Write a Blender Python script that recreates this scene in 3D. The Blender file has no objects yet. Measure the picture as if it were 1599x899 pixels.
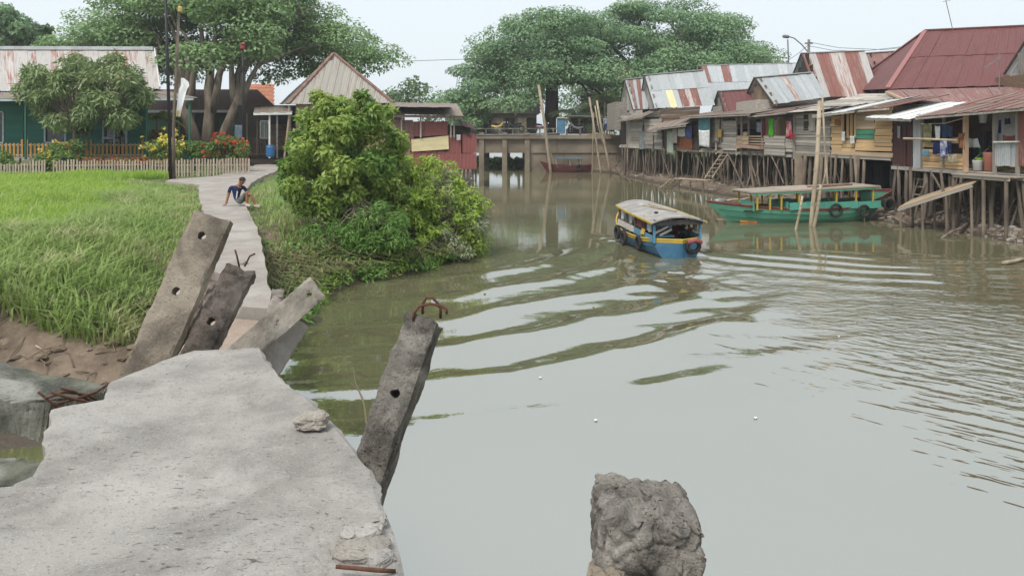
import bpy, bmesh, math, random
import numpy as np
from mathutils import Vector, Matrix, noise
random.seed(7)
rng = np.random.default_rng(7)
sc = bpy.context.scene
col = sc.collection

# ------------------------------------------------------------------ camera, sky, sun
H, F, CX, HY = 3.4, 1155.0, 799.5, 205.0      # eye height (m), focal length and principal column, horizon row of the photograph
cam_d = bpy.data.cameras.new('camera')
cam = bpy.data.objects.new('camera', cam_d)
col.objects.link(cam)
cam.location = (0, 0, H)
cam.rotation_euler = (math.pi / 2, 0, 0)
cam_d.sensor_fit = 'HORIZONTAL'
cam_d.sensor_width = 36
cam_d.lens = 36 * F / 1599
cam_d.shift_y = -(449.5 - HY) / 1599
cam_d.clip_start = 0.05
cam_d.clip_end = 6000
sc.camera = cam

SUN_EL, SUN_AZ = math.radians(56), math.radians(215)     # behind the camera, to its left
w = bpy.data.worlds.new('World')
sc.world = w
w.use_nodes = True
nt = w.node_tree
nt.nodes.clear()
sky = nt.nodes.new('ShaderNodeTexSky')
sky.sky_type = 'NISHITA'
sky.sun_disc = False
sky.sun_elevation = SUN_EL
sky.sun_rotation = SUN_AZ
sky.dust_density = 4
sky.air_density = 1.0
veil = nt.nodes.new('ShaderNodeMix')
veil.data_type = 'RGBA'
veil.inputs[0].default_value = 0.93                         # thin bright overcast over the blue
veil.inputs[7].default_value = (6.15, 6.75, 7.1, 1)
nt.links.new(sky.outputs[0], veil.inputs[6])
bg = nt.nodes.new('ShaderNodeBackground')
bg.inputs[1].default_value = 0.1
nt.links.new(veil.outputs[2], bg.inputs[0])
wo = nt.nodes.new('ShaderNodeOutputWorld')
nt.links.new(bg.outputs[0], wo.inputs[0])
sun_d = bpy.data.lights.new('sun', 'SUN')
sun_d.energy = 2.0
sun_d.angle = math.radians(20)
sun_d.color = (1, .96, .9)
sun = bpy.data.objects.new('sun', sun_d)
col.objects.link(sun)
_d = Vector((math.sin(SUN_AZ) * math.cos(SUN_EL), math.cos(SUN_AZ) * math.cos(SUN_EL), math.sin(SUN_EL)))
sun.rotation_euler = _d.to_track_quat('Z', 'Y').to_euler()
sc.view_settings.view_transform = 'Standard'
sc.view_settings.look = 'None'
sc.view_settings.gamma = 1
sc.view_settings.exposure = 0.58
sc.cycles.max_bounces = 6
sc.cycles.diffuse_bounces = 3
sc.cycles.glossy_bounces = 3
sc.cycles.transmission_bounces = 3
sc.cycles.transparent_max_bounces = 6
sc.cycles.use_denoising = True
sc.cycles.caustics_reflective = False
sc.cycles.caustics_refractive = False


# ------------------------------------------------------------------ where things stand
def P(px, py, Y):
    """world point at distance Y along the view, seen at photo pixel px, py"""
    return Vector(((px - CX) / F * Y, Y, H - (py - HY) / F * Y))


def PZ(px, py, z=0.0):
    return P(px, py, F * (H - z) / (py - HY))


V3 = Vector
UP = Vector((0, 0, 1))


# ------------------------------------------------------------------ objects
def tag(o, label=None, cat=None, group=None, kind=None):
    if label: o['label'] = label
    if cat: o['category'] = cat
    if group: o['group'] = group
    if kind: o['kind'] = kind
    return o


def thing(name, loc, label, cat, group=None):
    e = bpy.data.objects.new(name, None)
    col.objects.link(e)
    e.empty_display_size = .2
    e.location = loc
    return tag(e, label, cat, group)


def org(parent):
    o = Vector((0, 0, 0))
    p = parent
    while p is not None:
        o = o + p.location
        p = p.parent
    return o


def link(name, me, parent=None, origin=None):
    o = bpy.data.objects.new(name, me)
    col.objects.link(o)
    if parent is not None:
        o.parent = parent
    elif origin is not None:
        o.location = origin
    return o


def fast_mesh(name, V, Fq, mat, smooth=False, uv=None):
    V = np.asarray(V, dtype=np.float32)
    Fq = np.asarray(Fq, dtype=np.int32)
    k = Fq.shape[1]
    me = bpy.data.meshes.new(name)
    me.vertices.add(len(V))
    me.vertices.foreach_set('co', V.ravel())
    me.loops.add(Fq.size)
    me.loops.foreach_set('vertex_index', Fq.ravel())
    me.polygons.add(len(Fq))
    me.polygons.foreach_set('loop_start', np.arange(0, Fq.size, k, dtype=np.int32))
    me.polygons.foreach_set('loop_total', np.full(len(Fq), k, dtype=np.int32))
    if smooth:
        me.polygons.foreach_set('use_smooth', np.ones(len(Fq), dtype=bool))
    if uv is not None:
        l = me.uv_layers.new(name='uv')
        l.data.foreach_set('uv', np.asarray(uv, dtype=np.float32)[Fq.ravel()].ravel())
    me.update(calc_edges=True)
    if mat: me.materials.append(mat)
    return me


class MB:
    """collects the shapes of ONE part"""
    def __init__(self):
        self.v, self.f = [], []

    def add(self, vs, fs):
        b = len(self.v)
        self.v += [tuple(v) for v in vs]
        self.f += [tuple(b + i for i in f) for f in fs]
        return self

    def box(self, c, s, rz=0, mtx=None):
        m = mtx if mtx is not None else Matrix.Translation(c) @ Matrix.Rotation(rz, 4, 'Z')
        vs = [m @ Vector((x * s[0] / 2, y * s[1] / 2, z * s[2] / 2)) for x in (-1, 1) for y in (-1, 1) for z in (-1, 1)]
        return self.add(vs, [(0, 1, 3, 2), (4, 6, 7, 5), (0, 4, 5, 1), (2, 3, 7, 6), (0, 2, 6, 4), (1, 5, 7, 3)])

    def bar(self, a, b, w, t, up=UP):
        a, b = Vector(a), Vector(b)
        return self.box(None, ((b - a).length, t, w), mtx=frame(a, b, up))

    def tube(self, pts, r, n=7, cap=True):
        pts = [Vector(p) for p in pts]
        if not hasattr(r, '__len__'): r = [r] * len(pts)
        vs, fs = [], []
        prev = None
        for i, p in enumerate(pts):
            d = (pts[min(i + 1, len(pts) - 1)] - pts[max(i - 1, 0)]).normalized()
            if prev is None:
                a = d.orthogonal().normalized()
            else:
                a = (prev - d * prev.dot(d))
                a = a.normalized() if a.length > 1e-6 else d.orthogonal().normalized()
            prev = a
            bb = d.cross(a)
            for k in range(n):
                t = 2 * math.pi * k / n
                vs.append(p + (a * math.cos(t) + bb * math.sin(t)) * r[i])
        for i in range(len(pts) - 1):
            for k in range(n):
                k2 = (k + 1) % n
                fs.append((i * n + k, i * n + k2, (i + 1) * n + k2, (i + 1) * n + k))
        if cap:
            fs.append(tuple(range(n - 1, -1, -1)))
            fs.append(tuple((len(pts) - 1) * n + k for k in range(n)))
        return self.add(vs, fs)

    def ring(self, c, axis, R, r, n=18, m=8):
        c, axis = Vector(c), Vector(axis).normalized()
        a = axis.orthogonal().normalized()
        b = axis.cross(a)
        vs, fs = [], []
        for i in range(n):
            t = 2 * math.pi * i / n
            d = a * math.cos(t) + b * math.sin(t)
            for j in range(m):
                q = 2 * math.pi * j / m
                vs.append(c + d * (R + r * math.cos(q)) + axis * (r * math.sin(q)))
        for i in range(n):
            for j in range(m):
                fs.append((i * m + j, ((i + 1) % n) * m + j, ((i + 1) % n) * m + (j + 1) % m, i * m + (j + 1) % m))
        return self.add(vs, fs)

    def lathe(self, c, prof, n=14, axis=None):
        m = Matrix.Translation(c) @ (Vector(axis).to_track_quat('Z', 'X').to_matrix().to_4x4() if axis is not None else Matrix())
        vs, fs = [], []
        for r, z in prof:
            for k in range(n):
                t = 2 * math.pi * k / n
                vs.append(m @ Vector((r * math.cos(t), r * math.sin(t), z)))
        for i in range(len(prof) - 1):
            for k in range(n):
                fs.append((i * n + k, i * n + (k + 1) % n, (i + 1) * n + (k + 1) % n, (i + 1) * n + k))
        fs.append(tuple(range(n - 1, -1, -1)))
        fs.append(tuple((len(prof) - 1) * n + k for k in range(n)))
        return self.add(vs, fs)

    def build(self, name, mat, parent=None, smooth=False, origin=None):
        if parent is not None:
            o0 = org(parent)
        elif origin is not None:
            o0 = Vector(origin)
        else:
            a = np.array(self.v)
            o0 = Vector((a[:, 0].mean(), a[:, 1].mean(), a[:, 2].min()))
        me = bpy.data.meshes.new(name)
        me.from_pydata([tuple(Vector(v) - o0) for v in self.v], [], self.f)
        if smooth:
            me.polygons.foreach_set('use_smooth', [True] * len(me.polygons))
        me.update()
        if isinstance(mat, (list, tuple)):
            for m in mat: me.materials.append(m)
        else:
            me.materials.append(mat)
        return link(name, me, parent, None if parent is not None else o0)


def frame(a, b, up=UP):
    a, b = Vector(a), Vector(b)
    x = (b - a).normalized()
    up = Vector(up)
    z = up - x * up.dot(x)
    z = z.normalized() if z.length > 1e-5 else x.orthogonal().normalized()
    y = z.cross(x)
    m = Matrix((x, y, z)).transposed().to_4x4()
    m.translation = (a + b) / 2
    return m


_unit = {}


def board(parent, a, b, w, t, mat, name='board', up=UP):
    """one board from a to b; w is its width along 'up', t its thickness; alike boards share a mesh"""
    a, b = Vector(a), Vector(b)
    key = (name, mat.name)
    if key not in _unit:
        mb = MB().box((0, 0, 0), (1, 1, 1))
        me = bpy.data.meshes.new(name)
        me.from_pydata(mb.v, [], mb.f)
        me.materials.append(mat)
        _unit[key] = me
    o = bpy.data.objects.new(name, _unit[key])
    col.objects.link(o)
    m = frame(a, b, up) @ Matrix.Diagonal(((b - a).length, t, w, 1))
    if parent is not None:
        o.parent = parent
        m = Matrix.Translation(-org(parent)) @ m
    o.matrix_basis = m
    return o


def sheet(parent, A, B, C, D, mat, name='roof_sheet', waves=7, amp=.009, lift=0.0, segs=3):
    """one corrugated sheet, corners A top-left, B top-right, C bottom-right, D bottom-left"""
    A, B, C, D = map(Vector, (A, B, C, D))
    nrm = (B - A).cross(D - A)
    nrm = nrm.normalized()
    if nrm.z < -1e-3 or (abs(nrm.z) <= 1e-3 and nrm.y > 0): nrm = -nrm
    n = waves * 4 + 1
    o0 = org(parent)
    vs, uv = [], []
    for j in range(segs + 1):
        v = j / segs
        sag = random.uniform(-.006, .006)
        for i in range(n):
            u = i / (n - 1)
            p = (A.lerp(B, u)).lerp(D.lerp(C, u), v)
            p = p + nrm * (amp * math.cos(u * waves * 2 * math.pi) + lift + sag)
            vs.append(tuple(p - o0))
            uv.append((u, v))
    fs = []
    for j in range(segs):
        for i in range(n - 1):
            fs.append((j * n + i, j * n + i + 1, (j + 1) * n + i + 1, (j + 1) * n + i))
    me = fast_mesh(name, vs, fs, mat, True, uv)
    return link(name, me, parent)


def roof(parent, A, B, C, D, n, mats, rows=1, name='roof_sheet', amp=.009, waves=7, jag=.06):
    A, B, C, D = map(Vector, (A, B, C, D))
    if callable(mats): pick = mats
    elif isinstance(mats, (list, tuple)): pick = lambda i, r: mats[i % len(mats)]
    else: pick = lambda i, r: mats

    def at(u, v):
        return A.lerp(B, u).lerp(D.lerp(C, u), v)
    for r in range(rows):
        for i in range(n):
            u0, u1 = i / n - .004, (i + 1) / n + .012
            v0, v1 = r / rows - (.02 if r else 0), (r + 1) / rows
            v1 += random.uniform(-.3, 1) * jag / max((D - A).length, .1)
            w1, w2 = random.uniform(-.004, .004), random.uniform(-.006, .006)
            sheet(parent, at(u0 + w1, v0), at(u1 + w1, v0), at(u1 + w2, v1), at(u0 + w2, v1), pick(i, r),
                  name, waves, amp, lift=(rows - r) * .0 + (i % 2) * .012 + (rows - 1 - r) * .02 + random.uniform(0, .01))


# ------------------------------------------------------------------ materials
def _mix(nt, f, a, b, mode='MIX'):
    n = nt.nodes.new('ShaderNodeMix')
    n.data_type = 'RGBA'
    n.blend_type = mode
    for s, v in ((0, f), (6, a), (7, b)):
        if isinstance(v, (int, float)): n.inputs[s].default_value = v
        elif isinstance(v, (tuple, list)): n.inputs[s].default_value = (*v[:3], 1)
        else: nt.links.new(v, n.inputs[s])
    return n.outputs[2]


def _math(nt, op, a, b=None, clamp=False):
    n = nt.nodes.new('ShaderNodeMath')
    n.operation = op
    n.use_clamp = clamp
    for i, v in enumerate((a, b)):
        if v is None: continue
        if isinstance(v, (int, float)): n.inputs[i].default_value = v
        else: nt.links.new(v, n.inputs[i])
    return n.outputs[0]


def _noise(nt, vec, scale, detail=5, rough=.55, dist=0.0):
    n = nt.nodes.new('ShaderNodeTexNoise')
    n.inputs['Scale'].default_value = scale
    n.inputs['Detail'].default_value = detail
    n.inputs['Roughness'].default_value = rough
    n.inputs['Distortion'].default_value = dist
    nt.links.new(vec, n.inputs['Vector'])
    return n.outputs[0]


def _ramp(nt, f, lo, hi):
    n = nt.nodes.new('ShaderNodeMapRange')
    n.inputs[1].default_value, n.inputs[2].default_value = lo, hi
    n.interpolation_type = 'SMOOTHSTEP'
    nt.links.new(f, n.inputs[0])
    return n.outputs[0]


def _vec(nt, coord, stretch=(1, 1, 1), rnd=True):
    if coord == 'pos':
        v = nt.nodes.new('ShaderNodeNewGeometry').outputs['Position']
        rnd = False
    else:
        v = nt.nodes.new('ShaderNodeTexCoord').outputs['UV' if coord == 'uv' else 'Object']
    m = nt.nodes.new('ShaderNodeMapping')
    m.inputs['Scale'].default_value = stretch
    nt.links.new(v, m.inputs['Vector'])
    v = m.outputs[0]
    if rnd:
        oi = nt.nodes.new('ShaderNodeObjectInfo')
        a = nt.nodes.new('ShaderNodeVectorMath')
        a.operation = 'ADD'
        k = _math(nt, 'MULTIPLY', oi.outputs['Random'], 57.3)
        nt.links.new(v, a.inputs[0])
        nt.links.new(k, a.inputs[1])
        v = a.outputs[0]
    return v


def _new(name):
    m = bpy.data.materials.new(name)
    m.use_nodes = True
    nt = m.node_tree
    b = nt.nodes['Principled BSDF']
    return m, nt, b


def _bump(nt, b, h, strength, dist):
    n = nt.nodes.new('ShaderNodeBump')
    n.inputs['Strength'].default_value = strength
    n.inputs['Distance'].default_value = dist
    nt.links.new(h, n.inputs['Height'])
    nt.links.new(n.outputs[0], b.inputs['Normal'])


_mats = {}


def M(name, c1, c2=None, scale=4, rough=.85, bump=0, dist=.01, coord='pos', stretch=(1, 1, 1), rnd=0, metal=0,
      spec=.3, lo=.35, hi=.65, c3=None, scale3=1.0, lo3=.55, hi3=.7, detail=6):
    if name in _mats: return _mats[name]
    m, nt, b = _new(name)
    v = _vec(nt, coord, stretch)
    c = c1
    nz = _noise(nt, v, scale, detail)
    if c2 is not None:
        c = _mix(nt, _ramp(nt, nz, lo, hi), c1, c2)
    if c3 is not None:
        c = _mix(nt, _ramp(nt, _noise(nt, v, scale3, 4), lo3, hi3), c, c3)
    if rnd:
        oi = nt.nodes.new('ShaderNodeObjectInfo')
        hs = nt.nodes.new('ShaderNodeHueSaturation')
        val = _math(nt, 'ADD', _math(nt, 'MULTIPLY', oi.outputs['Random'], 2 * rnd), 1 - rnd)
        nt.links.new(val, hs.inputs['Value'])
        if isinstance(c, tuple): hs.inputs['Color'].default_value = (*c[:3], 1)
        else: nt.links.new(c, hs.inputs['Color'])
        c = hs.outputs[0]
    if isinstance(c, tuple): b.inputs['Base Color'].default_value = (*c[:3], 1)
    else: nt.links.new(c, b.inputs['Base Color'])
    b.inputs['Roughness'].default_value = rough
    b.inputs['Metallic'].default_value = metal
    b.inputs['Specular IOR Level'].default_value = spec
    if bump: _bump(nt, b, nz, bump, dist)
    _mats[name] = m
    return m


def leaf_mat(name, c1, c2, c3=None, scale=.5, trans=.35, rough=.55, lo3=.6, hi3=.75, scale3=.3):
    """colour differs from leaf to leaf and, softly, from twig to twig"""
    m, nt, b = _new(name)
    geo = nt.nodes.new('ShaderNodeNewGeometry')
    f = _math(nt, 'ADD', _math(nt, 'MULTIPLY', geo.outputs['Random Per Island'], .5),
              _math(nt, 'MULTIPLY', _ramp(nt, _noise(nt, geo.outputs['Position'], scale, 3), .3, .7), .5))
    c = _mix(nt, f, c1, c2)
    if c3 is not None:
        c = _mix(nt, _ramp(nt, _noise(nt, geo.outputs['Position'], scale3, 3), lo3, hi3), c, c3)
    nt.links.new(c, b.inputs['Base Color'])
    b.inputs['Roughness'].default_value = rough
    b.inputs['Specular IOR Level'].default_value = .25
    t = nt.nodes.new('ShaderNodeBsdfTranslucent')
    nt.links.new(c, t.inputs['Color'])
    mx = nt.nodes.new('ShaderNodeMixShader')
    mx.inputs[0].default_value = trans
    nt.links.new(b.outputs[0], mx.inputs[1])
    nt.links.new(t.outputs[0], mx.inputs[2])
    nt.links.new(mx.outputs[0], nt.nodes['Material Output'].inputs[0])
    return m


def metal_sheet(name, zinc, rust, amount, rnd=.12, grime=(.2, .17, .14)):
    """corrugated sheet metal: rust in streaks down the sheet, differing from sheet to sheet"""
    m, nt, b = _new(name)
    v = _vec(nt, 'uv', (5, 1.0, 1))
    v2 = _vec(nt, 'uv', (1.2, 1.6, 1))
    oi = nt.nodes.new('ShaderNodeObjectInfo')
    n1 = _math(nt, 'ADD', _math(nt, 'MULTIPLY', _noise(nt, v, 2.0, 6, .65), .6), _math(nt, 'MULTIPLY', _noise(nt, v2, 1.7, 5), .4))
    n1 = _math(nt, 'ADD', n1, _math(nt, 'MULTIPLY', _math(nt, 'SUBTRACT', oi.outputs['Random'], .5), .16))
    c = _mix(nt, _ramp(nt, n1, .62 - amount * .35, .78 - amount * .35), zinc, rust)
    c = _mix(nt, _ramp(nt, _noise(nt, v, 5.0, 4), .5, .8), c, grime)
    hs = nt.nodes.new('ShaderNodeHueSaturation')
    nt.links.new(_math(nt, 'ADD', _math(nt, 'MULTIPLY', oi.outputs['Random'], 2 * rnd), 1 - rnd), hs.inputs['Value'])
    nt.links.new(c, hs.inputs['Color'])
    nt.links.new(hs.outputs[0], b.inputs['Base Color'])
    b.inputs['Roughness'].default_value = .62
    b.inputs['Metallic'].default_value = .12
    b.inputs['Specular IOR Level'].default_value = .35
    return m


def concrete(name, base, dark, light, pit=.5, scale=1.0, bump=.5, cracks=False, rust=None):
    m, nt, b = _new(name)
    v = _vec(nt, 'pos')
    c = _mix(nt, _ramp(nt, _noise(nt, v, 3.0 * scale, 8, .62), .35, .68), base, dark)
    c = _mix(nt, _ramp(nt, _noise(nt, v, 1.3 * scale, 6, .6, .6), .48, .72), c, light)
    f = _noise(nt, v, 46 * scale, 6, .7)
    c = _mix(nt, _ramp(nt, f, .56, .74), c, tuple(x * .55 for x in dark))
    c = _mix(nt, _ramp(nt, _noise(nt, v, 120 * scale, 2), .62, .75), c, tuple(min(1, x * 1.25) for x in light))
    # shallow pits and scuffs: ragged flecks in patches, never round dots
    pm = _ramp(nt, _noise(nt, v, 2.4 * scale, 5), .45, .64)
    fl = _noise(nt, _vec(nt, 'pos', (1, 2.1, 1)), 21 * scale, 5, .62, .5)
    fl2 = _noise(nt, _vec(nt, 'pos', (1, 1.7, 1.2)), 52 * scale, 4, .6, .3)
    pits = _math(nt, 'ADD', _math(nt, 'MULTIPLY', _ramp(nt, fl, .60, .70), pm), _math(nt, 'MULTIPLY', _ramp(nt, fl2, .62, .72), .6), True)
    c = _mix(nt, _math(nt, 'MULTIPLY', pits, pit), c, tuple(x * .45 for x in dark))
    h = _math(nt, 'SUBTRACT', _math(nt, 'ADD', f, _math(nt, 'MULTIPLY', _noise(nt, v, 9 * scale, 6), 1.2)), _math(nt, 'MULTIPLY', pits, 1.4))
    if cracks:
        vc = nt.nodes.new('ShaderNodeTexVoronoi')
        vc.feature = 'DISTANCE_TO_EDGE'
        vc.inputs['Scale'].default_value = .9
        d2 = nt.nodes.new('ShaderNodeVectorMath')
        d2.operation = 'ADD'
        n2 = nt.nodes.new('ShaderNodeTexNoise')
        n2.inputs['Scale'].default_value = 3
        n2.inputs['Detail'].default_value = 8
        s2 = nt.nodes.new('ShaderNodeVectorMath')
        s2.operation = 'SCALE'
        s2.inputs['Scale'].default_value = .7
        nt.links.new(v, n2.inputs['Vector'])
        nt.links.new(n2.outputs[1], s2.inputs[0])
        nt.links.new(v, d2.inputs[0])
        nt.links.new(s2.outputs[0], d2.inputs[1])
        nt.links.new(d2.outputs[0], vc.inputs['Vector'])
        cr = _math(nt, 'MULTIPLY', _ramp(nt, vc.outputs[0], .005, .0012), _ramp(nt, _noise(nt, v, 1.9, 3), .56, .66))
        c = _mix(nt, _math(nt, 'MULTIPLY', cr, .55), c, (.07, .062, .055))
        h = _math(nt, 'SUBTRACT', h, _math(nt, 'MULTIPLY', cr, 1.5))
    if rust:
        c = _mix(nt, _ramp(nt, _noise(nt, v, 2.6 * scale, 5, .6), .6, .78), c, rust)
    nt.links.new(c, b.inputs['Base Color'])
    b.inputs['Roughness'].default_value = .92
    b.inputs['Specular IOR Level'].default_value = .2
    _bump(nt, b, h, bump, .012)
    return m


ZINC = metal_sheet('zinc', (.40, .42, .43), (.30, .17, .12), .02)
ZINC_RUSTY = metal_sheet('zinc_rusty', (.46, .43, .41), (.28, .12, .085), .40)
RUST = metal_sheet('rusted_sheet', (.37, .28, .25), (.20, .075, .057), .78)
RED_ROOF = metal_sheet('red_roof', (.165, .055, .052), (.13, .045, .042), .4, .05, (.12, .055, .05))
PINK_ROOF = metal_sheet('faded_red_roof', (.27, .16, .14), (.20, .085, .075), .5, .14)
DARK_RED = metal_sheet('maroon_sheet', (.075, .030, .028), (.055, .025, .022), .4, .1, (.05, .03, .03))
RED_WALL = metal_sheet('red_wall_sheet', (.27, .085, .08), (.20, .075, .065), .35, .12, (.17, .085, .075))
WHITE_SHEET = metal_sheet('white_sheet', (.72, .72, .70), (.5, .45, .4), .05)
CREAM = M('cream_panel', (.72, .62, .36), (.62, .53, .32), 3, coord='uv')
DULL_ROOF = metal_sheet('dull_brown_roof', (.26, .215, .18), (.20, .14, .11), .5, .12)
GREYWOOD = M('grey_wood', (.43, .39, .345), (.23, .205, .176), 3, coord='obj', stretch=(1.2, 6, 6), rnd=.34, bump=.25, lo=.3, hi=.7)
BROWNWOOD = M('brown_wood', (.20, .13, .085), (.10, .065, .045), 3, coord='obj', stretch=(1.2, 6, 6), rnd=.25, bump=.25)
NEWWOOD = M('fresh_wood', (.60, .41, .22), (.46, .30, .155), 2.5, coord='obj', stretch=(1.2, 7, 7), rnd=.22, bump=.2)
PALEWOOD = M('pale_wood', (.44, .33, .22), (.33, .24, .16), 2.5, coord='obj', stretch=(1.2, 7, 7), rnd=.16, bump=.2)
GREENBOARD = M('green_board', (.045, .22, .135), (.06, .17, .11), 4, coord='obj', rnd=.1)
POLE = M('stilt_wood', (.21, .165, .125), (.10, .08, .065), 3, stretch=(1, 1, .35), rnd=.25, bump=.4, dist=.02)
BAMBOO = M('bamboo', (.42, .345, .25), (.29, .23, .165), 4, stretch=(1, 1, .3), rnd=.15)
DARK = M('black_net_and_shade', (.012, .013, .016), (.02, .02, .022), 3)  # netting, and the shade painted into a window opening
DARKWOOD = M('dark_wood', (.035, .026, .02), (.06, .045, .035), 4, coord='obj', rnd=.2)
STEEL = M('steel', (.25, .25, .25), (.18, .17, .16), 5, rough=.5, metal=.6)
REBAR = M('rebar', (.13, .055, .035), (.07, .035, .025), 30, bump=.4, dist=.003)
BLACK = M('black_paint', (.014, .014, .015), None, rough=.5)
RUBBER = M('rubber', (.018, .018, .02), (.04, .038, .036), 12)
WHITE = M('white_paint', (.72, .72, .70), (.62, .61, .58), 4)
SLAB = concrete('slab_concrete', (.34, .318, .294), (.232, .215, .198), (.395, .369, .344), .95, 1.0, .6, True)
PATHC = concrete('path_concrete', (.34, .305, .275), (.27, .24, .215), (.39, .355, .325), .25, .8, .35)
PILE_DARK = concrete('pile_dark', (.19, .172, .15), (.062, .056, .049), (.36, .33, .29), .85, 2.0, 1.0)
PILE_GREY = concrete('pile_grey', (.265, .222, .175), (.12, .10, .08), (.385, .33, .265), .6, 1.3, .8)
PILE_PALE = concrete('pile_pale', (.33, .295, .25), (.19, .17, .145), (.42, .38, .33), .4, 1.2, .5)
PILE_BURNT = concrete('pile_burnt', (.17, .14, .12), (.05, .042, .038), (.30, .25, .22), .8, 1.8, .9)
LICHEN = concrete('lichen_concrete', (.15, .15, .115), (.06, .062, .05), (.30, .295, .265), .5, 1.2, .6)
BRIDGEC = concrete('bridge_concrete', (.25, .205, .155), (.17, .135, .10), (.32, .265, .20), .2, .25, .2)
MUD = M('mud', (.22, .155, .10), (.12, .08, .052), 2.4, bump=.6, dist=.06, c3=(.28, .21, .145), scale3=3.5, lo3=.5, hi3=.7, rough=.75)


# ------------------------------------------------------------------ ground and river
# waterlines walked on the ground plan
LEFT_BANK = [(-200, 4), (-40, 6.5), (-12, 5.6), (-7.0, 6.6), (-5.3, 7.6), (-4.6, 8.6), (-4.1, 9.6), (-3.55, 10.6), (-3.55, 12.2), (-3.75, 14.0), (-3.8, 15.8), (-2.9, 17.2),
             (-1.9, 18.3), (-1.1, 20.5), (-.75, 23), (-.85, 27), (-1.5, 34), (-2.2, 42), (-2.9, 56), (-3.2, 66), (-3.4, 90), (-10, 120), (-200, 130)]
RIGHT_BANK = [(200, 8), (40, 12), (22, 15.5), (16.6, 20.0), (15.3, 22.8), (15.1, 25.6), (14.1, 28.2), (13.2, 31), (11.9, 36), (10.6, 42), (9.4, 47), (8.6, 54),
              (8.0, 60), (6.2, 63.3), (2.2, 64.5), (2.0, 90), (12, 140), (200, 150)]


def poly_sd(X, Y, pts):
    """signed distance to a closed outline: positive inside"""
    p = np.array(pts, float)
    d = np.full(X.shape, 1e9)
    inside = np.zeros(X.shape, bool)
    n = len(p)
    for i in range(n):
        a, b = p[i], p[(i + 1) % n]
        ab = b - a
        t = np.clip(((X - a[0]) * ab[0] + (Y - a[1]) * ab[1]) / (ab @ ab), 0, 1)
        d = np.minimum(d, np.hypot(X - a[0] - t * ab[0], Y - a[1] - t * ab[1]))
        c = (a[1] > Y) != (b[1] > Y)
        with np.errstate(divide='ignore', invalid='ignore'):
            xi = (b[0] - a[0]) * (Y - a[1]) / (b[1] - a[1]) + a[0]
        inside ^= c & (X < xi)
    return np.where(inside, d, -d)


def vnoise(X, Y, s, seed=0.0):
    """smooth value noise, vectorised"""
    x, y = X * s + seed * 13.7, Y * s + seed * 7.3
    xi, yi = np.floor(x), np.floor(y)
    fx, fy = x - xi, y - yi
    fx, fy = fx * fx * (3 - 2 * fx), fy * fy * (3 - 2 * fy)

    def h(a, b):
        q = np.sin(a * 127.1 + b * 311.7 + seed * 74.7) * 43758.5453
        return q - np.floor(q)
    return (h(xi, yi) * (1 - fx) + h(xi + 1, yi) * fx) * (1 - fy) + (h(xi, yi + 1) * (1 - fx) + h(xi + 1, yi + 1) * fx) * fy - .5


def ground_z(X, Y):
    X, Y = np.asarray(X, float), np.asarray(Y, float)
    wob = vnoise(X, Y, .8, 1) * .5 + vnoise(X, Y, 2.2, 2) * .2
    dl = poly_sd(X, Y, LEFT_BANK + [(-3000, 130), (-3000, 4)]) + wob
    dr = poly_sd(X, Y, RIGHT_BANK + [(3000, 150), (3000, 8)]) + wob
    z = np.full(X.shape, -.9)
    zl = np.interp(dl, [-4, -1, 0, .5, 1.6, 3.2, 5], [-.9, -.35, -.02, .22, .62, 1.05, 1.2])
    pen = np.clip((X + 5.2) / 2.0, 0, 1) * (Y > 13)                    # the bushy spit lies lower
    zl = np.where(dl > 0, zl * (1 - .3 * pen), zl)
    flat = np.clip((10.2 - Y) / 1.6, 0, 1) * (Y > 5.2)                  # wet mud flat below the fallen slab
    zl = np.where(dl > 0, zl * (1 - .93 * flat), zl)
    zr = np.interp(dr, [-4, -1, 0, 1, 4, 8, 14], [-.9, -.3, 0, .34, .95, 1.4, 1.6])
    z = np.maximum(z, np.maximum(zl, zr))
    land = np.clip(np.maximum(dl, dr), 0, 1)
    z = z + land * (1 - .9 * flat) * (vnoise(X, Y, .5, 3) * .18 + vnoise(X, Y, 1.7, 4) * .12 + vnoise(X, Y, 5, 5) * .06)
    far = np.clip((Y - 60) / 12, 0, 1) * land
    return z * (1 - far) + 2.4 * far * np.clip(np.maximum(dl, dr) / 5, 0, 1) + z * far * (1 - np.clip(np.maximum(dl, dr) / 5, 0, 1))


def axis(stops):
    out = []
    for a, b, s in stops:
        out.append(np.arange(a, b, s))
    out.append([stops[-1][1]])
    return np.concatenate(out)


def grid_obj(name, xs, ys, zfun, mat, smooth=True):
    X, Y = np.meshgrid(xs, ys)
    Z = zfun(X, Y)
    V = np.stack([X, Y, Z], -1).reshape(-1, 3)
    nx, ny = len(xs), len(ys)
    i = np.arange(nx - 1)[None, :] + nx * np.arange(ny - 1)[:, None]
    i = i.ravel()
    Fq = np.stack([i, i + 1, i + nx + 1, i + nx], -1)
    return link(name, fast_mesh(name, V, Fq, mat, smooth))


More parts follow.
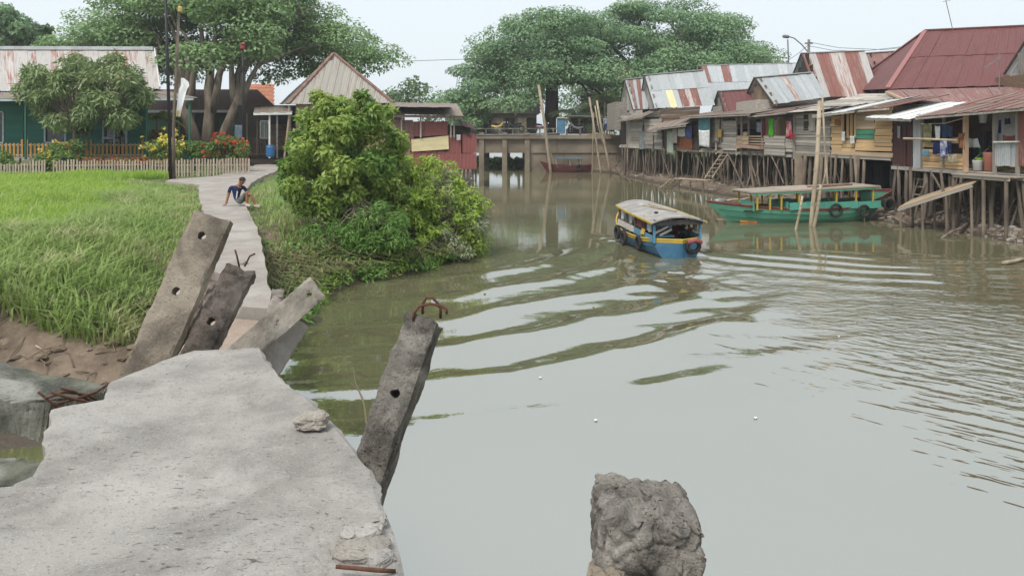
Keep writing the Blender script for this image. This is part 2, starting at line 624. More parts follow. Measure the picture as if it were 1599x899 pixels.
def ground_mat():
    m, nt, b = _new('earth')
    v = _vec(nt, 'pos')
    mud = _mix(nt, _ramp(nt, _noise(nt, v, 2.2, 8, .65), .35, .65), (.215, .16, .115), (.105, .076, .054))
    mud = _mix(nt, _ramp(nt, _noise(nt, v, 6, 6, .7), .55, .75), mud, (.30, .235, .165))
    grass = _mix(nt, _ramp(nt, _noise(nt, v, 1.2, 6), .35, .65), (.075, .12, .025), (.11, .10, .04))
    sep = nt.nodes.new('ShaderNodeSeparateXYZ')
    nt.links.new(v, sep.inputs[0])
    hz = _math(nt, 'ADD', sep.outputs[2], _math(nt, 'MULTIPLY', _math(nt, 'SUBTRACT', _noise(nt, v, 1.5, 5), .5), .5))
    c = _mix(nt, _ramp(nt, hz, 1.0, 1.2), mud, grass)
    wet = _ramp(nt, sep.outputs[2], .22, .02)
    c = _mix(nt, wet, c, (.07, .052, .036))
    nt.links.new(c, b.inputs['Base Color'])
    rr = nt.nodes.new('ShaderNodeMapRange')
    nt.links.new(wet, rr.inputs[0])
    rr.inputs[3].default_value, rr.inputs[4].default_value = .9, .45
    nt.links.new(rr.outputs[0], b.inputs['Roughness'])
    _bump(nt, b, _noise(nt, v, 7, 8, .65), .7, .06)
    return m


GROUND = ground_mat()
gx = axis([(-2500, -200, 460), (-200, -40, 16), (-40, -12, 1.0), (-12, 0, .16), (0, 9, 1.0), (9, 22, .3), (22, 45, 1.5), (45, 200, 16), (200, 2500, 460)])
gy = axis([(-60, 4, 8), (4, 8, .6), (8, 26, .16), (26, 75, .8), (75, 160, 6), (160, 400, 60), (400, 3400, 500)])
g = grid_obj('ground', gx, gy, ground_z, GROUND)
tag(g, 'earth banks and flat ground either side of the river', kind='structure')

# --- water: the passing boat's wake spreads as real waves
STERN = np.array((4.35, 19.9))
HEAD = np.array((-.16, .987))
PERP = np.array((.987, .16))


def water_z(X, Y):
    dx, dy = X - STERN[0], Y - STERN[1]
    s = -(dx * HEAD[0] + dy * HEAD[1])
    t = dx * PERP[0] + dy * PERP[1]
    warp = vnoise(X, Y, .45, 8) * .55 + vnoise(X, Y, 1.3, 9) * .22 + vnoise(X, Y, 3.2, 10) * .08
    z = np.zeros(X.shape)
    sm = lambda a, b, q: np.clip((q - a) / (b - a), 0, 1) ** 2 * (3 - 2 * np.clip((q - a) / (b - a), 0, 1))
    # port side: long curved crests
    r = np.hypot(X + 5.6, Y - 24.0) + warp
    env = sm(5.6, 7.6, r) * (1 - sm(14.4, 17.2, r)) * sm(2.6, -1.0, t - .12 * s) * sm(-2.5, .5, s) * sm(-12, -7, t)
    lam = 1.62
    z += env * .022 * (np.cos(2 * np.pi * r / lam) + .25 * np.cos(4 * np.pi * r / lam + .6))
    # starboard side
    r2 = np.hypot(X - 12.0, Y - 26.8) + warp * .6
    env2 = sm(5.8, 7.4, r2) * (1 - sm(11.0, 13.5, r2)) * sm(-.6, 1.6, t - .12 * s) * sm(-1.5, .8, s)
    z += env2 * .020 * np.cos(2 * np.pi * r2 / 1.05 + 1.0)
    # churned water just behind the stern
    ch = sm(-.6, .4, s) * (1 - sm(1.0, 5.5, s)) * np.exp(-(t / (.75 + .22 * np.clip(s, 0, 9))) ** 2)
    z += ch * (vnoise(X, Y, 3.0, 11) * .085 + vnoise(X, Y, 6.5, 12) * .05)
    # transverse wavelets inside the wake
    tw = sm(1.0, 4.0, s) * (1 - sm(9, 13, s)) * np.exp(-(t / (1.6 + .5 * np.clip(s, 0, 20))) ** 2)
    z += tw * .0048 * np.cos(2 * np.pi * (s + warp * 1.2) / .85)
    # bow wave hugging the hull
    bw = np.exp(-((np.abs(t) - .75) / .28) ** 2) * sm(-5.0, -3.6, s) * (1 - sm(-.6, .3, s))
    z += bw * (.035 + vnoise(X, Y, 5, 13) * .05)
    return z


def water_mat():
    m, nt, b = _new('river_water')
    v = _vec(nt, 'pos')
    c = _mix(nt, _ramp(nt, _noise(nt, v, .25, 4), .3, .7), (.128, .119, .068), (.146, .135, .08))
    nt.links.new(c, b.inputs['Base Color'])
    b.inputs['Roughness'].default_value = .025
    b.inputs['IOR'].default_value = 5.1
    b.inputs['Specular IOR Level'].default_value = .5
    # small ripples, strongest where the wake and the breeze stir the open river
    sep = nt.nodes.new('ShaderNodeSeparateXYZ')
    nt.links.new(v, sep.inputs[0])

    def dist(x, y, sx, sy):
        a = _math(nt, 'POWER', _math(nt, 'DIVIDE', _math(nt, 'SUBTRACT', sep.outputs[0], x), sx), 2)
        q = _math(nt, 'POWER', _math(nt, 'DIVIDE', _math(nt, 'SUBTRACT', sep.outputs[1], y), sy), 2)
        return _math(nt, 'SQRT', _math(nt, 'ADD', a, q))
    warp = _math(nt, 'MULTIPLY', _math(nt, 'SUBTRACT', _noise(nt, v, .5, 4), .5), 1.2)
    dx = _math(nt, 'SUBTRACT', sep.outputs[0], float(STERN[0]))
    dy = _math(nt, 'SUBTRACT', sep.outputs[1], float(STERN[1]))
    ss = _math(nt, 'MULTIPLY', _math(nt, 'ADD', _math(nt, 'MULTIPLY', dx, float(HEAD[0])), _math(nt, 'MULTIPLY', dy, float(HEAD[1]))), -1.0)
    tt = _math(nt, 'ADD', _math(nt, 'MULTIPLY', dx, float(PERP[0])), _math(nt, 'MULTIPLY', dy, float(PERP[1])))
    wv = _math(nt, 'MULTIPLY', warp, 1.6)
    m1 = _ramp(nt, _math(nt, 'ADD', _math(nt, 'SUBTRACT', tt, _math(nt, 'MULTIPLY', ss, .80)), wv), .9, -.9)
    m2 = _ramp(nt, _math(nt, 'ADD', _math(nt, 'ADD', tt, _math(nt, 'MULTIPLY', ss, .02)), wv), -.8, 1.0)
    m3 = _math(nt, 'MULTIPLY', _ramp(nt, ss, -.3, 1.0), _ramp(nt, _math(nt, 'SUBTRACT', _math(nt, 'ADD', ss, wv), _math(nt, 'MULTIPLY', tt, .42)), 14.2, 8.0))
    rip = _math(nt, 'MULTIPLY', _math(nt, 'MULTIPLY', m1, m2), m3)
    calm = _math(nt, 'ADD', _math(nt, 'MULTIPLY', rip, .62), .03)
    v1 = _vec(nt, 'pos', (1.0, 1.9, 1))
    h = _math(nt, 'MULTIPLY', _noise(nt, v1, 3.0, 3, .5, .4), .85)
    h = _math(nt, 'ADD', h, _math(nt, 'MULTIPLY', _noise(nt, v1, 8.0, 2, .5), .24))
    h = _math(nt, 'MULTIPLY', h, calm)
    h = _math(nt, 'ADD', h, _math(nt, 'MULTIPLY', _noise(nt, _vec(nt, 'pos', (1, .6, 1)), 1.6, 2), .05))
    # scattered longer wavelets running out of the wake towards the near right bank
    r1 = nt.nodes.new('ShaderNodeMapping')
    r1.inputs['Rotation'].default_value = (0, 0, math.radians(42))
    nt.links.new(v, r1.inputs['Vector'])
    r2 = nt.nodes.new('ShaderNodeMapping')
    r2.inputs['Scale'].default_value = (.75, 2.4, 1)
    nt.links.new(r1.outputs[0], r2.inputs['Vector'])
    lw = _ramp(nt, _math(nt, 'ADD', dist(8.3, 9.8, 5.0, 5.0), warp), 1.15, .25)
    pk = _math(nt, 'POWER', _noise(nt, r2.outputs[0], 2.1, 2, .4), 2.0)
    h = _math(nt, 'ADD', h, _math(nt, 'MULTIPLY', _math(nt, 'MULTIPLY', pk, lw), 1.25))
    _bump(nt, b, h, 1.0, .055)
    return m


wx = axis([(-2500, -40, 410), (-40, -5, 2.5), (-5, 15, .085), (15, 40, 2.5), (40, 2500, 410)])
wy = axis([(-40, 4, 4), (4, 30, .085), (30, 70, 1.0), (70, 160, 6)])
riv = grid_obj('river', wx, wy, water_z, water_mat())
tag(riv, 'muddy olive river with the spreading wake of a boat', kind='structure')


# ------------------------------------------------------------------ leaves and grass
def leaf_cloud(centers, radii, n_each, size, aspect=.45, droop=.2, upbias=.6, shell=.55, seed=1, fold=True):
    """centers (k,3), radii (k,3): n_each rhombic leaves in each clump, more of them towards its outside"""
    r = np.random.default_rng(seed)
    C = np.repeat(np.asarray(centers, float), n_each, 0)
    R = np.repeat(np.asarray(radii, float), n_each, 0)
    n = len(C)
    d = r.normal(size=(n, 3))
    d /= np.linalg.norm(d, axis=1)[:, None]
    q = r.random(n) ** (1 / 3)
    q = np.where(r.random(n) < shell, .75 + .3 * r.random(n), q)
    pos = C + d * R * q[:, None]
    nrm = d * .7 + r.normal(size=(n, 3)) * .55
    nrm[:, 2] += upbias
    nrm /= np.linalg.norm(nrm, axis=1)[:, None]
    t = r.normal(size=(n, 3)) + d * .6
    t[:, 2] -= droop
    t -= nrm * (t * nrm).sum(1)[:, None]
    t /= np.linalg.norm(t, axis=1)[:, None] + 1e-9
    b = np.cross(nrm, t)
    L = size * (.6 + .8 * r.random(n))[:, None]
    W = L * aspect * .5
    V = np.stack([pos, pos + t * L * .45 + b * W, pos + t * L - nrm * L * .18, pos + t * L * .45 - b * W], 1)
    V = V.reshape(-1, 3)
    Fq = np.arange(n * 4).reshape(-1, 4)
    return V, Fq


def foliage(name, centers, radii, n_each, size, mat, parent, **k):
    V, Fq = leaf_cloud(centers, radii, n_each, size, **k)
    o0 = np.array(org(parent)) if parent is not None else 0
    me = fast_mesh(name, V - o0, Fq, mat)
    return link(name, me, parent)


def blades(pos, h, wd, lean, seed=3, bend=.5, wind=(0, 0)):
    """grass blades: three quads-and-tip each as 2 quads sharing a curved spine"""
    r = np.random.default_rng(seed)
    n = len(pos)
    a = r.random(n) * 2 * np.pi
    d = np.stack([np.cos(a), np.sin(a), np.zeros(n)], 1)
    side = np.stack([-np.sin(a), np.cos(a), np.zeros(n)], 1)
    hh = (h * (.55 + .75 * r.random(n)))[:, None]
    ln = hh * (lean * (.2 + 1.2 * r.random(n)))[:, None]
    ww = (wd * (.7 + .6 * r.random(n)))[:, None]
    up = np.array((0, 0, 1.0))
    wv = np.array((wind[0], wind[1], 0.0))
    p0 = pos
    p1 = pos + up * hh * .55 + d * ln * .3 + wv * hh * .2
    p2 = pos + up * hh * (1 - bend * .35) + d * ln + wv * hh * .55
    V = np.stack([p0 - side * ww * .5, p0 + side * ww * .5, p1 + side * ww * .5, p1 - side * ww * .5, p2 + side * ww * .08, p2 - side * ww * .08], 1).reshape(-1, 3)
    b = np.arange(n)[:, None] * 6
    Fq = np.concatenate([b + np.array([[0, 1, 2, 3]]), b + np.array([[3, 2, 4, 5]])], 0)
    return V, Fq


def scatter(n, x0, x1, y0, y1, keep, seed=5, power=1.0):
    r = np.random.default_rng(seed)
    X = x0 + (x1 - x0) * r.random(n)
    Y = y0 + (y1 - y0) * r.random(n) ** power
    k = keep(X, Y)
    X, Y = X[k], Y[k]
    return np.stack([X, Y, ground_z(X, Y) - .03], 1)


def grass_obj(name, pos, h, wd, lean, mat, label, **k):
    V, Fq = blades(pos, h, wd, lean, **k)
    o = link(name, fast_mesh(name, V, Fq, mat))
    tag(o, label, 'grass', kind='stuff')
    return o


# ------------------------------------------------------------------ the broken walkway, far part
PATH_L = [(-4.05, 8.75), (-5.3, 12.1), (-6.72, 16.3), (-8.25, 19.7), (-10.0, 23.6), (-12.0, 28.4), (-14.2, 30.3), (-14.6, 31.6), (-13.6, 33.6), (-14.1, 37.4), (-15.3, 43.5), (-15.9, 46.5)]
PATH_R = [(-2.80, 8.6), (-4.05, 12.1), (-5.65, 16.3), (-7.05, 19.7), (-8.7, 24.0), (-9.7, 27.2), (-10.3, 29.2), (-10.6, 30.4), (-11.2, 33.0), (-12.0, 37.4), (-13.4, 43.0), (-14.3, 46.5)]
PATH_OUT = PATH_R + PATH_L[::-1]
PATH_Z = 1.36


def walkway(Lp, Rp, z, thick, mat, name, nc=10, sub=10, amp=.012, jag=.03, parent=None, origin=None, zs=None):
    """a cast concrete strip between two edge lines: uneven top, chipped edges, real thickness"""
    Ls, Rs, Zs = [], [], []
    for i in range(len(Lp) - 1):
        for k in range(sub):
            t = k / sub
            Ls.append(Vector(Lp[i]).lerp(Vector(Lp[i + 1]), t))
            Rs.append(Vector(Rp[i]).lerp(Vector(Rp[i + 1]), t))
            z0, z1 = (zs[i], zs[i + 1]) if zs else (z, z)
            Zs.append(z0 + (z1 - z0) * t)
    Ls.append(Vector(Lp[-1])); Rs.append(Vector(Rp[-1])); Zs.append(zs[-1] if zs else z)
    n, m = len(Ls), nc + 1
    vs = []
    for lev in (0, 1):
        for i in range(n):
            for j in range(m):
                u = j / nc
                p = Ls[i].lerp(Rs[i], u)
                ed = min(u, 1 - u) * nc
                ei = min(i, n - 1 - i)
                q = Vector((p.x * 3, p.y * 3, lev * 5.3))
                zz = Zs[i] + noise.fractal(Vector((p.x * 1.3, p.y * 1.3, 0)), 1, 2, 4) * amp * 2 + noise.noise(Vector((p.x * 9, p.y * 9, 1))) * amp * .6
                x, y = p.x, p.y
                if ed < .5 or ei == 0:
                    x += noise.noise(q * 1.7) * jag + noise.noise(q * 6) * jag * .7
                    y += noise.noise(q * 1.7 + Vector((9, 3, 1))) * jag + noise.noise(q * 6 + Vector((2, 7, 4))) * jag * .7
                    zz -= .012
                if lev: zz = Zs[i] - thick + noise.noise(q * 2) * .02
                vs.append((x, y, zz))
    fs = []
    N = n * m
    for i in range(n - 1):
        for j in range(nc):
            a = i * m + j
            fs.append((a, a + 1, a + m + 1, a + m))
            fs.append((N + a, N + a + m, N + a + m + 1, N + a + 1))
    rim = [(0, j) for j in range(m)] + [(i, m - 1) for i in range(1, n)] + [(n - 1, j) for j in range(m - 2, -1, -1)] + [(i, 0) for i in range(n - 2, 0, -1)]
    for k in range(len(rim)):
        a = rim[k][0] * m + rim[k][1]
        b = rim[(k + 1) % len(rim)][0] * m + rim[(k + 1) % len(rim)][1]
        fs.append((b, a, N + a, N + b))
    mb = MB().add(vs, fs)
    return mb.build(name, mat, parent, origin=origin)


pth = walkway(PATH_L, PATH_R, PATH_Z, .22, PATHC, 'path', nc=8, sub=8, amp=.012, jag=.045, origin=(0, 0, 0))
tag(pth, 'pale concrete footpath running between the grass to the houses', kind='structure')

path_poly = [tuple(p) for p in PATH_OUT]


def on_path(X, Y, margin=.05):
    return poly_sd(X, Y, path_poly) > -margin


def left_d(X, Y):
    return poly_sd(X, Y, LEFT_BANK + [(-3000, 130), (-3000, 4)])


def dist_line(X, Y, pts):
    d = np.full(X.shape, 1e9)
    for a, b in zip(pts[:-1], pts[1:]):
        a, b = np.array(a), np.array(b)
        ab = b - a
        t = np.clip(((X - a[0]) * ab[0] + (Y - a[1]) * ab[1]) / (ab @ ab), 0, 1)
        d = np.minimum(d, np.hypot(X - a[0] - t * ab[0], Y - a[1] - t * ab[1]))
    return d


RICE_M = leaf_mat('rice_leaf', (.31, .48, .07), (.45, .59, .13), scale=.35, trans=.45)
GRASS_M = leaf_mat('grass_leaf', (.24, .37, .095), (.41, .50, .19), (.52, .50, .28), scale=.6, trans=.45, scale3=1.0, lo3=.50, hi3=.74)
DRY_M = leaf_mat('dry_leaf', (.34, .29, .17), (.22, .27, .11), (.42, .37, .24), scale=.9, trans=.35)
WEED_M = leaf_mat('weed_leaf', (.13, .27, .06), (.25, .40, .11), scale=.6)

left_of_path = lambda X, Y: X < np.interp(Y, [p[1] for p in PATH_L], [p[0] for p in PATH_L])
# rice on the flat field left of the walkway
def keep_rice(X, Y):
    edge = np.interp(Y, [p[1] for p in PATH_L], [p[0] for p in PATH_L])
    return (X < edge - 2.6 - .5 * np.sin(Y * .9) - .4 * vnoise(X, Y, 1.0, 21)) & (Y > 14.9 + 1.6 * vnoise(X, Y, .6, 22)) & (np.abs(X) < Y * .78) & (Y < 35.3)


pos = scatter(150000, -27, -6, 13.5, 35.3, keep_rice, 5, 1.15)
grass_obj('rice', pos, .38, .026, .38, RICE_M, 'bright green young rice filling the field before the picket fence', seed=11, wind=(.15, -.1))


def keep_bank(X, Y):
    d = left_d(X, Y)
    dens = np.clip((d - .9 - 1.1 * vnoise(X, Y, 1.2, 23)) / .7, 0, 1) * np.where(keep_rice(X, Y), .12, 1)
    return (rng.random(X.shape) < dens) & (Y > 10.0 + .8 * vnoise(X, Y, 1.1, 33) + .5 * vnoise(X, Y, 3, 34)) & ~on_path(X, Y, .02) & left_of_path(X, Y) & (np.abs(X) < Y * .78)


pos = scatter(100000, -22, -3.5, 9.0, 31, keep_bank, 6, 1.5)
near = dist_line(pos[:, 0], pos[:, 1], PATH_L)
grass_obj('bank_grass', pos, .54 * np.clip(near / 1.3, .3, 1) * np.clip(1.1 - (pos[:, 1] - 22) * .06, .3, 1.1), .024, .85, GRASS_M, 'tall tangled grass on the bank beside the broken walkway', seed=12, bend=.9)


def keep_right(X, Y):
    d = left_d(X, Y)
    dens = np.clip((d - .35 - .7 * vnoise(X, Y, 1.2, 24)) / .5, 0, 1)
    return (rng.random(X.shape) < dens) & ~on_path(X, Y, .0) & ~left_of_path(X, Y)


pos = scatter(42000, -14, -1, 12.6, 40, keep_right, 7, 1.3)
near = dist_line(pos[:, 0], pos[:, 1], PATH_R)
grass_obj('verge_grass', pos, .40 * np.clip(near / .8, .35, 1) * np.clip(1.1 - (pos[:, 1] - 24) * .06, .3, 1.1), .026, .75, GRASS_M, 'green grass between the footpath and the riverside shrubs', seed=13, bend=.8)


def keep_dry(X, Y):
    d = left_d(X, Y)
    a = (d > .25) & (d < 1.5 + vnoise(X, Y, 1.5, 25)) & ~on_path(X, Y, .05)
    return a & (rng.random(X.shape) < .75)


pos = scatter(13000, -6.2, -1.2, 13.6, 22, keep_dry, 8)
grass_obj('dry_grass', pos, .58, .036, 1.1, DRY_M, 'withered brown grass hanging over the muddy bank below the shrubs', seed=14, bend=1.4, wind=(.3, -.5))
pos = scatter(2600, -14, -4.6, 10.0, 11.9, lambda X, Y: left_of_path(X, Y) & (vnoise(X, Y, 1.4, 35) > -.1), 9)
grass_obj('trampled_straw', pos, .30, .022, 1.6, DRY_M, 'dead straw lying on the mud at the foot of the left bank', seed=15, bend=1.9, wind=(0, -.4))
# lawn behind the picket fence and far verges
pos = scatter(30000, -32, -13.8, 35.8, 46, lambda X, Y: ~on_path(X, Y, .0), 10)
grass_obj('lawn', pos, .13, .05, .5, WEED_M, 'short lawn of the flower garden behind the picket fence', seed=16)

# clods, roots and litter on the mud
random.seed(19)
mc = MB()
for k in range(520):
    x, y = random.uniform(-9.5, -3.6), random.uniform(8.8, 11.9)
    if random.random() < .35: x, y = random.uniform(-4.2, -1.6), random.uniform(12.5, 19)
    p = np.array([x]), np.array([y])
    d_ = float(left_d(*p)[0])
    if d_ < .1 or (y > 12.4 and d_ > 1.3) or bool(on_path(*p, .1)[0]): continue
    z = float(ground_z(*p)[0])
    s = random.choice((.02, .03, .04, .06)) * random.uniform(.7, 1.3)
    bm = bmesh.new()
    bmesh.ops.create_icosphere(bm, subdivisions=2, radius=1)
    so = Vector((k * 1.7, k * .3, 0))
    R = Matrix.Rotation(random.uniform(0, 6), 3, 'Z')
    for v in bm.verts:
        q = v.co * (1 + .45 * noise.noise(v.co * 1.3 + so))
        v.co = R @ Vector((q.x * s * 1.5, q.y * s, q.z * s * .6)) + Vector((x, y, z + s * .15))
    bm.verts.index_update()
    mc.add([v.co.copy() for v in bm.verts], [tuple(v.index for v in f.verts) for f in bm.faces])
    bm.free()
o = mc.build('mud_clods', GROUND)
tag(o, 'clods of mud scattered over the bare banks', 'mud', kind='stuff')
rt = MB()
for k in range(230):
    x, y = random.uniform(-9, -4.2), random.uniform(9.2, 11.8)
    if k > 130: x, y = random.uniform(-4, -1.8), random.uniform(13, 18.5)
    p = np.array([x]), np.array([y])
    if float(left_d(*p)[0]) < .15 or bool(on_path(*p, .1)[0]): continue
    z = float(ground_z(*p)[0])
    a = random.uniform(0, 6.28)
    l = random.uniform(.12, .55)
    d_ = Vector((math.cos(a), math.sin(a), 0))
    b_ = Vector((x, y, z))
    e_ = b_ + d_ * l
    e_.z = float(ground_z(np.array([e_.x]), np.array([e_.y]))[0])
    rt.tube([b_ + UP * .01, b_.lerp(e_, .5) + UP * random.uniform(.02, .09) + Vector((random.uniform(-.05, .05), random.uniform(-.05, .05), 0)), e_ + UP * .01], [random.uniform(.005, .014), .008, .004], 5)
o = rt.build('roots_and_twigs', M('root_wood', (.21, .155, .105), (.11, .08, .055), 5, c3=(.42, .36, .28), scale3=2, lo3=.6, hi3=.66))
tag(o, 'dead roots and twigs strewn over the bare banks', 'twigs', kind='stuff')


# ------------------------------------------------------------------ trees
BARK = M('bark', (.27, .22, .17), (.14, .11, .085), 3, stretch=(1, 1, .3), bump=.7, dist=.05)
BARK_DARK = M('bark_dark', (.07, .055, .043), (.035, .028, .022), 3, stretch=(1, 1, .3), bump=.6, dist=.05)
RAIN_L = leaf_mat('rain_tree_leaf', (.185, .31, .125), (.33, .47, .21), (.39, .45, .24), scale=.35, trans=.35, scale3=.22)
RAIN_R = leaf_mat('far_rain_tree_leaf', (.155, .275, .15), (.28, .41, .20), (.40, .38, .22), scale=.3, trans=.3, scale3=.16, lo3=.6, hi3=.78)
MANGO = leaf_mat('mango_leaf', (.16, .25, .09), (.32, .39, .17), (.38, .38, .21), scale=.9, trans=.25, rough=.4)
SHRUB = leaf_mat('shrub_leaf', (.20, .32, .065), (.40, .48, .13), (.16, .28, .065), scale=1.1, trans=.35, rough=.4, scale3=.6, lo3=.48, hi3=.62)
SHRUB2 = leaf_mat('low_shrub_leaf', (.24, .38, .055), (.44, .56, .11), (.38, .40, .22), scale=1.0, trans=.35, scale3=.8, lo3=.6, hi3=.72)
PALE = leaf_mat('pale_leaf', (.40, .42, .28), (.25, .31, .15), scale=1.5, trans=.3)
FARLEAF = leaf_mat('far_leaf', (.10, .18, .08), (.19, .28, .12), scale=.5)


def wander(a, b, n=6, amp=.15, sag=0.0):
    a, b = Vector(a), Vector(b)
    out = []
    L = (b - a).length
    for i in range(n + 1):
        t = i / n
        p = a.lerp(b, t)
        k = math.sin(math.pi * t)
        p += Vector((random.uniform(-1, 1), random.uniform(-1, 1), random.uniform(-1, 1))) * amp * L * .25 * (1 if 0 < i < n else 0)
        p.z += sag * k * L
        out.append(p)
    return out


def dome_tree(name, label, base, fork_z, limbs, clumps, n_leaf, leaf, mat, bark, trunk_r, group=None, seed=1, trunk_pts=None):
    """limbs: list of lists of world points that start at the fork; clumps: [(centre, radii)]"""
    t = thing(name, base, label, 'tree', group)
    tr = MB()
    base = Vector(base)
    for pts, r0, r1 in limbs:
        n = len(pts)
        tr.tube(pts, [r0 + (r1 - r0) * (i / (n - 1)) ** .8 for i in range(n)], 9)
    nodes = [(Vector(p), r0 + (r1 - r0) * i / (len(pts) - 1)) for pts, r0, r1 in limbs for i, p in enumerate(pts) if i >= len(pts) * .35]
    for c, r in clumps:
        c = Vector(c)
        q, rr = min(nodes, key=lambda s: (s[0] - c).length + (.8 * max(0, s[0].z - c.z)))
        e = c - Vector((0, 0, r[2] * .35))
        pts = wander(q, e, 4, .22, .03)
        k = min(rr * .6, .022 * (e - q).length + .03)
        tr.tube(pts, [k * (1 - .75 * i / 4) for i in range(5)], 5)
        for _ in range(3):
            f = c + Vector((random.uniform(-.8, .8) * r[0], random.uniform(-.8, .8) * r[1], random.uniform(-.2, .5) * r[2]))
            tr.tube([pts[3], pts[3].lerp(f, .5) + Vector((0, 0, .1)), f], [k * .35, k * .22, .012], 4)
    tr.build('trunk', bark, t, smooth=True)
    foliage('crown', [tuple(c) for c, r in clumps], [r for c, r in clumps], n_leaf, leaf, mat, t, aspect=.62, upbias=1.0, shell=.6, seed=seed)
    return t


# --- left rain tree behind the garden
base = P(322, 222, 52); base.z = 1.2
fork = P(330, 175, 52)
random.seed(21)
lim = []
tgt = [(190, 30, 54), (330, -20, 52), (470, 30, 55), (225, -10, 53), (265, 20, 51), (300, -40, 55), (395, -35, 52), (420, 20, 53), (455, 50, 55), (500, 35, 56), (540, 70, 55), (500, 10, 54), (160, 40, 56), (380, 40, 58)]
for k, (x, y, Y) in enumerate(tgt):
    e = P(x, y, Y)
    s = base + Vector(((-.25, .0, 0), (.1, -.3, 0), (.4, .1, 0))[k % 3])
    st_ = k if k < 3 else (0 if x < 270 else (1 if x < 400 else 2))
    m1 = P(330 + (-36, -2, 32)[st_] + (x - 330) * .05, 165, 52)
    m2 = P(330 + (x - 330) * .35, 100 + (y - 60) * .12, 52 + (Y - 52) * .4)
    s = base + Vector(((-.3, .0, 0), (.1, -.3, 0), (.45, .1, 0))[st_])
    pts = ([s - Vector((0, 0, .4)), s.lerp(m1, .55), m1] if k < 3 else [m1 - Vector((0, 0, .5))]) + wander(m1, m2, 3, .18)[1:] + wander(m2, e, 4, .2, .05)[1:]
    big = k < 6
    lim.append((pts, (.52, .46, .46)[k] if k < 3 else (.3 if k < 7 else .26), .05))
cl = []
for i in range(20000):
    if len(cl) >= 235: break
    a = random.uniform(0, 2 * math.pi)
    rr = math.sqrt(random.random())
    X, Yd = math.cos(a) * rr, math.sin(a) * rr
    top = math.sqrt(max(0, 1 - rr * rr))
    lay = random.random()
    zz = 8.2 + 7.4 * top * (1 - .5 * lay * lay) - 1.6 * rr ** 3 + (-2.3 * lay if rr > .5 else 0)
    c = Vector((-21.2 + 12.0 * X, 54 + 8.0 * Yd, zz))
    px = CX + c.x / c.y * F
    py = HY + (H - c.z) / c.y * F
    if py > 128 or (px < 250 and py > 92) or (px < 150 and py < 8): continue
    if 285 < px < 400 and py > 98: continue
    if px < 300 and c.y < 50.5: continue
    if px > 415 and c.y < 53.5: continue
    if px > 440 and py > 118: continue
    if px > 470 and py < 18 + (590 - px) * -.1: continue
    if px > 500 and py < 25 + (px - 500) * .55: continue
    if px < 170 and py < 55 - (px - 90) * .5: continue
    rad = random.uniform(1.1, 2.0)
    cl.append((c, (rad * 1.3, rad * 1.3, rad * .42)))
dome_tree('rain_tree', 'spreading rain tree with thick forked trunk behind the flower garden', base, 4, lim, cl, 560, .235, RAIN_L, BARK, .7, seed=31)

# --- two rain trees beyond the bridge
def far_tree(label, bx, by, Y, cx, cz, rx, ry, rz, tg, ncl, test, seed, r0):
    random.seed(seed)
    b = P(bx, by, Y); b.z = 2.2
    fk = P(bx, by - 62, Y)
    lm = []
    for k, (x, y, dY) in enumerate(tg):
        e = P(x, y, Y + dY)
        m2 = fk.lerp(e, .45) + Vector((0, 0, .4))
        pts = [b - Vector((0, 0, .5)), b.lerp(fk, .5) + Vector((random.uniform(-.2, .2), 0, 0)), fk] + wander(fk, m2, 3, .2)[1:] + wander(m2, e, 4, .2, .04)[1:]
        lm.append((pts, r0 if k == 0 else r0 * .55, .05))
    cs = []
    for i in range(6000):
        if len(cs) >= ncl: break
        a = random.uniform(0, 2 * math.pi)
        rr = math.sqrt(random.random())
        top = math.sqrt(max(0, 1 - rr * rr))
        lay = random.random()
        c = Vector((cx + rx * math.cos(a) * rr, Y + ry * math.sin(a) * rr, cz + rz * top * (1 - .75 * lay) - 2.2 * rr ** 3))
        px = CX + c.x / c.y * F
        py = HY + (H - c.z) / c.y * F
        if not test(px, py): continue
        rad = random.uniform(1.2, 2.3)
        cs.append((c, (rad * 1.35, rad * 1.35, rad * .43)))
    return dome_tree('rain_tree', label, b, 4, lm, cs, 560, .27, RAIN_R, BARK_DARK, r0, 'rain trees beyond the bridge', seed)


far_tree('broad dark rain tree beyond the bridge, rising behind the tall leaning bamboo pole', 862, 196, 74, 4.3, 6.6, 10.6, 8, 9.6,
         [(850, 30, 0), (760, 60, -2), (720, 110, 1), (780, 130, -3), (930, 50, 2), (960, 100, -2), (880, 20, 4), (820, 100, 4), (1000, 60, 0)], 142,
         lambda x, y: y < 172 and not (x > 800 and y > 128 and x < 925) and not (940 < x < 990 and 62 < y < 112) and y > -6 + max(0, (800 - x)) * .35, 41, .85)
far_tree('tall rain tree with a browned top rising behind the grey tin roofs', 995, 190, 78, 15.2, 8.6, 13.6, 8, 8.4,
         [(1000, 20, 0), (960, 80, -2), (1080, 50, 1), (1150, 60, 0), (1190, 90, 2), (1060, 95, -2), (930, 40, 3), (1110, 10, 2)], 156,
         lambda x, y: y < 118 and not (935 < x < 1010 and 58 < y < 118) and y > -12 + max(0, x - 1120) * .55, 43, .7)


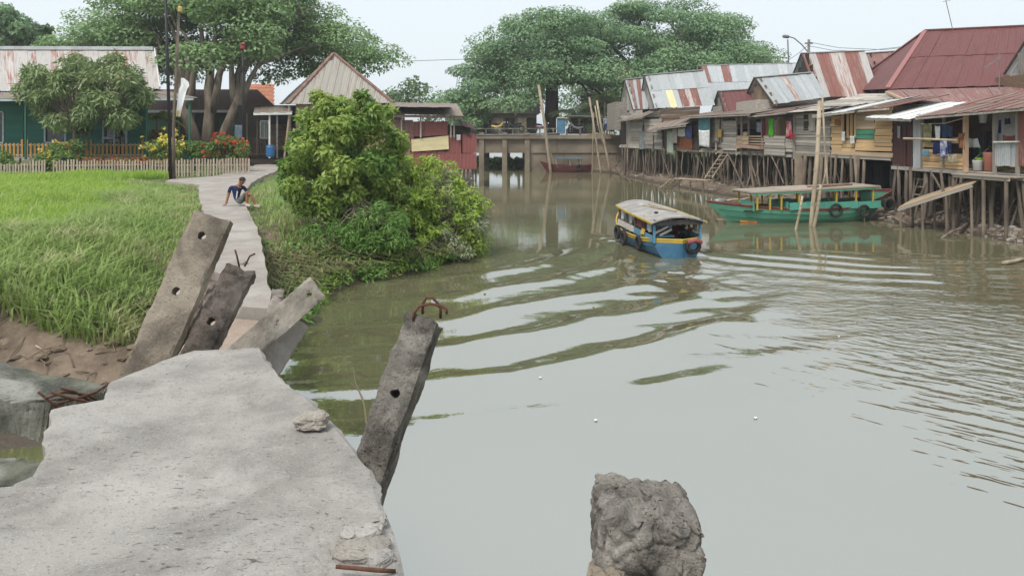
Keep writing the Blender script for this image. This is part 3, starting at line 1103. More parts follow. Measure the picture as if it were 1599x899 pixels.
def small_tree(name, label, base, z, clumps, n, leaf, mat, r0=.12, cat='tree', group=None, seed=5, aspect=.45, droop=.2, upbias=.6, bark=None, stems=1, crown='crown'):
    t = thing(name, base, label, cat, group)
    tr = MB()
    base = Vector(base)
    hub = Vector((base.x, base.y, z))
    for s in range(stems):
        q = Vector((random.uniform(-1, 1), random.uniform(-1, 1), 0)) * r0 * (1.5 if stems > 1 else 0)
        tr.tube(wander(base + q - Vector((0, 0, .2)), hub + q * 3, 4, .1), [r0 * (1 - .12 * i) for i in range(5)], 8)
    for c, r in clumps:
        c = Vector(c)
        tr.tube(wander(hub, c, 4, .2), [r0 * .5 * (1 - .2 * i) for i in range(5)], 5)
    tr.build('trunk', bark or BARK, t, smooth=True)
    foliage(crown, [tuple(c) for c, r in clumps], [r for c, r in clumps], n, leaf, mat, t, seed=seed, aspect=aspect, droop=droop, upbias=upbias)
    return t


# --- mango tree before the green house
random.seed(5)
base = P(115, 232, 40); base.z = 1.2
cl = []
for i in range(900):
    if len(cl) >= 62: break
    x, y = random.uniform(38, 228), random.uniform(78, 200)
    if ((x - 132) / 96) ** 2 + ((y - 146) / 62) ** 2 > 1: continue
    if y > 186 and 60 < x < 200 and random.random() < .6: continue
    c = P(x, y, 40 + random.uniform(-1.8, 1.8) * math.sqrt(max(0, 1 - ((x - 132) / 96) ** 2)))
    r = random.uniform(.4, .7)
    cl.append((c, (r, r, r * .75)))
small_tree('mango_tree', 'small mango tree with drooping leaves in front of the green house', base, 4.0, cl, 260, .34, MANGO, .13, seed=7, aspect=.24, droop=1.1, upbias=.3)

# --- trees behind the green house and on the horizon
def blob_tree(name, label, x0, x1, y0, y1, Y, mat, n=14, leaf=.4, per=240, group=None, seed=1, dens=1):
    random.seed(seed)
    b = P((x0 + x1) / 2, 200, Y); b.z = 1.5
    cl = []
    cx, cy, rx, ry = (x0 + x1) / 2, (y0 + y1) / 2, (x1 - x0) / 2, (y1 - y0) / 2
    while len(cl) < n:
        a, q = random.uniform(0, 6.28), math.sqrt(random.random())
        x, y = cx + rx * q * math.cos(a), cy + ry * q * math.sin(a)
        c = P(x, y, Y + random.uniform(-2, 2))
        r = random.uniform(.16, .3) * (x1 - x0) / F * Y
        cl.append((c, (r, r, r * .7)))
    return small_tree(name, label, b, cl[0][0].z - 1, cl, per, leaf, mat, .2, seed=seed, group=group, bark=BARK_DARK, aspect=.6)


blob_tree('broadleaf_tree', 'dark broadleaf tree behind the green house at the end of its tin roof', -40, 34, 15, 95, 62, RAIN_R, 20, .4, 300, seed=2)
blob_tree('broadleaf_tree', 'low rounded tree between the dark tree and the rain tree', 20, 82, 42, 92, 66, FARLEAF, 14, .4, 260, seed=3)
blob_tree('broadleaf_tree', 'thin feathery tree rising behind the pyramid roofed house', 598, 664, 122, 175, 88, FARLEAF, 15, .42, 90, seed=4)
blob_tree('broadleaf_tree', 'small hazy tree behind the brown shelf roof of the red shack', 655, 745, 148, 185, 92, FARLEAF, 14, .42, 110, seed=6)
blob_tree('broadleaf_tree', 'bushy green tree beside the small grey building past the bridge', 700, 760, 140, 196, 70, RAIN_R, 14, .35, 200, seed=8)

blob_tree('broadleaf_tree', 'dark leafy tree filling in below the broad rain tree beyond the bridge', 770, 850, 128, 200, 92, RAIN_R, 20, .4, 240, seed=15)
blob_tree('broadleaf_tree', 'shady tree closing the gap behind the palms and the vendor canopy', 880, 1000, 105, 205, 94, RAIN_R, 30, .4, 240, seed=16)
# --- palms
def palm(label, base, hub, nf, L, mat, seed, cat='palm', group=None, trunk_r=.14):
    random.seed(seed)
    t = thing('palm_tree', base, label, cat, group)
    MB().tube(wander(Vector(base) - Vector((0, 0, .2)), hub, 5, .05), [trunk_r * (1 - .05 * i) for i in range(6)], 8).build('trunk', BARK, t, smooth=True)
    hub = Vector(hub)
    for k in range(nf):
        a = 2 * math.pi * k / nf + random.uniform(-.3, .3)
        el = random.uniform(.15, 1.2)
        d = Vector((math.cos(a), math.sin(a), 0))
        mb = MB()
        pts = [hub + d * (L * q * math.cos(el * (1 - q * .6))) + UP * (L * q * math.sin(el) - L * .75 * q * q) for q in [i / 9 for i in range(10)]]
        mb.tube(pts, [.03 * (1 - .09 * i) for i in range(10)], 4)
        for i in range(1, 10):
            for q in (0, .33, .66):
                if i == 9 and q: continue
                p = pts[i].lerp(pts[min(i + 1, 9)], q)
                ax = (pts[min(i + 1, 9)] - pts[i - 1]).normalized()
                for s in (-1, 1):
                    sd = ax.cross(UP).normalized() * s
                    l = L * .26 * (1 - .06 * i)
                    tip = p + sd * l * .75 + ax * l * .5 - UP * l * .55
                    mb.add([p, p + ax * .05 + sd * l * .3 - UP * l * .1, tip, p - ax * .03 + sd * l * .28 - UP * l * .12], [(0, 1, 2, 3)])
        mb.build('frond', mat, t)
    return t


PALM_M = leaf_mat('palm_leaf', (.09, .13, .06), (.17, .20, .10), scale=.5)
YPALM = leaf_mat('yellow_palm_leaf', (.25, .22, .04), (.13, .2, .04), scale=.8)
hub = P(905, 185, 69); palm('grey green palm with drooping fronds beyond the bridge rail', P(905, 200, 69), hub, 12, 3.2, PALM_M, 3)
hub = P(945, 160, 68); palm('tall fronded palm beside the end of the tin roofed house row', P(945, 200, 68), hub, 14, 4.2, PALM_M, 4)
b = P(245, 232, 46); b.z = 1.2
palm('yellowing garden palm at the corner of the green house', b, P(246, 185, 46), 10, 1.7, YPALM, 6, trunk_r=.08)

# --- shrubs on the spit
def shrub_px(name, label, spec, n_cl, per, leaf, mat, base, seed, r=(.2, .42), group=None, aspect=.42, stems=3, droop=.35):
    """spec: list of (px,py,rx,ry,Y,dY) ellipses that the bush fills"""
    random.seed(seed)
    cl = []
    tot = sum(s[2] * s[3] for s in spec)
    for (x, y, rx, ry, Y, dY) in spec:
        k = max(2, int(n_cl * rx * ry / tot))
        for _ in range(k):
            a, q = random.uniform(0, 6.28), random.random() ** .45
            u, v = q * math.cos(a), q * math.sin(a)
            dz = math.sqrt(max(0, 1 - q * q))
            Yd = Y + dY * random.uniform(-1, .6) * max(.25, dz)
            c = P(x + rx * u, y + ry * v, Yd)
            rr = random.uniform(*r)
            c.z = max(c.z, .12 + rr * .5)
            if random.random() < .22:                       # a sprig standing off the mass
                c = c + Vector((u * .22, random.uniform(-.2, .2), -v * .22 + .05))
                rr *= .55
            cl.append((c, (rr, rr, rr * .8)))
    return small_tree(name, label, base, base[2] + 1.1, cl, per, leaf, mat, .03, 'shrub', group, seed, aspect=aspect, droop=droop, upbias=.55, stems=stems, crown='foliage')


b = P(515, 395, 18.6); b.z = .75
shrub_px('riverside_shrub', 'tall yellow green leafy shrub standing beside the footpath', [(535, 230, 84, 70, 18.6, 1.7), (500, 268, 58, 60, 18.2, 1.3), (555, 190, 62, 36, 18.8, 1.3), (590, 300, 45, 60, 19, 1.0), (535, 335, 42, 40, 18.0, .8)], 175, 190, .15, SHRUB, b, 11, r=(.16, .34))
b = P(640, 380, 19.6); b.z = .55
shrub_px('riverside_shrub', 'lower spreading bright green shrub leaning out over the water', [(655, 300, 62, 62, 20.5, 1.5), (700, 335, 52, 48, 20.5, 1.4), (610, 350, 55, 52, 19.0, 1.0), (690, 375, 55, 30, 20.0, 1.0), (600, 390, 50, 22, 18.6, .6), (722, 392, 34, 22, 20.9, .6)], 140, 190, .12, SHRUB2, b, 12, r=(.16, .36))
b = P(725, 370, 21); b.z = .3
shrub_px('riverside_shrub', 'pale greyish weed at the tip of the spit by the water', [(720, 352, 38, 44, 20.6, .8), (670, 390, 52, 18, 19.4, .5)], 60, 130, .11, PALE, b, 13, r=(.16, .3))
b = P(560, 350, 17.6); b.z = .7
shrub_px('riverside_shrub', 'feathery deep green fern bush at the foot of the tall shrub', [(590, 352, 48, 42, 17.6, .6), (520, 375, 40, 30, 17.4, .5), (560, 392, 40, 18, 17.4, .4)], 52, 220, .13, WEED_M, b, 14, r=(.18, .32), aspect=.2)
# green growth spilling down the bank to the water
random.seed(77)
for nm, mt, lab, nn, lf in (('bank_weeds', WEED_M, 'low green weeds spilling down the bank below the shrubs', 150, .13), ('creeper', SHRUB2, 'bright creeper trailing over the spit towards the water', 110, .10)):
    cw, rw = [], []
    while len(cw) < nn:
        x, y = random.uniform(-5.6, -.6), random.uniform(13.0, 23)
        d_ = float(left_d(np.array([x]), np.array([y]))[0])
        if d_ < .02 or d_ > 1.6 or bool(on_path(np.array([x]), np.array([y]), .35)[0]) or (y < 16 and random.random() < .5): continue
        r_ = random.uniform(.12, .26)
        cw.append((x, y, float(ground_z(np.array([x]), np.array([y]))[0]) + r_ * .6)); rw.append((r_ * 1.3, r_ * 1.3, r_))
    tag(foliage(nm, cw, rw, 70, lf, mt, None, seed=nn, aspect=.35, droop=.5), lab, 'weeds', kind='stuff')
# broad leaved plants in the mud
for i, (x, y) in enumerate([(655, 398), (630, 405), (448, 428), (505, 436), (690, 402)]):
    p = PZ(x, y, .15)
    p.z = float(ground_z(np.array([p.x]), np.array([p.y]))[0])
    t = thing('waterside_plant', p, ['glossy waterside plant under the low shrub', 'waterside plant with broad leaves below the tall shrub', 'small green plant on the mud beside the path edge',
                                     'low green plant on the mud near the two leaning planks', 'broad leaved plant where the pale weed meets the water'][i], 'plant')
    for k in range(16 if i < 2 else 11):
        a = random.uniform(0, 6.28)
        l = random.uniform(.18, .36)
        d = Vector((math.cos(a), math.sin(a), 0))
        s = Vector((-d.y, d.x, 0))
        q = p + d * random.uniform(.02, .3) + UP * random.uniform(.05, .18)
        MB().add([p, q + s * .01, q + d * l * .4 + s * l * .3 + UP * l * .25, q + d * l + UP * l * .05, q + d * l * .4 - s * l * .3 + UP * l * .25],
                 [(0, 1, 2, 3), (0, 3, 4, 1)]).build('leaf', WEED_M, t)


# ------------------------------------------------------------------ broken concrete in the foreground
def grid_box(L, W, T, nx, ny, nz):
    """closed box made of fine quads, x in 0..L, y and z centred"""
    bm = bmesh.new()
    seen = {}

    def vert(i, j, k):
        key = (i, j, k)
        if key not in seen:
            seen[key] = bm.verts.new((L * i / nx, W * (j / ny - .5), T * (k / nz - .5)))
        return seen[key]
    for i in range(nx):
        for j in range(ny):
            bm.faces.new([vert(i, j, 0), vert(i, j + 1, 0), vert(i + 1, j + 1, 0), vert(i + 1, j, 0)])
            bm.faces.new([vert(i, j, nz), vert(i + 1, j, nz), vert(i + 1, j + 1, nz), vert(i, j + 1, nz)])
    for i in range(nx):
        for k in range(nz):
            bm.faces.new([vert(i, 0, k), vert(i + 1, 0, k), vert(i + 1, 0, k + 1), vert(i, 0, k + 1)])
            bm.faces.new([vert(i, ny, k), vert(i, ny, k + 1), vert(i + 1, ny, k + 1), vert(i + 1, ny, k)])
    for j in range(ny):
        for k in range(nz):
            bm.faces.new([vert(0, j, k), vert(0, j, k + 1), vert(0, j + 1, k + 1), vert(0, j + 1, k)])
            bm.faces.new([vert(nx, j, k), vert(nx, j + 1, k), vert(nx, j + 1, k + 1), vert(nx, j, k + 1)])
    return bm


def cut_holes(bm, holes, T):
    """round bolt holes right through the plank"""
    me = bpy.data.meshes.new('tmp')
    bm.to_mesh(me)
    bm.free()
    ob = bpy.data.objects.new('tmp', me)
    col.objects.link(ob)
    cutters = []
    for x, y, r in holes:
        c = MB().lathe((x, y, -T), [(r, 0), (r, 2 * T)], 20)
        cm = bpy.data.meshes.new('tmpc')
        cm.from_pydata(c.v, [], c.f)
        co = bpy.data.objects.new('tmpc', cm)
        col.objects.link(co)
        md = ob.modifiers.new('b', 'BOOLEAN')
        md.operation = 'DIFFERENCE'
        md.object = co
        md.solver = 'EXACT'
        cutters.append(co)
    dg = bpy.context.evaluated_depsgraph_get()
    dg.update()
    out = bpy.data.meshes.new_from_object(ob.evaluated_get(dg))
    for o in cutters + [ob]:
        bpy.data.objects.remove(o)
    return out


def pile(name, label, a, b, W, T, mat, face=(0, -1, 0), holes=(), rough=.012, chip=.03, seed=0, res=.028, endchip=.05, cat='pile', group=None):
    a, b = Vector(a), Vector(b)
    L = (b - a).length
    bm = grid_box(L, W, T, max(4, int(L / res)), max(4, int(W / res)), max(3, int(T / res)))
    if holes: me = cut_holes(bm, holes, T)
    else:
        me = bpy.data.meshes.new(name)
        bm.to_mesh(me)
        bm.free()
    x = (b - a).normalized()
    z = Vector(face)
    z = (z - x * z.dot(x)).normalized()
    y = z.cross(x)
    R = Matrix((x, y, z)).transposed()
    n = len(me.vertices)
    so = Vector((seed * 3.1, seed * 1.7, seed * 2.3))
    for v in me.vertices:
        p = v.co.copy()
        q = p + so
        ey = abs(p.y) / (W / 2)
        ez = abs(p.z) / (T / 2)
        d = noise.fractal(q * 15, 1, 2, 5) * rough
        # broken arrises and a ragged head
        if ey > .86 and ez > .7:
            c = max(0, noise.noise(q * 5) + .15) * chip + max(0, noise.noise(q * 17)) * chip * .5
            p.y -= math.copysign(c, p.y)
            p.z -= math.copysign(c, p.z)
        for hx_, hy_, hr_ in holes:                     # spalled rims
            if math.hypot(p.x - hx_, p.y - hy_) < hr_ * 1.5:
                p.x += noise.noise(q * 38) * .011
                p.y += noise.noise(q * 38 + Vector((5, 1, 3))) * .011
        if p.x > L - .12:
            c = (p.x - (L - .12)) / .12
            p.x += c * (noise.noise(q * 6) - .3) * endchip + c * noise.noise(q * 18) * endchip * .4
        dirv = Vector((0, p.y / W, p.z / T))
        if dirv.length > 1e-6: p += dirv.normalized() * d
        v.co = R @ p
    me.materials.clear()
    me.materials.append(mat)
    o = link(name, me, None, a)
    tag(o, label, cat, group)
    return o


# the near slab: outline read off at its own level, z about 1.85
SL = [(-2.9, -1.5), (-2.75, 1.5), (-2.62, 3.10), (-2.22, 3.24), (-2.17, 3.40), (-2.56, 4.08), (-2.60, 4.16), (-2.36, 4.26), (-2.47, 4.52), (-2.35, 4.95), (-2.22, 5.24)]
SR = [(.5, -1.5), (-.02, 1.5), (-.52, 3.06), (-.59, 3.24), (-.63, 3.40), (-1.02, 4.05), (-1.08, 4.14), (-1.17, 4.26), (-1.38, 4.52), (-1.66, 4.98), (-1.80, 5.28)]
zs = [1.90, 1.87, 1.85, 1.85, 1.85, 1.85, 1.85, 1.86, 1.87, 1.86, 1.85]
bro = walkway(SL, SR, 1.85, .16, SLAB, 'broken_slab', nc=60, sub=9, amp=.012, jag=.03, zs=zs, origin=(-1.5, 2, 1.7))
tag(bro, 'large broken slab of pale pitted concrete walkway in the foreground', 'slab')
# support beam below it
sb = walkway([(-2.3, -1), (-2.1, 3), (-2.3, 4.7)], [(-.6, -1), (-.95, 3), (-1.75, 4.7)], 1.68, .22, PILE_GREY, 'under_beam', nc=4, sub=4)
sb.parent = bro
sb.location = -Vector(bro.location) + sb.location

# ragged patch at its right edge and a stone on top
random.seed(2)


def stone(name, label, c, s, mat, seed, rz=0, cat='stone', group=None, n=5, flat=.0):
    bm = bmesh.new()
    bmesh.ops.create_icosphere(bm, subdivisions=n, radius=1)
    so = Vector((seed, seed * 2.3, seed * .7))
    for v in bm.verts:
        p = v.co.copy()
        for k in range(3):
            p[k] = math.copysign(abs(p[k]) ** .6, p[k])
        p *= 1 + .28 * noise.fractal(p * .9 + so, 1, 2, 5) + .10 * noise.fractal(p * 3.1 + so, 1, 2, 4)
        v.co = Matrix.Rotation(rz, 3, 'Z') @ Vector((p.x * s[0], p.y * s[1], max(p.z, -.7) * s[2]))
    me = bpy.data.meshes.new(name)
    bm.to_mesh(me)
    bm.free()
    me.materials.append(mat)
    o = link(name, me, None, c)
    return tag(o, label, cat, group)


c = PZ(487, 662, 1.88)
c.z = 1.9
stone('concrete_chunk', 'loose flat chunk of concrete lying on the slab edge', c, (.082, .06, .042), concrete('chunk', (.37, .335, .295), (.26, .225, .19), (.42, .38, .335), .5, 1.5, .7), 4)
for i, (x, y, a, b2, lab) in enumerate([(560, 862, .10, .07, 'crumbled pale lump on the right edge of the slab'), (573, 835, .055, .05, 'rough grey lump behind the pale crumbled lump'),
                                        (590, 872, .05, .06, 'small broken lump at the slab edge beside the rusty bar'), (548, 838, .04, .035, 'pebble sized crumb on the slab near the crumbled lump'),
                                        (592, 815, .03, .03, 'chipped crumb on the slab edge below the dark pile')]):
    c = PZ(x, y, 1.86)
    c.z = 1.865
    stone('concrete_lump', lab, c, (a, b2, .026), SLAB if i else concrete('lump', (.37, .335, .295), (.26, .235, .205), (.42, .385, .345), .8, 1.6, .9), 7 + i, .4 * i, n=4)
mb = MB()
pts = [PZ(525, 884, 1.9), PZ(560, 887, 1.9), PZ(590, 890, 1.89), PZ(617, 891, 1.87)]
tag(mb.tube(pts, .007, 8).build('reinforcing_bar', REBAR, smooth=True), 'rusty bar lying across the crumbled corner of the slab', 'bar')
for i in range(16):
    pass

# the broken slab piece to the left, mossy on its side
lp = [(-4.9, 4.9), (-3.9, 4.93), (-3.45, 4.95), (-3.12, 4.98)]
rp = [(-4.9, 5.75), (-3.9, 5.6), (-3.2, 5.35), (-2.75, 5.15)]
ch = walkway(lp, rp, 1.66, .27, LICHEN, 'fallen_slab', nc=16, sub=10, amp=.02, jag=.05, origin=(-4, 5.2, 1.4), zs=[1.70, 1.68, 1.64, 1.58])
tag(ch, 'fallen slab with dark lichened side beside the broken walkway', 'slab')
ch2 = walkway([(-5.6, 6.8), (-4.9, 6.75), (-4.3, 6.7)], [(-5.4, 7.5), (-4.8, 7.3), (-4.25, 7.0)], .22, .5, LICHEN, 'sunken_slab', nc=8, sub=8, amp=.03, jag=.06, origin=(-5, 7, -.2), zs=[.1, .16, .22])
tag(ch2, 'dark slab half sunk in the water below the fallen slab', 'slab')
# bent bars between the two
random.seed(9)
for i, (pp) in enumerate([[(80, 612), (110, 622), (150, 630), (178, 628)], [(88, 630), (120, 622), (150, 612), (168, 600)], [(70, 622), (100, 612), (135, 616), (160, 630)], [(95, 606), (118, 612), (140, 626)], [(60, 612), (90, 636), (120, 640)]]):
    pts = [P(x, y, 4.45 + .1 * k + .05 * i) for k, (x, y) in enumerate(pp)]
    tag(MB().tube(pts, .008, 7).build('reinforcing_bar', REBAR, smooth=True),
        ['long bent rusty bar reaching from the fallen slab to the walkway', 'rusty bar rising across the other bent bars', 'wavy rusty bar above the gap', 'short rusty bar under the mud edge',
         'drooping rusty bar over the dark slab side'][i], 'bar')
# floating stick in the pocket of water
tag(MB().tube([PZ(-10, 742, .01), PZ(15, 730, .02), PZ(46, 728, .01)], .012, 6).build('stick', BAMBOO), 'pale stick floating beside the left edge of the slab', 'stick')


def pile_px(name, label, p0, Y0, p1, Y1, wpx, T, mat, ext=1.0, holes=(), **k):
    """p0 lower, p1 upper end on the face's middle line; the pile goes on downwards by ext metres"""
    a, b = P(p0[0], p0[1], Y0), P(p1[0], p1[1], Y1)
    W = wpx / F * (Y0 + Y1) / 2
    d = (b - a).normalized()
    L = (b - a).length
    a2 = a - d * ext
    hs = [(ext + L * f, W * off, r) for f, off, r in holes]
    return pile(name, label, a2, b, W, T, mat, holes=hs, **k)


pA = pile_px('leaning_pile', 'tall weathered grey concrete plank with two holes leaning right by the slab', (226, 585), 5.9, (334, 338), 6.35, 62, .13, PILE_GREY, ext=1.6,
             holes=((.86, .02, .034), (.50, .05, .034)), seed=1, rough=.006, chip=.02, endchip=.02)
pB = pile_px('leaning_pile', 'dark scorched concrete plank with bent bars sticking from its top', (306, 560), 6.5, (378, 420), 6.9, 46, .16, PILE_BURNT, ext=1.5,
             holes=((.38, .05, .035),), seed=2, rough=.014, chip=.05, endchip=.07)
for q in ([(374, 418), (370, 400), (367, 390)], [(382, 416), (390, 400), (398, 396)]):
    r_ = MB().tube([P(x, y, 6.88) for x, y in q], .009, 6).build('bar', REBAR, pB, smooth=True)
pile_px('leaning_pile', 'short dark beam tucked behind the tall plank with two holes', (268, 540), 6.9, (336, 425), 7.3, 26, .14, PILE_BURNT, ext=1.0, seed=6, rough=.02, chip=.05)
pile_px('leaning_pile', 'pale slanting concrete plank with two holes leaning towards the water', (385, 545), 7.3, (498, 446), 7.6, 40, .12, PILE_PALE, ext=1.2,
        holes=((.86, 0, .026), (.42, 0, .028)), seed=3, rough=.008, chip=.02, endchip=.03)
pile_px('leaning_pile', 'smooth pale slab end under the slanting plank', (425, 560), 7.5, (462, 500), 7.7, 44, .1, PATHC, ext=.8, seed=4, rough=.006, chip=.01, endchip=.02)
pile_px('leaning_pile', 'broken pale stub sticking up at the end of the footpath', (425, 500), 8.3, (437, 450), 8.4, 18, .1, PATHC, ext=.8, seed=5, rough=.02, chip=.03, endchip=.06)
# the sagging strip between the two broken ends
mid = walkway([(-3.0, 5.5), (-3.2, 6.8), (-3.75, 8.6)], [(-2.0, 5.5), (-2.3, 6.8), (-2.75, 8.5)], 1.1, .14, concrete('fallen_strip', (.36, .28, .225), (.27, .21, .17), (.42, .34, .28), .3, 1, .4), 'sagging_slab',
              nc=14, sub=10, amp=.015, jag=.04, zs=[.75, .98, 1.24], origin=(-2.9, 7, .8))
tag(mid, 'sunken brownish slab between the broken ends of the walkway', 'slab')
random.seed(31)
for i, (x, y, s, z) in enumerate([(372, 412, .10, 1.42), (398, 470, .12, 1.36), (410, 482, .08, 1.30), (352, 440, .11, 1.40), (340, 470, .12, 1.2), (330, 500, .1, 1.1), (385, 486, .07, 1.3)]):
    c = PZ(x, y, z - .06)
    stone('rubble', ['jagged rubble piece where the footpath surface breaks off', 'pale rubble lump hanging at the broken path end', 'small rubble lump at the lip of the broken path',
                     'rubble wedge beside the scorched plank', 'rough rubble between the leaning planks', 'lower rubble lump behind the tall plank', 'chip of rubble at the lip over the sunken slab'][i],
          c, (s * 1.2, s, s * .55), PATHC if i < 4 else PILE_PALE, 20 + i, .7 * i, cat='rubble', n=4)

# pile on the right with a rusty loop at its head
pR = pile_px('leaning_pile', 'dark pitted concrete pile leaning over the water with a rusty loop on top', (568, 770), 3.75, (664, 497), 4.05, 56, .17, PILE_DARK, ext=2.2,
             holes=((.545, -.02, .022),), seed=8, rough=.007, chip=.022, endchip=.04, face=(-.25, -1, .0), res=.018)
Y = 4.03
lp = [(645, 500), (647, 488), (655, 478), (672, 474), (690, 478), (698, 484), (697, 490)]
MB().tube([P(x, y, Y - .06) for x, y in lp], .008, 8).build('loop_bar', REBAR, pR, smooth=True)
lp = [(660, 490), (660, 474), (666, 464), (676, 465), (684, 474), (688, 482), (688, 497)]
MB().tube([P(x, y, Y + .04) for x, y in lp], .008, 8).build('loop_bar', REBAR, pR, smooth=True)
for i, (x, y, s, m_) in enumerate([(622, 636, .042, LICHEN), (612, 655, .02, PILE_PALE), (600, 664, .016, PILE_DARK), (628, 654, .018, PILE_DARK), (606, 700, .02, PILE_DARK), (655, 545, .015, PILE_PALE)]):
    o = stone('knob', None, P(x, y, 3.79 + (770 - y) * .0011 - .1), (s, s * .6, s * 1.0), m_, 50 + i, n=3)
    del o['category']
    o.parent = pR
    o.location = Vector(o.location) - Vector(pR.location)
# dry twigs beside it
t = thing('dry_twig', PZ(575, 655, 1.2), 'bare twig with a fork standing behind the leaning pile', 'twig')
MB().tube([P(572, 660, 4.6), P(570, 640, 4.6), P(566, 620, 4.6), P(556, 600, 4.6), P(552, 576, 4.6)], [.006, .005, .004, .003, .002], 5).build('stem', BAMBOO, t)
MB().tube([P(569, 632, 4.6), P(560, 610, 4.62), P(548, 598, 4.6)], [.004, .003, .002], 5).build('branch', BAMBOO, t)

# stump of a pile close by the camera
SY = 2.25
W_ = .325


def stump():
    base = P(1008, 770, SY)
    h = 2.7
    T_ = .30
    bm = grid_box(h, W_, T_, 260, 60, 56)
    me = bpy.data.meshes.new('broken_pile')
    bm.to_mesh(me)
    bm.free()
    for v in me.vertices:
        p = v.co.copy()
        x, y, z = p.x, p.y, p.z                       # x runs up the pile, +z is towards the camera
        q = Vector((x * 3, y * 3, z * 3))
        d = Vector((y / (W_ / 2), z / (T_ / 2)))
        rr = (abs(d.x) ** 9 + abs(d.y) ** 9) ** (1 / 9)
        m = max(abs(d.x), abs(d.y))
        k = (m / rr) if rr > 1e-6 else 1
        y, z = y * k, z * k
        up = min(1, max(0, (x - (h - .8)) / .5))
        ho = x - h
        ridged = 1 - abs(noise.noise(q * 3.1 + Vector((2, 5, 1)))) * 2
        a = noise.fractal(q * 3.4, 1, 2, 5) * .011 - max(0, ridged - .6) * .035 + noise.noise(q * 11) * .005 + noise.noise(q * 26) * .0025
        c0 = noise.voronoi(q * 6.5)[0][0]
        a += (.3 - min(c0, .55)) * .020
        vd = noise.voronoi(q * 3.2 + Vector((3, 1, 2)) + Vector((noise.noise(q * 4), noise.noise(q * 4 + Vector((5, 0, 0))), 0)) * .25)[0]
        a -= .013 * max(0, 1 - (vd[1] - vd[0]) / .13)
        c1 = noise.voronoi(q * 15 + Vector((3, 1, 2)))[0][0]
        a += (.3 - min(c1, .5)) * .012
        # the hollow on the face
        hx, hy = (ho + .205), (y + .025)
        if z > 0: a -= .05 * math.exp(-(hx * hx / .0009 + hy * hy / .0011))
        dv = Vector((y / W_, z / T_))
        dv = dv.normalized() if dv.length > 1e-5 else dv
        a *= .25 + .75 * up
        y += dv.x * a
        z += dv.y * a
        if ho > -.10:
            c = (ho + .10) / .10
            x += c * (-.045 * (y / W_ + .1) + noise.fractal(q * 4.5, 1, 2, 5) * .022 - .03 * (abs(y) / (W_ / 2)) ** 6 - .025 * max(0, z / (T_ / 2)) ** 3 + (.3 - min(c0, .55)) * .03)
        taper = 1 - .05 * max(0, (x - (h - .3)) / .3)
        v.co = Vector((y * taper, -z * taper, x - h))
    me.materials.append(STUMP)
    for pl in me.polygons: pl.use_smooth = True
    o = link('broken_pile', me, None, base)
    tag(o, 'stump of a crumbling concrete pile standing in the river near the slab', 'pile')
    random.seed(44)
    for i, (px, py, s, m_) in enumerate([(941, 784, .010, PILE_GREY), (1098, 862, .010, M('red_pebble', (.20, .06, .045), (.14, .05, .045), 20)), (1062, 806, .012, STUMP)]):
        side = px in (941, 1098)
        bm = bmesh.new()
        bmesh.ops.create_icosphere(bm, subdivisions=3, radius=1)
        for v in bm.verts:
            v.co = Vector((v.co.x * s * random.uniform(.97, 1.03), v.co.y * s * .8, v.co.z * s * .8)) * (1 + .25 * noise.noise(v.co * 1.1 + Vector((i, 0, 0))))
        me = bpy.data.meshes.new('pebble')
        bm.to_mesh(me)
        bm.free()
        me.materials.append(m_)
        for pl in me.polygons: pl.use_smooth = True
        k = link('pebble', me, o)
        k.location = P(px, py + 12, SY - T_ / 2 + (.10 if side else .004)) - base
    # the smooth outer skin still clinging to the left arris
    bm = grid_box(1.0, .10, .035, 60, 12, 4)
    for v in bm.verts:
        x, y, z = v.co
        q = Vector((x * 9, y * 9, z * 9))
        if x > .85: x += (x - .85) / .15 * (noise.noise(q * 1.5) * .05 - .35 * max(0, y) - .01 + noise.noise(q * 5) * .015)
        y += noise.noise(q * .8) * .006
        v.co = Vector((y, -z, x - 1.0))
    me = bpy.data.meshes.new('outer_skin')
    bm.to_mesh(me)
    bm.free()
    me.materials.append(PILE_BROWN)
    k = link('outer_skin', me, o)
    k.rotation_euler = (0, 0, math.radians(-22))
    k.location = (-.142, -.150, -.135)
    return o


STUMP = concrete('stump_concrete', (.28, .252, .22), (.105, .095, .082), (.47, .43, .385), .8, 2.4, 1.0)
PILE_BROWN = concrete('skin_concrete', (.235, .195, .15), (.16, .132, .10), (.29, .245, .195), .3, 1.3, .5)
stump()


# ------------------------------------------------------------------ left bank: houses, fences, garden
TEAL = M('teal_boards', (.016, .125, .092), (.028, .16, .118), 3, coord='obj', stretch=(1, 5, 5), rnd=.18, bump=.2)
TEAL_L = M('pale_blue_trim', (.46, .56, .58), (.38, .47, .49), 5, rnd=.08)
YELLOW = M('yellow_picket_paint', (.50, .25, .06), (.40, .19, .045), 5, rnd=.15)
BONE = M('bone_picket_paint', (.50, .42, .34), (.32, .25, .19), 6, rnd=.2, coord='obj')
PALEGREEN = M('pale_green_wall', (.10, .22, .14), (.08, .18, .12), 2)
MAROON = M('maroon_door', (.10, .022, .02), (.07, .02, .018), 4)
ORANGE_TILE = M('orange_tile', (.42, .17, .10), (.32, .13, .08), 5, rnd=.1)
BROWNROOF = M('brown_eave', (.19, .125, .105), (.13, .09, .075), 3, rnd=.1)
INTERIOR = M('dim_interior', (.05, .04, .035), (.035, .03, .026), 2)


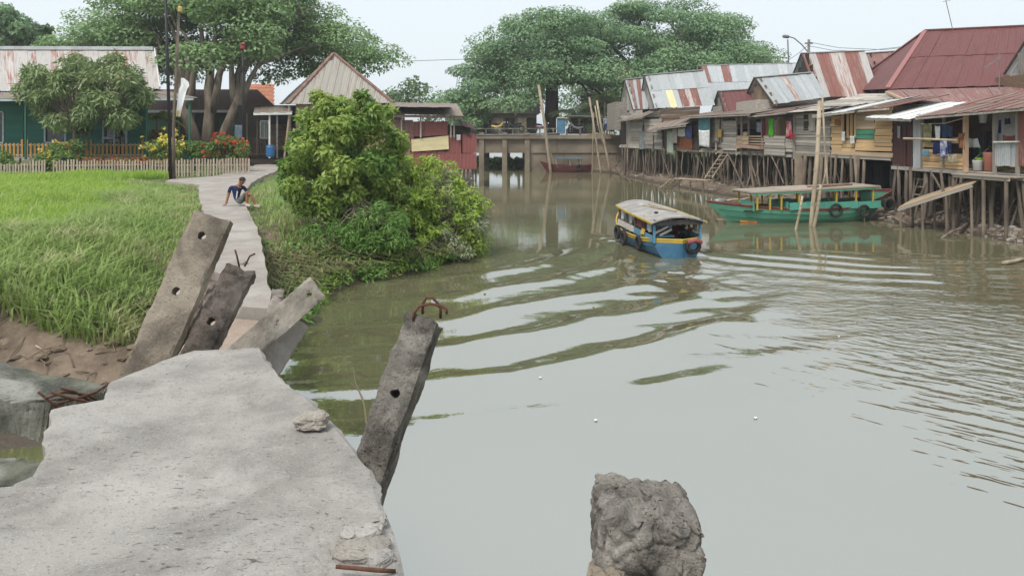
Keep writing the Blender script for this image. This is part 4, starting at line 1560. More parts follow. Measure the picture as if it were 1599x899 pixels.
def rect_wall(parent, A, B, z0, z1, n, mat, name='board', t=.03, gaps=(), jit=.004, face=-1):
    """horizontal lap boards between ground points A and B; gaps = [(u0,u1,z0,z1)] left open"""
    A, B = Vector((A[0], A[1], 0)), Vector((B[0], B[1], 0))
    h = (z1 - z0) / n
    nrm = Vector(((B - A).y, -(B - A).x, 0)).normalized()
    for i in range(n):
        za = z0 + h * (i + .5)
        spans = [(0, 1)]
        for (u0, u1, g0, g1) in gaps:
            if g0 < za < g1:
                ns = []
                for a, b in spans:
                    if u1 <= a or u0 >= b: ns.append((a, b))
                    else:
                        if u0 - a > .01: ns.append((a, u0))
                        if b - u1 > .01: ns.append((u1, b))
                spans = ns
        for a, b in spans:
            p, q = A.lerp(B, a), A.lerp(B, b)
            up = (UP - nrm * .06).normalized()
            off = nrm * (t * .5 + random.uniform(-jit, jit))
            board(parent, p + off + UP * (za + random.uniform(-jit, jit)), q + off + UP * (za + random.uniform(-jit, jit)), h * 1.1, t, mat, name, up)


def window(parent, A, B, z0, z1, frame_mat, pane_mat, t=.07, bars=0, name='window'):
    A, B = Vector(A), Vector(B)
    d = (B - A).normalized()
    nrm = Vector((d.y, -d.x, 0)).normalized()
    mb = MB()
    fw = .09
    o = nrm * .05
    for (p, q) in ((z0, z0), (z1, z1)):
        mb.bar(A + o + UP * p, B + o + UP * p, fw, t)
    mb.bar(A + o + UP * (z0 + fw / 2 + .002), A + o + UP * (z1 - fw / 2 - .002), fw, t - .004, up=d)
    mb.bar(B + o + UP * (z0 + fw / 2 + .002), B + o + UP * (z1 - fw / 2 - .002), fw, t - .004, up=d)
    for k in range(bars):
        q = A.lerp(B, (k + 1) / (bars + 1)) + o
        mb.bar(q + UP * (z0 + .05), q + UP * (z1 - .05), .035, .03, up=d)
    f = mb.build(name, frame_mat, parent)
    MB().bar(A - nrm * .03 + UP * (z0 + z1) / 2, B - nrm * .03 + UP * (z0 + z1) / 2, z1 - z0, .02).build('pane', pane_mat, f)
    return f


# --- green house
random.seed(12)
GLASS = M('dark_glass', (.012, .014, .016), None, rough=.12, spec=.6)
Yh = 44.0
gx0, gx1 = P(-60, 0, Yh).x, P(228, 0, Yh).x
z0, z1 = 1.9, 5.45
gh = thing('green_house', (gx0, Yh, 1.2), 'dark green plank house with rust streaked tin roof behind the mango tree', 'house')


def ux(px): return (P(px, 0, Yh).x - gx0) / (gx1 - gx0)


wins = [(ux(-14), ux(6), 2.72, 4.55), (ux(71), ux(103), 2.72, 4.0), (ux(162), ux(198), 1.9, 4.1)]
rect_wall(gh, (gx0, Yh), (gx1, Yh), z0, z1, 13, TEAL, gaps=wins)
bx_ = P(228, 0, 51)
rect_wall(gh, (gx1, Yh), (bx_.x, 51), z0, z1, 13, TEAL)
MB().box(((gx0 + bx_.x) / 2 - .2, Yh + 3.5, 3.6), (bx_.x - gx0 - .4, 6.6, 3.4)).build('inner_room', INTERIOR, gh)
for (a, b, q0, q1) in wins[:2]:
    window(gh, (gx0 + (gx1 - gx0) * a, Yh, 0), (gx0 + (gx1 - gx0) * b, Yh, 0), q0, q1, TEAL_L, GLASS)
d_ = window(gh, (gx0 + (gx1 - gx0) * wins[2][0], Yh, 0), (gx0 + (gx1 - gx0) * wins[2][1], Yh, 0), 1.95, 4.1, TEAL_L, GLASS, name='door_frame')
# open door leaf with glass
lx = gx0 + (gx1 - gx0) * ux(163)
dl = MB()
for zz in (2.0, 3.0, 3.95): dl.bar((lx, Yh - .12, zz), (lx + .75, Yh - .3, zz), .1, .04)
dl.bar((lx, Yh - .14, 2), (lx, Yh - .14, 4), .08, .04, up=(1, 0, 0)).bar((lx + .75, Yh - .32, 2), (lx + .75, Yh - .32, 4), .08, .04, up=(1, 0, 0))
dl.build('door', TEAL_L, gh)
# corner posts, floor, porch boards, posts of the house
board(gh, (gx1 + .04, Yh - .06, z0 - .1), (gx1 + .04, Yh - .06, z1), .14, .12, M('green_post', (.03, .14, .10), None), 'corner_post', up=(1, 0, 0))
board(gh, P(37, 0, Yh).xy.to_3d() + Vector((0, -.06, z0)), P(37, 0, Yh).xy.to_3d() + Vector((0, -.06, z1)), .12, .1, M('green_post', (.03, .14, .10), None), 'wall_post', up=(1, 0, 0))
MB().box(((gx0 + gx1) / 2, Yh - 1.0, z0 - .08), (gx1 - gx0 + .4, 2.4, .14)).build('porch_floor', GREYWOOD, gh)
for k in range(9):
    x = gx0 + (gx1 - gx0) * k / 8
    board(gh, (x, Yh - 2, 1.0), (x, Yh - 2, z0 - .1), .16, .16, POLE, 'stilt', up=(1, 0, 0))
# roof: ridge and front slope of many sheets
A, B = P(-70, 78, 47.5), P(240, 79, 47.5)
D, C = P(-70, 141, 43.2), P(248, 139, 43.2)
roof(gh, A, B, C, D, 17, lambda i, r: [ZINC_RUSTY, ZINC, ZINC_RUSTY, ZINC, ZINC_RUSTY, ZINC_RUSTY, ZINC, ZINC_RUSTY][(i * 5 + i // 3) % 8], waves=7, amp=.009)
back = [Vector((p.x, 52, D.z)) for p in (A, B)]
bk = P(244, 0, 51.5)
roof(gh, A, B, Vector((bk.x, 51.5, C.z)), Vector((D.x, 51.5, D.z)), 6, ZINC)
MB().bar(A + UP * .12, B + UP * .12, .22, .3).build('ridge_cap', M('ridge_cap', (.5, .52, .53), (.4, .41, .42), 2), gh)
MB().bar(B + Vector((.05, 0, .05)), C + Vector((.05, 0, .05)), .2, .06).build('barge_board', WHITE, gh)
MB().add([B, C, Vector((bk.x, 51.5, C.z))], [(0, 1, 2)]).build('gable', TEAL, gh)
# skirt roof over the porch
A, B = P(-70, 143, 43.6), P(252, 141, 43.6)
D, C = P(-70, 155, 41.4), P(302, 153, 41.4)
roof(gh, A, B, C, D, 14, DULL_ROOF, waves=7, amp=.009)
MB().bar(D - UP * .07, C - UP * .07, .12, .05).build('fascia', TEAL_L, gh)
for px in (40, 228, 296):
    q = P(px, 0, 41.6)
    board(gh, (q.x, q.y, 1.8), (q.x, q.y, D.z - .05), .09, .09, M('green_post', (.03, .14, .10), None), 'porch_post', up=(1, 0, 0))
# rail along the porch with yellow palings
for seg in ((-40, 36), (42, 136), (142, 226)):
    for k, px in enumerate(np.arange(seg[0], seg[1] + .1, 6.2)):
        q = P(px, 0, 42)
        tall = k == 0 or px + 6.2 > seg[1]
        board(gh, (q.x, 42, 1.95), (q.x, 42, 2.72 + (.22 if tall else 0)), .11, .03, YELLOW, 'paling', up=(1, 0, 0))
    a, b = P(seg[0], 0, 42), P(seg[1], 0, 42)
    for zz in (2.62, 2.05):
        board(gh, (a.x, 42.06, zz), (b.x, 42.06, zz), .07, .05, TEAL_L, 'rail')
# two plastic-framed porch chairs
for i, px in enumerate((129, 148)):
    q = P(px, 228, 43)
    t = thing('porch_chair', (q.x, 43, 1.9), ['green tube chair on the porch next to the mango trunk', 'green tube chair on the porch beside the open door'][i], 'chair')
    GC = M('green_chair', (.03, .2, .15), None)
    MB().box((q.x, 43, 2.33), (.5, .45, .05)).build('seat', GC, t)
    MB().tube([(q.x - .24, 43.2, 2.3), (q.x - .24, 43.25, 2.8), (q.x - .18, 43.27, 2.88), (q.x + .18, 43.27, 2.88), (q.x + .24, 43.25, 2.8), (q.x + .24, 43.2, 2.3)], .022, 6).build('backrest', GC, t)
    for sx in (-.22, .22):
        for sy in (-.2, .2):
            MB().tube([(q.x + sx, 43 + sy, 1.9), (q.x + sx, 43 + sy, 2.32)], .02, 6).build('leg', GC, t)

# --- house behind with maroon roof and pale green front
random.seed(14)
q0, q1 = P(225, 0, 58), P(425, 0, 58)
bh = thing('maroon_roofed_house', (q0.x, 58, 1.2), 'house with maroon roof and pale green wall behind the rain tree', 'house')
MB().box(((q0.x + q1.x) / 2, 61, 3.2), (q1.x - q0.x, 6, 4.0)).build('wall', PALEGREEN, bh)
roof(bh, P(225, 140, 61), P(400, 140, 61), P(432, 172, 56.6), P(222, 172, 56.6), 13, RED_ROOF, amp=.009, waves=7)
MB().bar(P(222, 174, 56.5), P(432, 174, 56.5), .2, .06).build('fascia', WHITE, bh)
MB().box(P(291, 208, 57.95), (2.6, .12, 2.4)).build('door', MAROON, bh)
MB().box(P(322, 200, 57.9), (2.0, .1, 2.6)).build('dark_panel', INTERIOR, bh)
for px in (280, 303):
    board(bh, P(px, 232, 57.3), P(px, 176, 57.3), .16, .16, PALEGREEN, 'porch_post', up=(1, 0, 0))
for px in np.arange(276, 300, 5):
    board(bh, P(px, 232, 57.1), P(px, 222, 57.1), .1, .05, WHITE, 'baluster', up=(1, 0, 0))
board(bh, P(272, 221, 57.1), P(330, 221, 57.1), .1, .08, WHITE, 'rail')
# orange tiled house further back
oh = thing('orange_roofed_house', P(420, 232, 70), 'far house with orange tiled roof glimpsed beyond the rain tree trunk', 'house')
MB().box(P(406, 204, 72), (2.4, 2, 3.6)).build('wall', WHITE, oh)
for r in range(6):
    for k in range(6):
        u, v = k / 6, r / 6
        a = P(388, 132, 73).lerp(P(388 + 40, 132, 73), u).lerp(P(384, 168, 69.5).lerp(P(384 + 44, 168, 69.5), u), v + .08)
        board(oh, a, a + Vector((.42, 0, 0)), .62, .05, ORANGE_TILE, 'tile', up=(P(372, 128, 73) - P(366, 168, 69.5)).normalized())

# --- pyramid roofed house with the dark porch
random.seed(15)
Yp = 46
ph = thing('pyramid_roofed_house', (P(520, 0, Yp).x, Yp, 1.3), 'weathered house with steep pyramid tin roof and dark open porch', 'house')
apex = P(521, 84, 49.3)
e = [P(449, 163, 46), P(614, 161, 46), P(597, 165, 52.6), P(436, 163, 52.0)]
ROOFGREY = metal_sheet('aged_roof', (.34, .315, .28), (.23, .175, .14), .3, .08, (.23, .195, .16))


def hip(parent, apex, a, b, n, mat):
    for i in range(n):
        u0, u1 = i / n, (i + 1) / n + .01
        sheet(parent, apex.lerp(a.lerp(b, .5), .02), apex.lerp(a.lerp(b, .5), .021) + (b - a) * .004, a.lerp(b, u1), a.lerp(b, u0), mat, waves=3, amp=.012, lift=(i % 2) * .01, segs=4)


def hip_par(parent, apex, a, b, n, mat):
    """sheets run straight up the slope and are cut along the hips"""
    mid = a.lerp(b, ((apex - a).dot(b - a)) / (b - a).length_squared)
    um = (mid - a).length / (b - a).length
    for i in range(n):
        u0, u1 = i / n, (i + 1) / n
        def top(u): return (u / um if u < um else (1 - u) / (1 - um))
        up = apex - mid
        p0, p1 = a.lerp(b, u0), a.lerp(b, min(1, u1 + .006))
        t0, t1 = max(0, top(u0)), max(0, top(min(1, u1 + .006)))
        if u0 < um < u1: t0 = t1 = min(t0, t1) + .03
        sheet(parent, p0 + up * t0, p1 + up * t1, p1, p0, mat, waves=3, amp=.02, lift=(i % 2) * .012, segs=3)


hip_par(ph, apex, e[0], e[1], 15, ROOFGREY)
hip_par(ph, apex, e[1], e[2], 8, ROOFGREY)
hip_par(ph, apex, e[3], e[0], 8, ROOFGREY)
hip_par(ph, apex, e[2], e[3], 6, ROOFGREY)
HIPCAP = M('hip_cap', (.19, .09, .075), (.25, .17, .14), 3)
MB().bar(apex + UP * .04, e[0] + UP * .04, .10, .3).build('ridge_cap', HIPCAP, ph)
MB().bar(apex + UP * .04, e[1] + UP * .04, .10, .22).build('ridge_cap', HIPCAP, ph)
a_, b_ = e[0], e[1]
rect_wall(ph, (e[0].x + .4, 46.4), (e[1].x - .3, 46.4), 2.2, 5.1, 12, PALEWOOD)
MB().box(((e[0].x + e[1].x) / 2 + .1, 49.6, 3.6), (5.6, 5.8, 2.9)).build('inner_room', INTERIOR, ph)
for px in (452, 480, 520, 560, 600):
    board(ph, P(px, 0, 46.3).xy.to_3d() + UP * 1.0, P(px, 0, 46.3).xy.to_3d() + UP * 5.0, .16, .14, GREYWOOD, 'stilt', up=(1, 0, 0))
# porch to the left
roof(ph, P(398, 168, 50), P(456, 165, 50), P(456, 176, 45.5), P(396, 176, 45.5), 6, DULL_ROOF, amp=.009)
MB().bar(P(396, 178, 45.5), P(456, 177, 45.5), .16, .06).build('fascia', WHITE, ph)
MB().box((P(412, 0, 50).x, 51.5, 3.2), (4.6, .1, 4.0)).build('porch_back', INTERIOR, ph)
window(ph, (P(397, 0, 50).x, 51.3, 0), (P(410, 0, 50).x, 51.3, 0), 2.9, 4.1, WHITE, M('bright_pane', (.4, .42, .42), None, rough=.2), bars=1)
MB().box((P(412, 0, 47).x, 47.8, 1.45), (4.2, 4.5, .16)).build('porch_floor', DARKWOOD, ph)
for px, m_ in ((386, DARKWOOD), (402, DARKWOOD), (421, WHITE), (433, STEEL), (444, PALEWOOD)):
    board(ph, P(px + (8 if m_ is PALEWOOD else 0), 178, 45.7), P(px, 247 if px > 405 else 240, 45.7), .1, .1, m_, 'porch_post', up=(1, 0, 0))
for px in np.arange(387, 416, 3.4):
    board(ph, P(px, 222, 46), P(px, 241, 46), .07, .04, DARKWOOD, 'baluster', up=(1, 0, 0))
for zz in (218, 222, 241):
    board(ph, P(385, zz, 45.98), P(416, zz, 45.98), .1, .07, DARKWOOD, 'rail')
MB().box(P(437, 214, 49.5), (1.6, .1, 1.7)).build('brown_panel', BROWNWOOD, ph)
t = thing('water_drum', P(422, 245, 45), 'blue plastic drum at the porch steps by the white post', 'drum')
MB().lathe(P(422, 245, 45), [(.22, 0), (.25, .1), (.25, .3), (.27, .32), (.25, .34), (.25, .6), (.2, .68)], 14).build('body', M('blue_plastic', (.04, .16, .36), None, rough=.4), t)
MB().lathe(P(422, 245, 45) + UP * .68, [(.21, 0), (.21, .04), (.1, .05)], 14).build('lid', M('blue_plastic', (.04, .16, .36), None, rough=.4), t)
# laundry by the tree
def cloth(name, label, A, B, h, mat, fold=.05, cat='cloth', group=None, taper=0.0, parts=None):
    """cloth pegged between A and B, hanging h down with folds; a thin solid"""
    A, B = Vector(A), Vector(B)
    d = (B - A)
    nrm = Vector((d.y, -d.x, 0)).normalized()
    nx, nz = 14, 8
    vs = []
    ph0 = random.uniform(0, 6)
    for lev in (0, 1):
        for j in range(nz + 1):
            v = j / nz
            for i in range(nx + 1):
                u = i / nx
                uu = .5 + (u - .5) * (1 - taper * v)
                p = A + d * uu - UP * (h * v + .03 * math.sin(u * math.pi) * (1 - v))
                p += nrm * (fold * (.3 + .7 * v) * math.sin(u * 9 + ph0 + v) + lev * .008)
                p -= UP * (.04 * h * math.sin(u * 5 + ph0) * v)
                vs.append(p)
    n1 = (nx + 1) * (nz + 1)
    fs = []
    for j in range(nz):
        for i in range(nx):
            a = j * (nx + 1) + i
            fs.append((a, a + 1, a + nx + 2, a + nx + 1))
            fs.append((n1 + a, n1 + a + nx + 1, n1 + a + nx + 2, n1 + a + 1))
    rim = [(0, i) for i in range(nx + 1)] + [(j, nx) for j in range(1, nz + 1)] + [(nz, i) for i in range(nx - 1, -1, -1)] + [(j, 0) for j in range(nz - 1, 0, -1)]
    for k in range(len(rim)):
        a = rim[k][0] * (nx + 1) + rim[k][1]
        b = rim[(k + 1) % len(rim)][0] * (nx + 1) + rim[(k + 1) % len(rim)][1]
        fs.append((b, a, n1 + a, n1 + b))
    return tag(MB().add(vs, fs).build(name, mat, smooth=True), label, cat, group)


def CM(name, c, c2=None): return M('cloth_' + name, c, c2 or tuple(x * .75 for x in c), 6, rough=.95, spec=.1)


cloth('hanging_cloth', 'pale blue cloth hanging beside the rain tree trunk', P(367, 195, 51), P(380, 195, 51), 1.0, CM('pale_blue', (.35, .42, .55)))

# --- red tin shack on the water's edge
random.seed(16)
Ys = 45
rs = thing('red_shack', (P(690, 0, Ys).x, Ys, 0), 'stilt shack walled with red tin sheets and one cream panel behind the shrubs', 'shack')


def S(px, py, dY=0): return P(px, py, Ys + dY)


for k, (x0, x1, y0, y1, m_) in enumerate([(612, 645, 188, 214, PINK_ROOF), (645, 672, 190, 213, RED_WALL), (672, 699, 190, 212, RED_WALL), (630, 646, 213, 236, RED_WALL), (699, 720, 211, 239, RED_WALL),
                                         (722, 744, 209, 239, RED_WALL), (665, 693, 236, 264, RED_WALL), (693, 720, 237, 265, RED_WALL), (720, 744, 240, 264, RED_WALL), (612, 640, 214, 250, DULL_ROOF),
                                         (640, 667, 238, 262, RED_WALL)]):
    sheet(rs, S(x0, y0, -.02 * (k % 3)), S(x1, y0 - .5, -.02 * (k % 3)), S(x1, y1, -.02 * (k % 3)), S(x0, y1, -.02 * (k % 3)), m_, 'wall_sheet', 4, .02)
sheet(rs, S(642, 218, -.12), S(700, 212, -.12), S(701, 233, -.12), S(643, 237, -.12), CREAM, 'cream_panel', 1, .012)
MB().box(S(676, 226, 2.2), (5.0, 3.8, 2.4)).build('inner_room', INTERIOR, rs)
roof(rs, P(604, 160, 48.5), P(712, 162, 48.5), P(722, 181, 44.3), P(604, 178, 44.3), 9, DULL_ROOF, amp=.009)
roof(rs, P(600, 163, 47.9), P(702, 165, 47.9), P(704, 168, 44.0), P(600, 167, 44.0), 6, DULL_ROOF, amp=.009)
MB().bar(P(604, 181, 44.35), P(722, 183, 44.35), .14, .08).build('fascia', BROWNROOF, rs)
for px in (627, 657, 704, 709):
    board(rs, S(px, 215, -.2), S(px, 180, -.2), .09, .08, GREYWOOD, 'wall_post', up=(1, 0, 0))
board(rs, S(700, 195, -.1), S(735, 212, -.1), .1, .08, DARKWOOD, 'brace')
sheet(rs, S(712, 186, .5), S(736, 193, .4), S(742, 202, -.3), S(716, 195, -.3), DARK_RED, 'roof_sheet', 3, .02)
for px in (633, 660, 690, 718, 725, 731, 737, 742):
    q = S(px, 262)
    MB().tube([Vector((q.x, Ys + .2, -.6)), Vector((q.x + random.uniform(-.06, .06), Ys + .2, .5)), Vector((q.x, Ys + .2, q.z + .2))], .06, 7).build('stilt', POLE, rs)
cloth('hanging_cloth', 'white rag hanging at the corner of the red shack', S(713, 210, -.2), S(719, 210, -.2), .36, CM('rag', (.6, .6, .6)), .02)

# --- picket fence along the field
random.seed(17)
Yk = 35.7
pf = thing('picket_fence', (P(200, 0, Yk).x, Yk, 1.2), 'weathered white picket fence between the rice field and the garden', 'fence')
for px in np.arange(-30, 390, 4.55):
    if 74 < px < 94 and random.random() < .6: continue
    q = P(px + random.uniform(-.4, .4), 0, Yk)
    tz = 2.0 + random.uniform(-.05, .05) + max(0, (px - 230) / 160) * .12
    if -30 < px < 45: tz -= .18
    board(pf, (q.x + random.uniform(-.03, .03), Yk, 1.1), (q.x, Yk, tz), .075, .02, BONE, 'picket', up=(1, 0, 0))
for a, b in ((-30, 70), (94, 222), (240, 388)):
    for zz in (1.42, 1.74):
        board(pf, P(a, 0, Yk).xy.to_3d() + Vector((0, .03, zz)), P(b, 0, Yk).xy.to_3d() + Vector((0, .03, zz + .05)), .05, .035, BONE, 'rail')
for px in (-20, 30, 95, 160, 235, 310, 388):
    q = P(px, 0, Yk)
    board(pf, (q.x, Yk + .07, 1.0), (q.x, Yk + .07, 2.1), .07, .07, DARKWOOD, 'post', up=(1, 0, 0))
pf2 = thing('picket_fence', P(365, 240, 41), 'short picket fence turning the garden corner by the orange flowers', 'fence')
for k in range(12):
    q = P(342 + k * 4, 236, 42 - k * .35)
    board(pf2, (q.x, q.y, 1.3), (q.x, q.y, 2.75 - k * .04), .075, .02, BONE, 'picket', up=(1, 0, 0))
board(pf2, P(340, 226, 42.05), P(388, 226, 38.1), .06, .04, BONE, 'rail')

# --- flowers
FL_Y = leaf_mat('yellow_flower', (.75, .62, .05), (.65, .58, .18), scale=2, trans=.3)
FL_R = leaf_mat('red_flower', (.48, .05, .035), (.38, .09, .06), scale=2, trans=.3)
FL_O = leaf_mat('orange_flower', (.55, .13, .04), (.45, .06, .04), scale=2, trans=.3)
BUSH = leaf_mat('garden_leaf', (.10, .19, .04), (.20, .30, .08), scale=1.2)


def flower_bush(label, x0, x1, y0, y1, Y, fm, nf=70, n=10, leafm=None, seed=1, fs=.13):
    random.seed(seed)
    b = P((x0 + x1) / 2, y1, Y); b.z = 1.15
    t = thing('flower_shrub', b, label, 'shrub')
    cl, rd = [], []
    for _ in range(n):
        r = random.uniform(.24, .4)
        a, q = random.uniform(0, 6.28), math.sqrt(random.random())
        cl.append(tuple(P((x0 + x1) / 2 + (x1 - x0) / 2 * .85 * q * math.cos(a), (y0 + y1) / 2 + (y1 - y0) / 2 * .85 * q * math.sin(a), Y + random.uniform(-.5, .5))))
        rd.append((r, r, r * .8))
    st = MB()
    for c in cl: st.tube([b - UP * .1, Vector(c)], [.03, .012], 5)
    st.build('stem', BARK, t)
    foliage('foliage', cl, rd, 200, .15, leafm or BUSH, t, seed=seed, aspect=.5)
    if fm:
        cf = np.array(cl)[np.random.default_rng(seed).integers(0, n, nf)]
        foliage('blossom', cf + np.random.default_rng(seed + 1).normal(size=(nf, 3)) * .28 + np.array((0, -.15, .1)), np.full((nf, 3), .06), 7, fs, fm, t, seed=seed, aspect=.9)
    return t


flower_bush('leafy bush with yellow blossoms crowding the picket fence', 55, 104, 218, 278, 36.6, FL_Y, 16, 16, seed=3)
flower_bush('green bush with peach blossoms under the mango tree', 88, 134, 222, 258, 38, FL_O, 26, 12, seed=4)
flower_bush('rounded bush covered in yellow flowers behind the two poles', 228, 290, 223, 248, 37.5, FL_Y, 130, 14, seed=5)
flower_bush('big bush of orange red flowers at the path corner of the garden', 322, 388, 215, 250, 37.8, FL_O, 75, 18, seed=6)
flower_bush('round clipped bush between the yellow and orange flowers', 290, 318, 216, 248, 38.5, None, 0, 10, seed=7)
flower_bush('reddish leaved shrub under the yellow palm', 232, 264, 200, 232, 44, None, 0, 10, leaf_mat('red_green_leaf', (.14, .15, .05), (.22, .12, .06), scale=1), seed=8)
flower_bush('overgrown hedge at the far end of the picket fence', -30, 40, 232, 280, 36.5, FL_Y, 10, 16, seed=9)
foliage_red, rr = [], []
for k in range(90):
    px = random.uniform(135, 270)
    foliage_red.append(tuple(P(px, random.uniform(250, 258), 36.8 + random.uniform(-.3, .6)))); rr.append((.22, .2, .12))
o = foliage('flower_bed', foliage_red, rr, 60, .1, FL_R, None, seed=3, aspect=.8)
tag(o, 'bed of low red flowers along the picket fence', 'flowers', kind='stuff')
o = foliage('flower_bed_leaves', foliage_red, [(a, b, c * 1.2) for a, b, c in rr], 45, .12, BUSH, None, seed=4, aspect=.5)
tag(o, 'green leaves under the low red flowers along the fence', 'leaves', kind='stuff')

# --- poles by the junction
random.seed(18)
t = thing('utility_pole', PZ(267, 281, 1.3), 'black steel pole standing at the path junction', 'pole')
b = PZ(267, 281, 1.3)
tp = P(258, -25, b.y)
MB().tube([b - UP * .3, b.lerp(tp, .5), tp], [.075, .07, .06], 10).build('pole', BLACK, t, smooth=True)
for zz, q in ((8, 10), (2, -8)):
    p = P(258, zz, b.y)
    MB().tube([p, p + Vector((.12, 0, .05)), p + Vector((.25, 0, .25))], .015, 6).build('bracket', STEEL, t)
b2 = PZ(272, 280, 1.3)
t = thing('wooden_pole', b2, 'slightly leaning grey wooden pole beside the black steel pole', 'pole')
tp2 = P(280, 12, b2.y)
MB().tube([b2 - UP * .3, P(271, 200, b2.y), tp2], [.075, .065, .055], 9).build('pole', POLE, t, smooth=True)
MB().lathe(P(281, 20, b2.y), [(.05, 0), (.1, .04), (.1, .22), (.05, .28)], 10).build('lamp', M('yellow_cap', (.6, .42, .15), None), t)
MB().tube([P(258, 28, b.y), P(266, 34, b.y), P(280, 26, b.y), P(290, 30, b.y)], .012, 5).build('cable', BLACK, t)
# furled white flag on it
mb = MB()
vs, fs = [], []
for lev in (0, 1):
    for j in range(11):
        v = j / 10
        wx = [4, 12, 14, 14, 13, 12, 10.5, 9, 7.5, 6, 5][j]
        for i in range(5):
            p = P(278 + 1.5 - 4 * v + wx * i / 4 + (3 if j < 3 else 0), 122 + 60 * v, b2.y - .1)
            p.y += .05 * math.sin(i * 2.2 + v * 5) + lev * .02
            vs.append(p)
for lev in (0, 1):
    for j in range(10):
        for i in range(4):
            a = lev * 55 + j * 5 + i
            fs.append((a, a + 1, a + 6, a + 5))
t = thing('furled_flag', P(279, 182, b2.y), 'furled white flag with yellow tip tied to the wooden pole', 'flag')
mb.add(vs, fs).build('cloth', M('flag_white', (.78, .78, .80), None), t, smooth=True)
MB().lathe(P(278, 183, b2.y - .08), [(.02, 0), (.06, .05), (.07, .25), (.04, .3)], 8).build('tip', M('flag_yellow', (.55, .36, .08), None), t)
b3 = P(381, 244, 43)
t = thing('lamp_post', b3, 'thin black garden lamp post before the rain tree', 'lamp post')
MB().tube([Vector((b3.x, 43, 1.2)), P(379, 78, 43)], [.08, .06], 9).build('pole', BLACK, t, smooth=True)
MB().lathe(P(379, 78, 43), [(.06, 0), (.14, .06), (.12, .3), (.16, .32), (.04, .42)], 10).build('lamp', M('lamp_red', (.3, .05, .05), None), t)
MB().bar(P(378, 108, 42.9), P(384, 108, 42.9), .3, .1).build('box', BLACK, t)

# --- cables across the sky
tag(MB().tube([P(560, 94, 60), P(640, 95.5, 60), P(720, 93, 60), P(900, 84, 60)], .02, 5).build('power_line', BLACK), 'power line stretched between the rain trees', 'cable')


# ------------------------------------------------------------------ bridge and what stands on it
random.seed(40)
YB = 63.0


def Bp(px, py, dY=0): return P(px, py, YB + dY)


br = thing('bridge', Bp(790, 262), 'low concrete bridge with square pillars across the head of the creek', 'bridge')
x0, x1 = Bp(735, 0).x, Bp(992, 0).x
# girder face is cast in bays
edges = [735, 756, 790, 823, 870, 930, 992]
for a, b in zip(edges[:-1], edges[1:]):
    qa, qb = Bp(a, 0).x, Bp(b, 0).x
    MB().box(((qa + qb) / 2, YB + .25, 2.15), (qb - qa - .03, .5, 1.2)).build('girder_panel', BRIDGEC, br)
MB().box(((x0 + x1) / 2, YB + 3.2, 2.9), (x1 - x0, 7.0, .3)).build('deck', BRIDGEC, br)
for px in (752, 788, 823):
    q = Bp(px, 0)
    MB().box((q.x, YB - .05, 1.2), (.42, .36, 4.2)).build('pillar', BRIDGEC, br)
for px in (756, 790, 823):
    q = Bp(px, 0)
    MB().box((q.x, YB + 3.2, .8), (.7, .5, 3.6)).build('inner_pillar', LICHEN, br)
qa, qb = Bp(826, 0).x, Bp(990, 0).x
n_ = 6
for k in range(n_):
    a, b = qa + (qb - qa) * k / n_, qa + (qb - qa) * (k + 1) / n_
    MB().box(((a + b) / 2, YB + .35, .55), (b - a - .03, .5, 2.0)).build('wall_panel', BRIDGEC, br)
MB().tube([Bp(735, 211, -.3), Bp(820, 210, -.3), Bp(880, 208, -.3)], .06, 7).build('pipe', STEEL, br)
for px in np.arange(738, 990, 21):
    q = Bp(px, 0)
    MB().box((q.x, YB + .1, 3.28), (.14, .14, .62)).build('rail_post', LICHEN, br)
MB().box(((x0 + Bp(870, 0).x) / 2, YB + .1, 3.62), (Bp(870, 0).x - x0, .1, .1)).build('rail', LICHEN, br)

# water weed under the bridge, seen through the openings
wl, wr = [], []
for k in range(70):
    x = random.uniform(-3.6, 3.4)
    wl.append((x, random.uniform(70, 76), random.uniform(.05, .7))); wr.append((.4, .4, .25))
o = foliage('water_hyacinth', wl, wr, 60, .3, WEED_M, None, seed=9, aspect=.6)
tag(o, 'mat of green water weed floating beyond the bridge openings', 'weed', kind='stuff')

# small grey building and stalls behind the bridge
def simple_house(name, label, x0, x1, y_e, y_r, Y, dpt, wm, rm, n=7, zb=2.4, cat='building'):
    a, b = P(x0, 0, Y), P(x1, 0, Y)
    t = thing(name, (a.x, Y, zb), label, cat)
    ze = P(0, y_e, Y).z
    MB().box(((a.x + b.x) / 2, Y + dpt / 2, (zb + ze) / 2), (b.x - a.x, dpt, ze - zb)).build('wall', wm, t)
    zr = P(0, y_r, Y + dpt / 2).z
    roof(t, Vector((a.x - .3, Y + dpt / 2, zr)), Vector((b.x + .3, Y + dpt / 2, zr)), Vector((b.x + .3, Y - .5, ze - .1)), Vector((a.x - .3, Y - .5, ze - .1)), n, rm, amp=.009, waves=7)
    roof(t, Vector((a.x - .3, Y + dpt / 2, zr)), Vector((b.x + .3, Y + dpt / 2, zr)), Vector((b.x + .3, Y + dpt + .5, ze - .1)), Vector((a.x - .3, Y + dpt + .5, ze - .1)), 3, rm, amp=.009, waves=7)
    return t


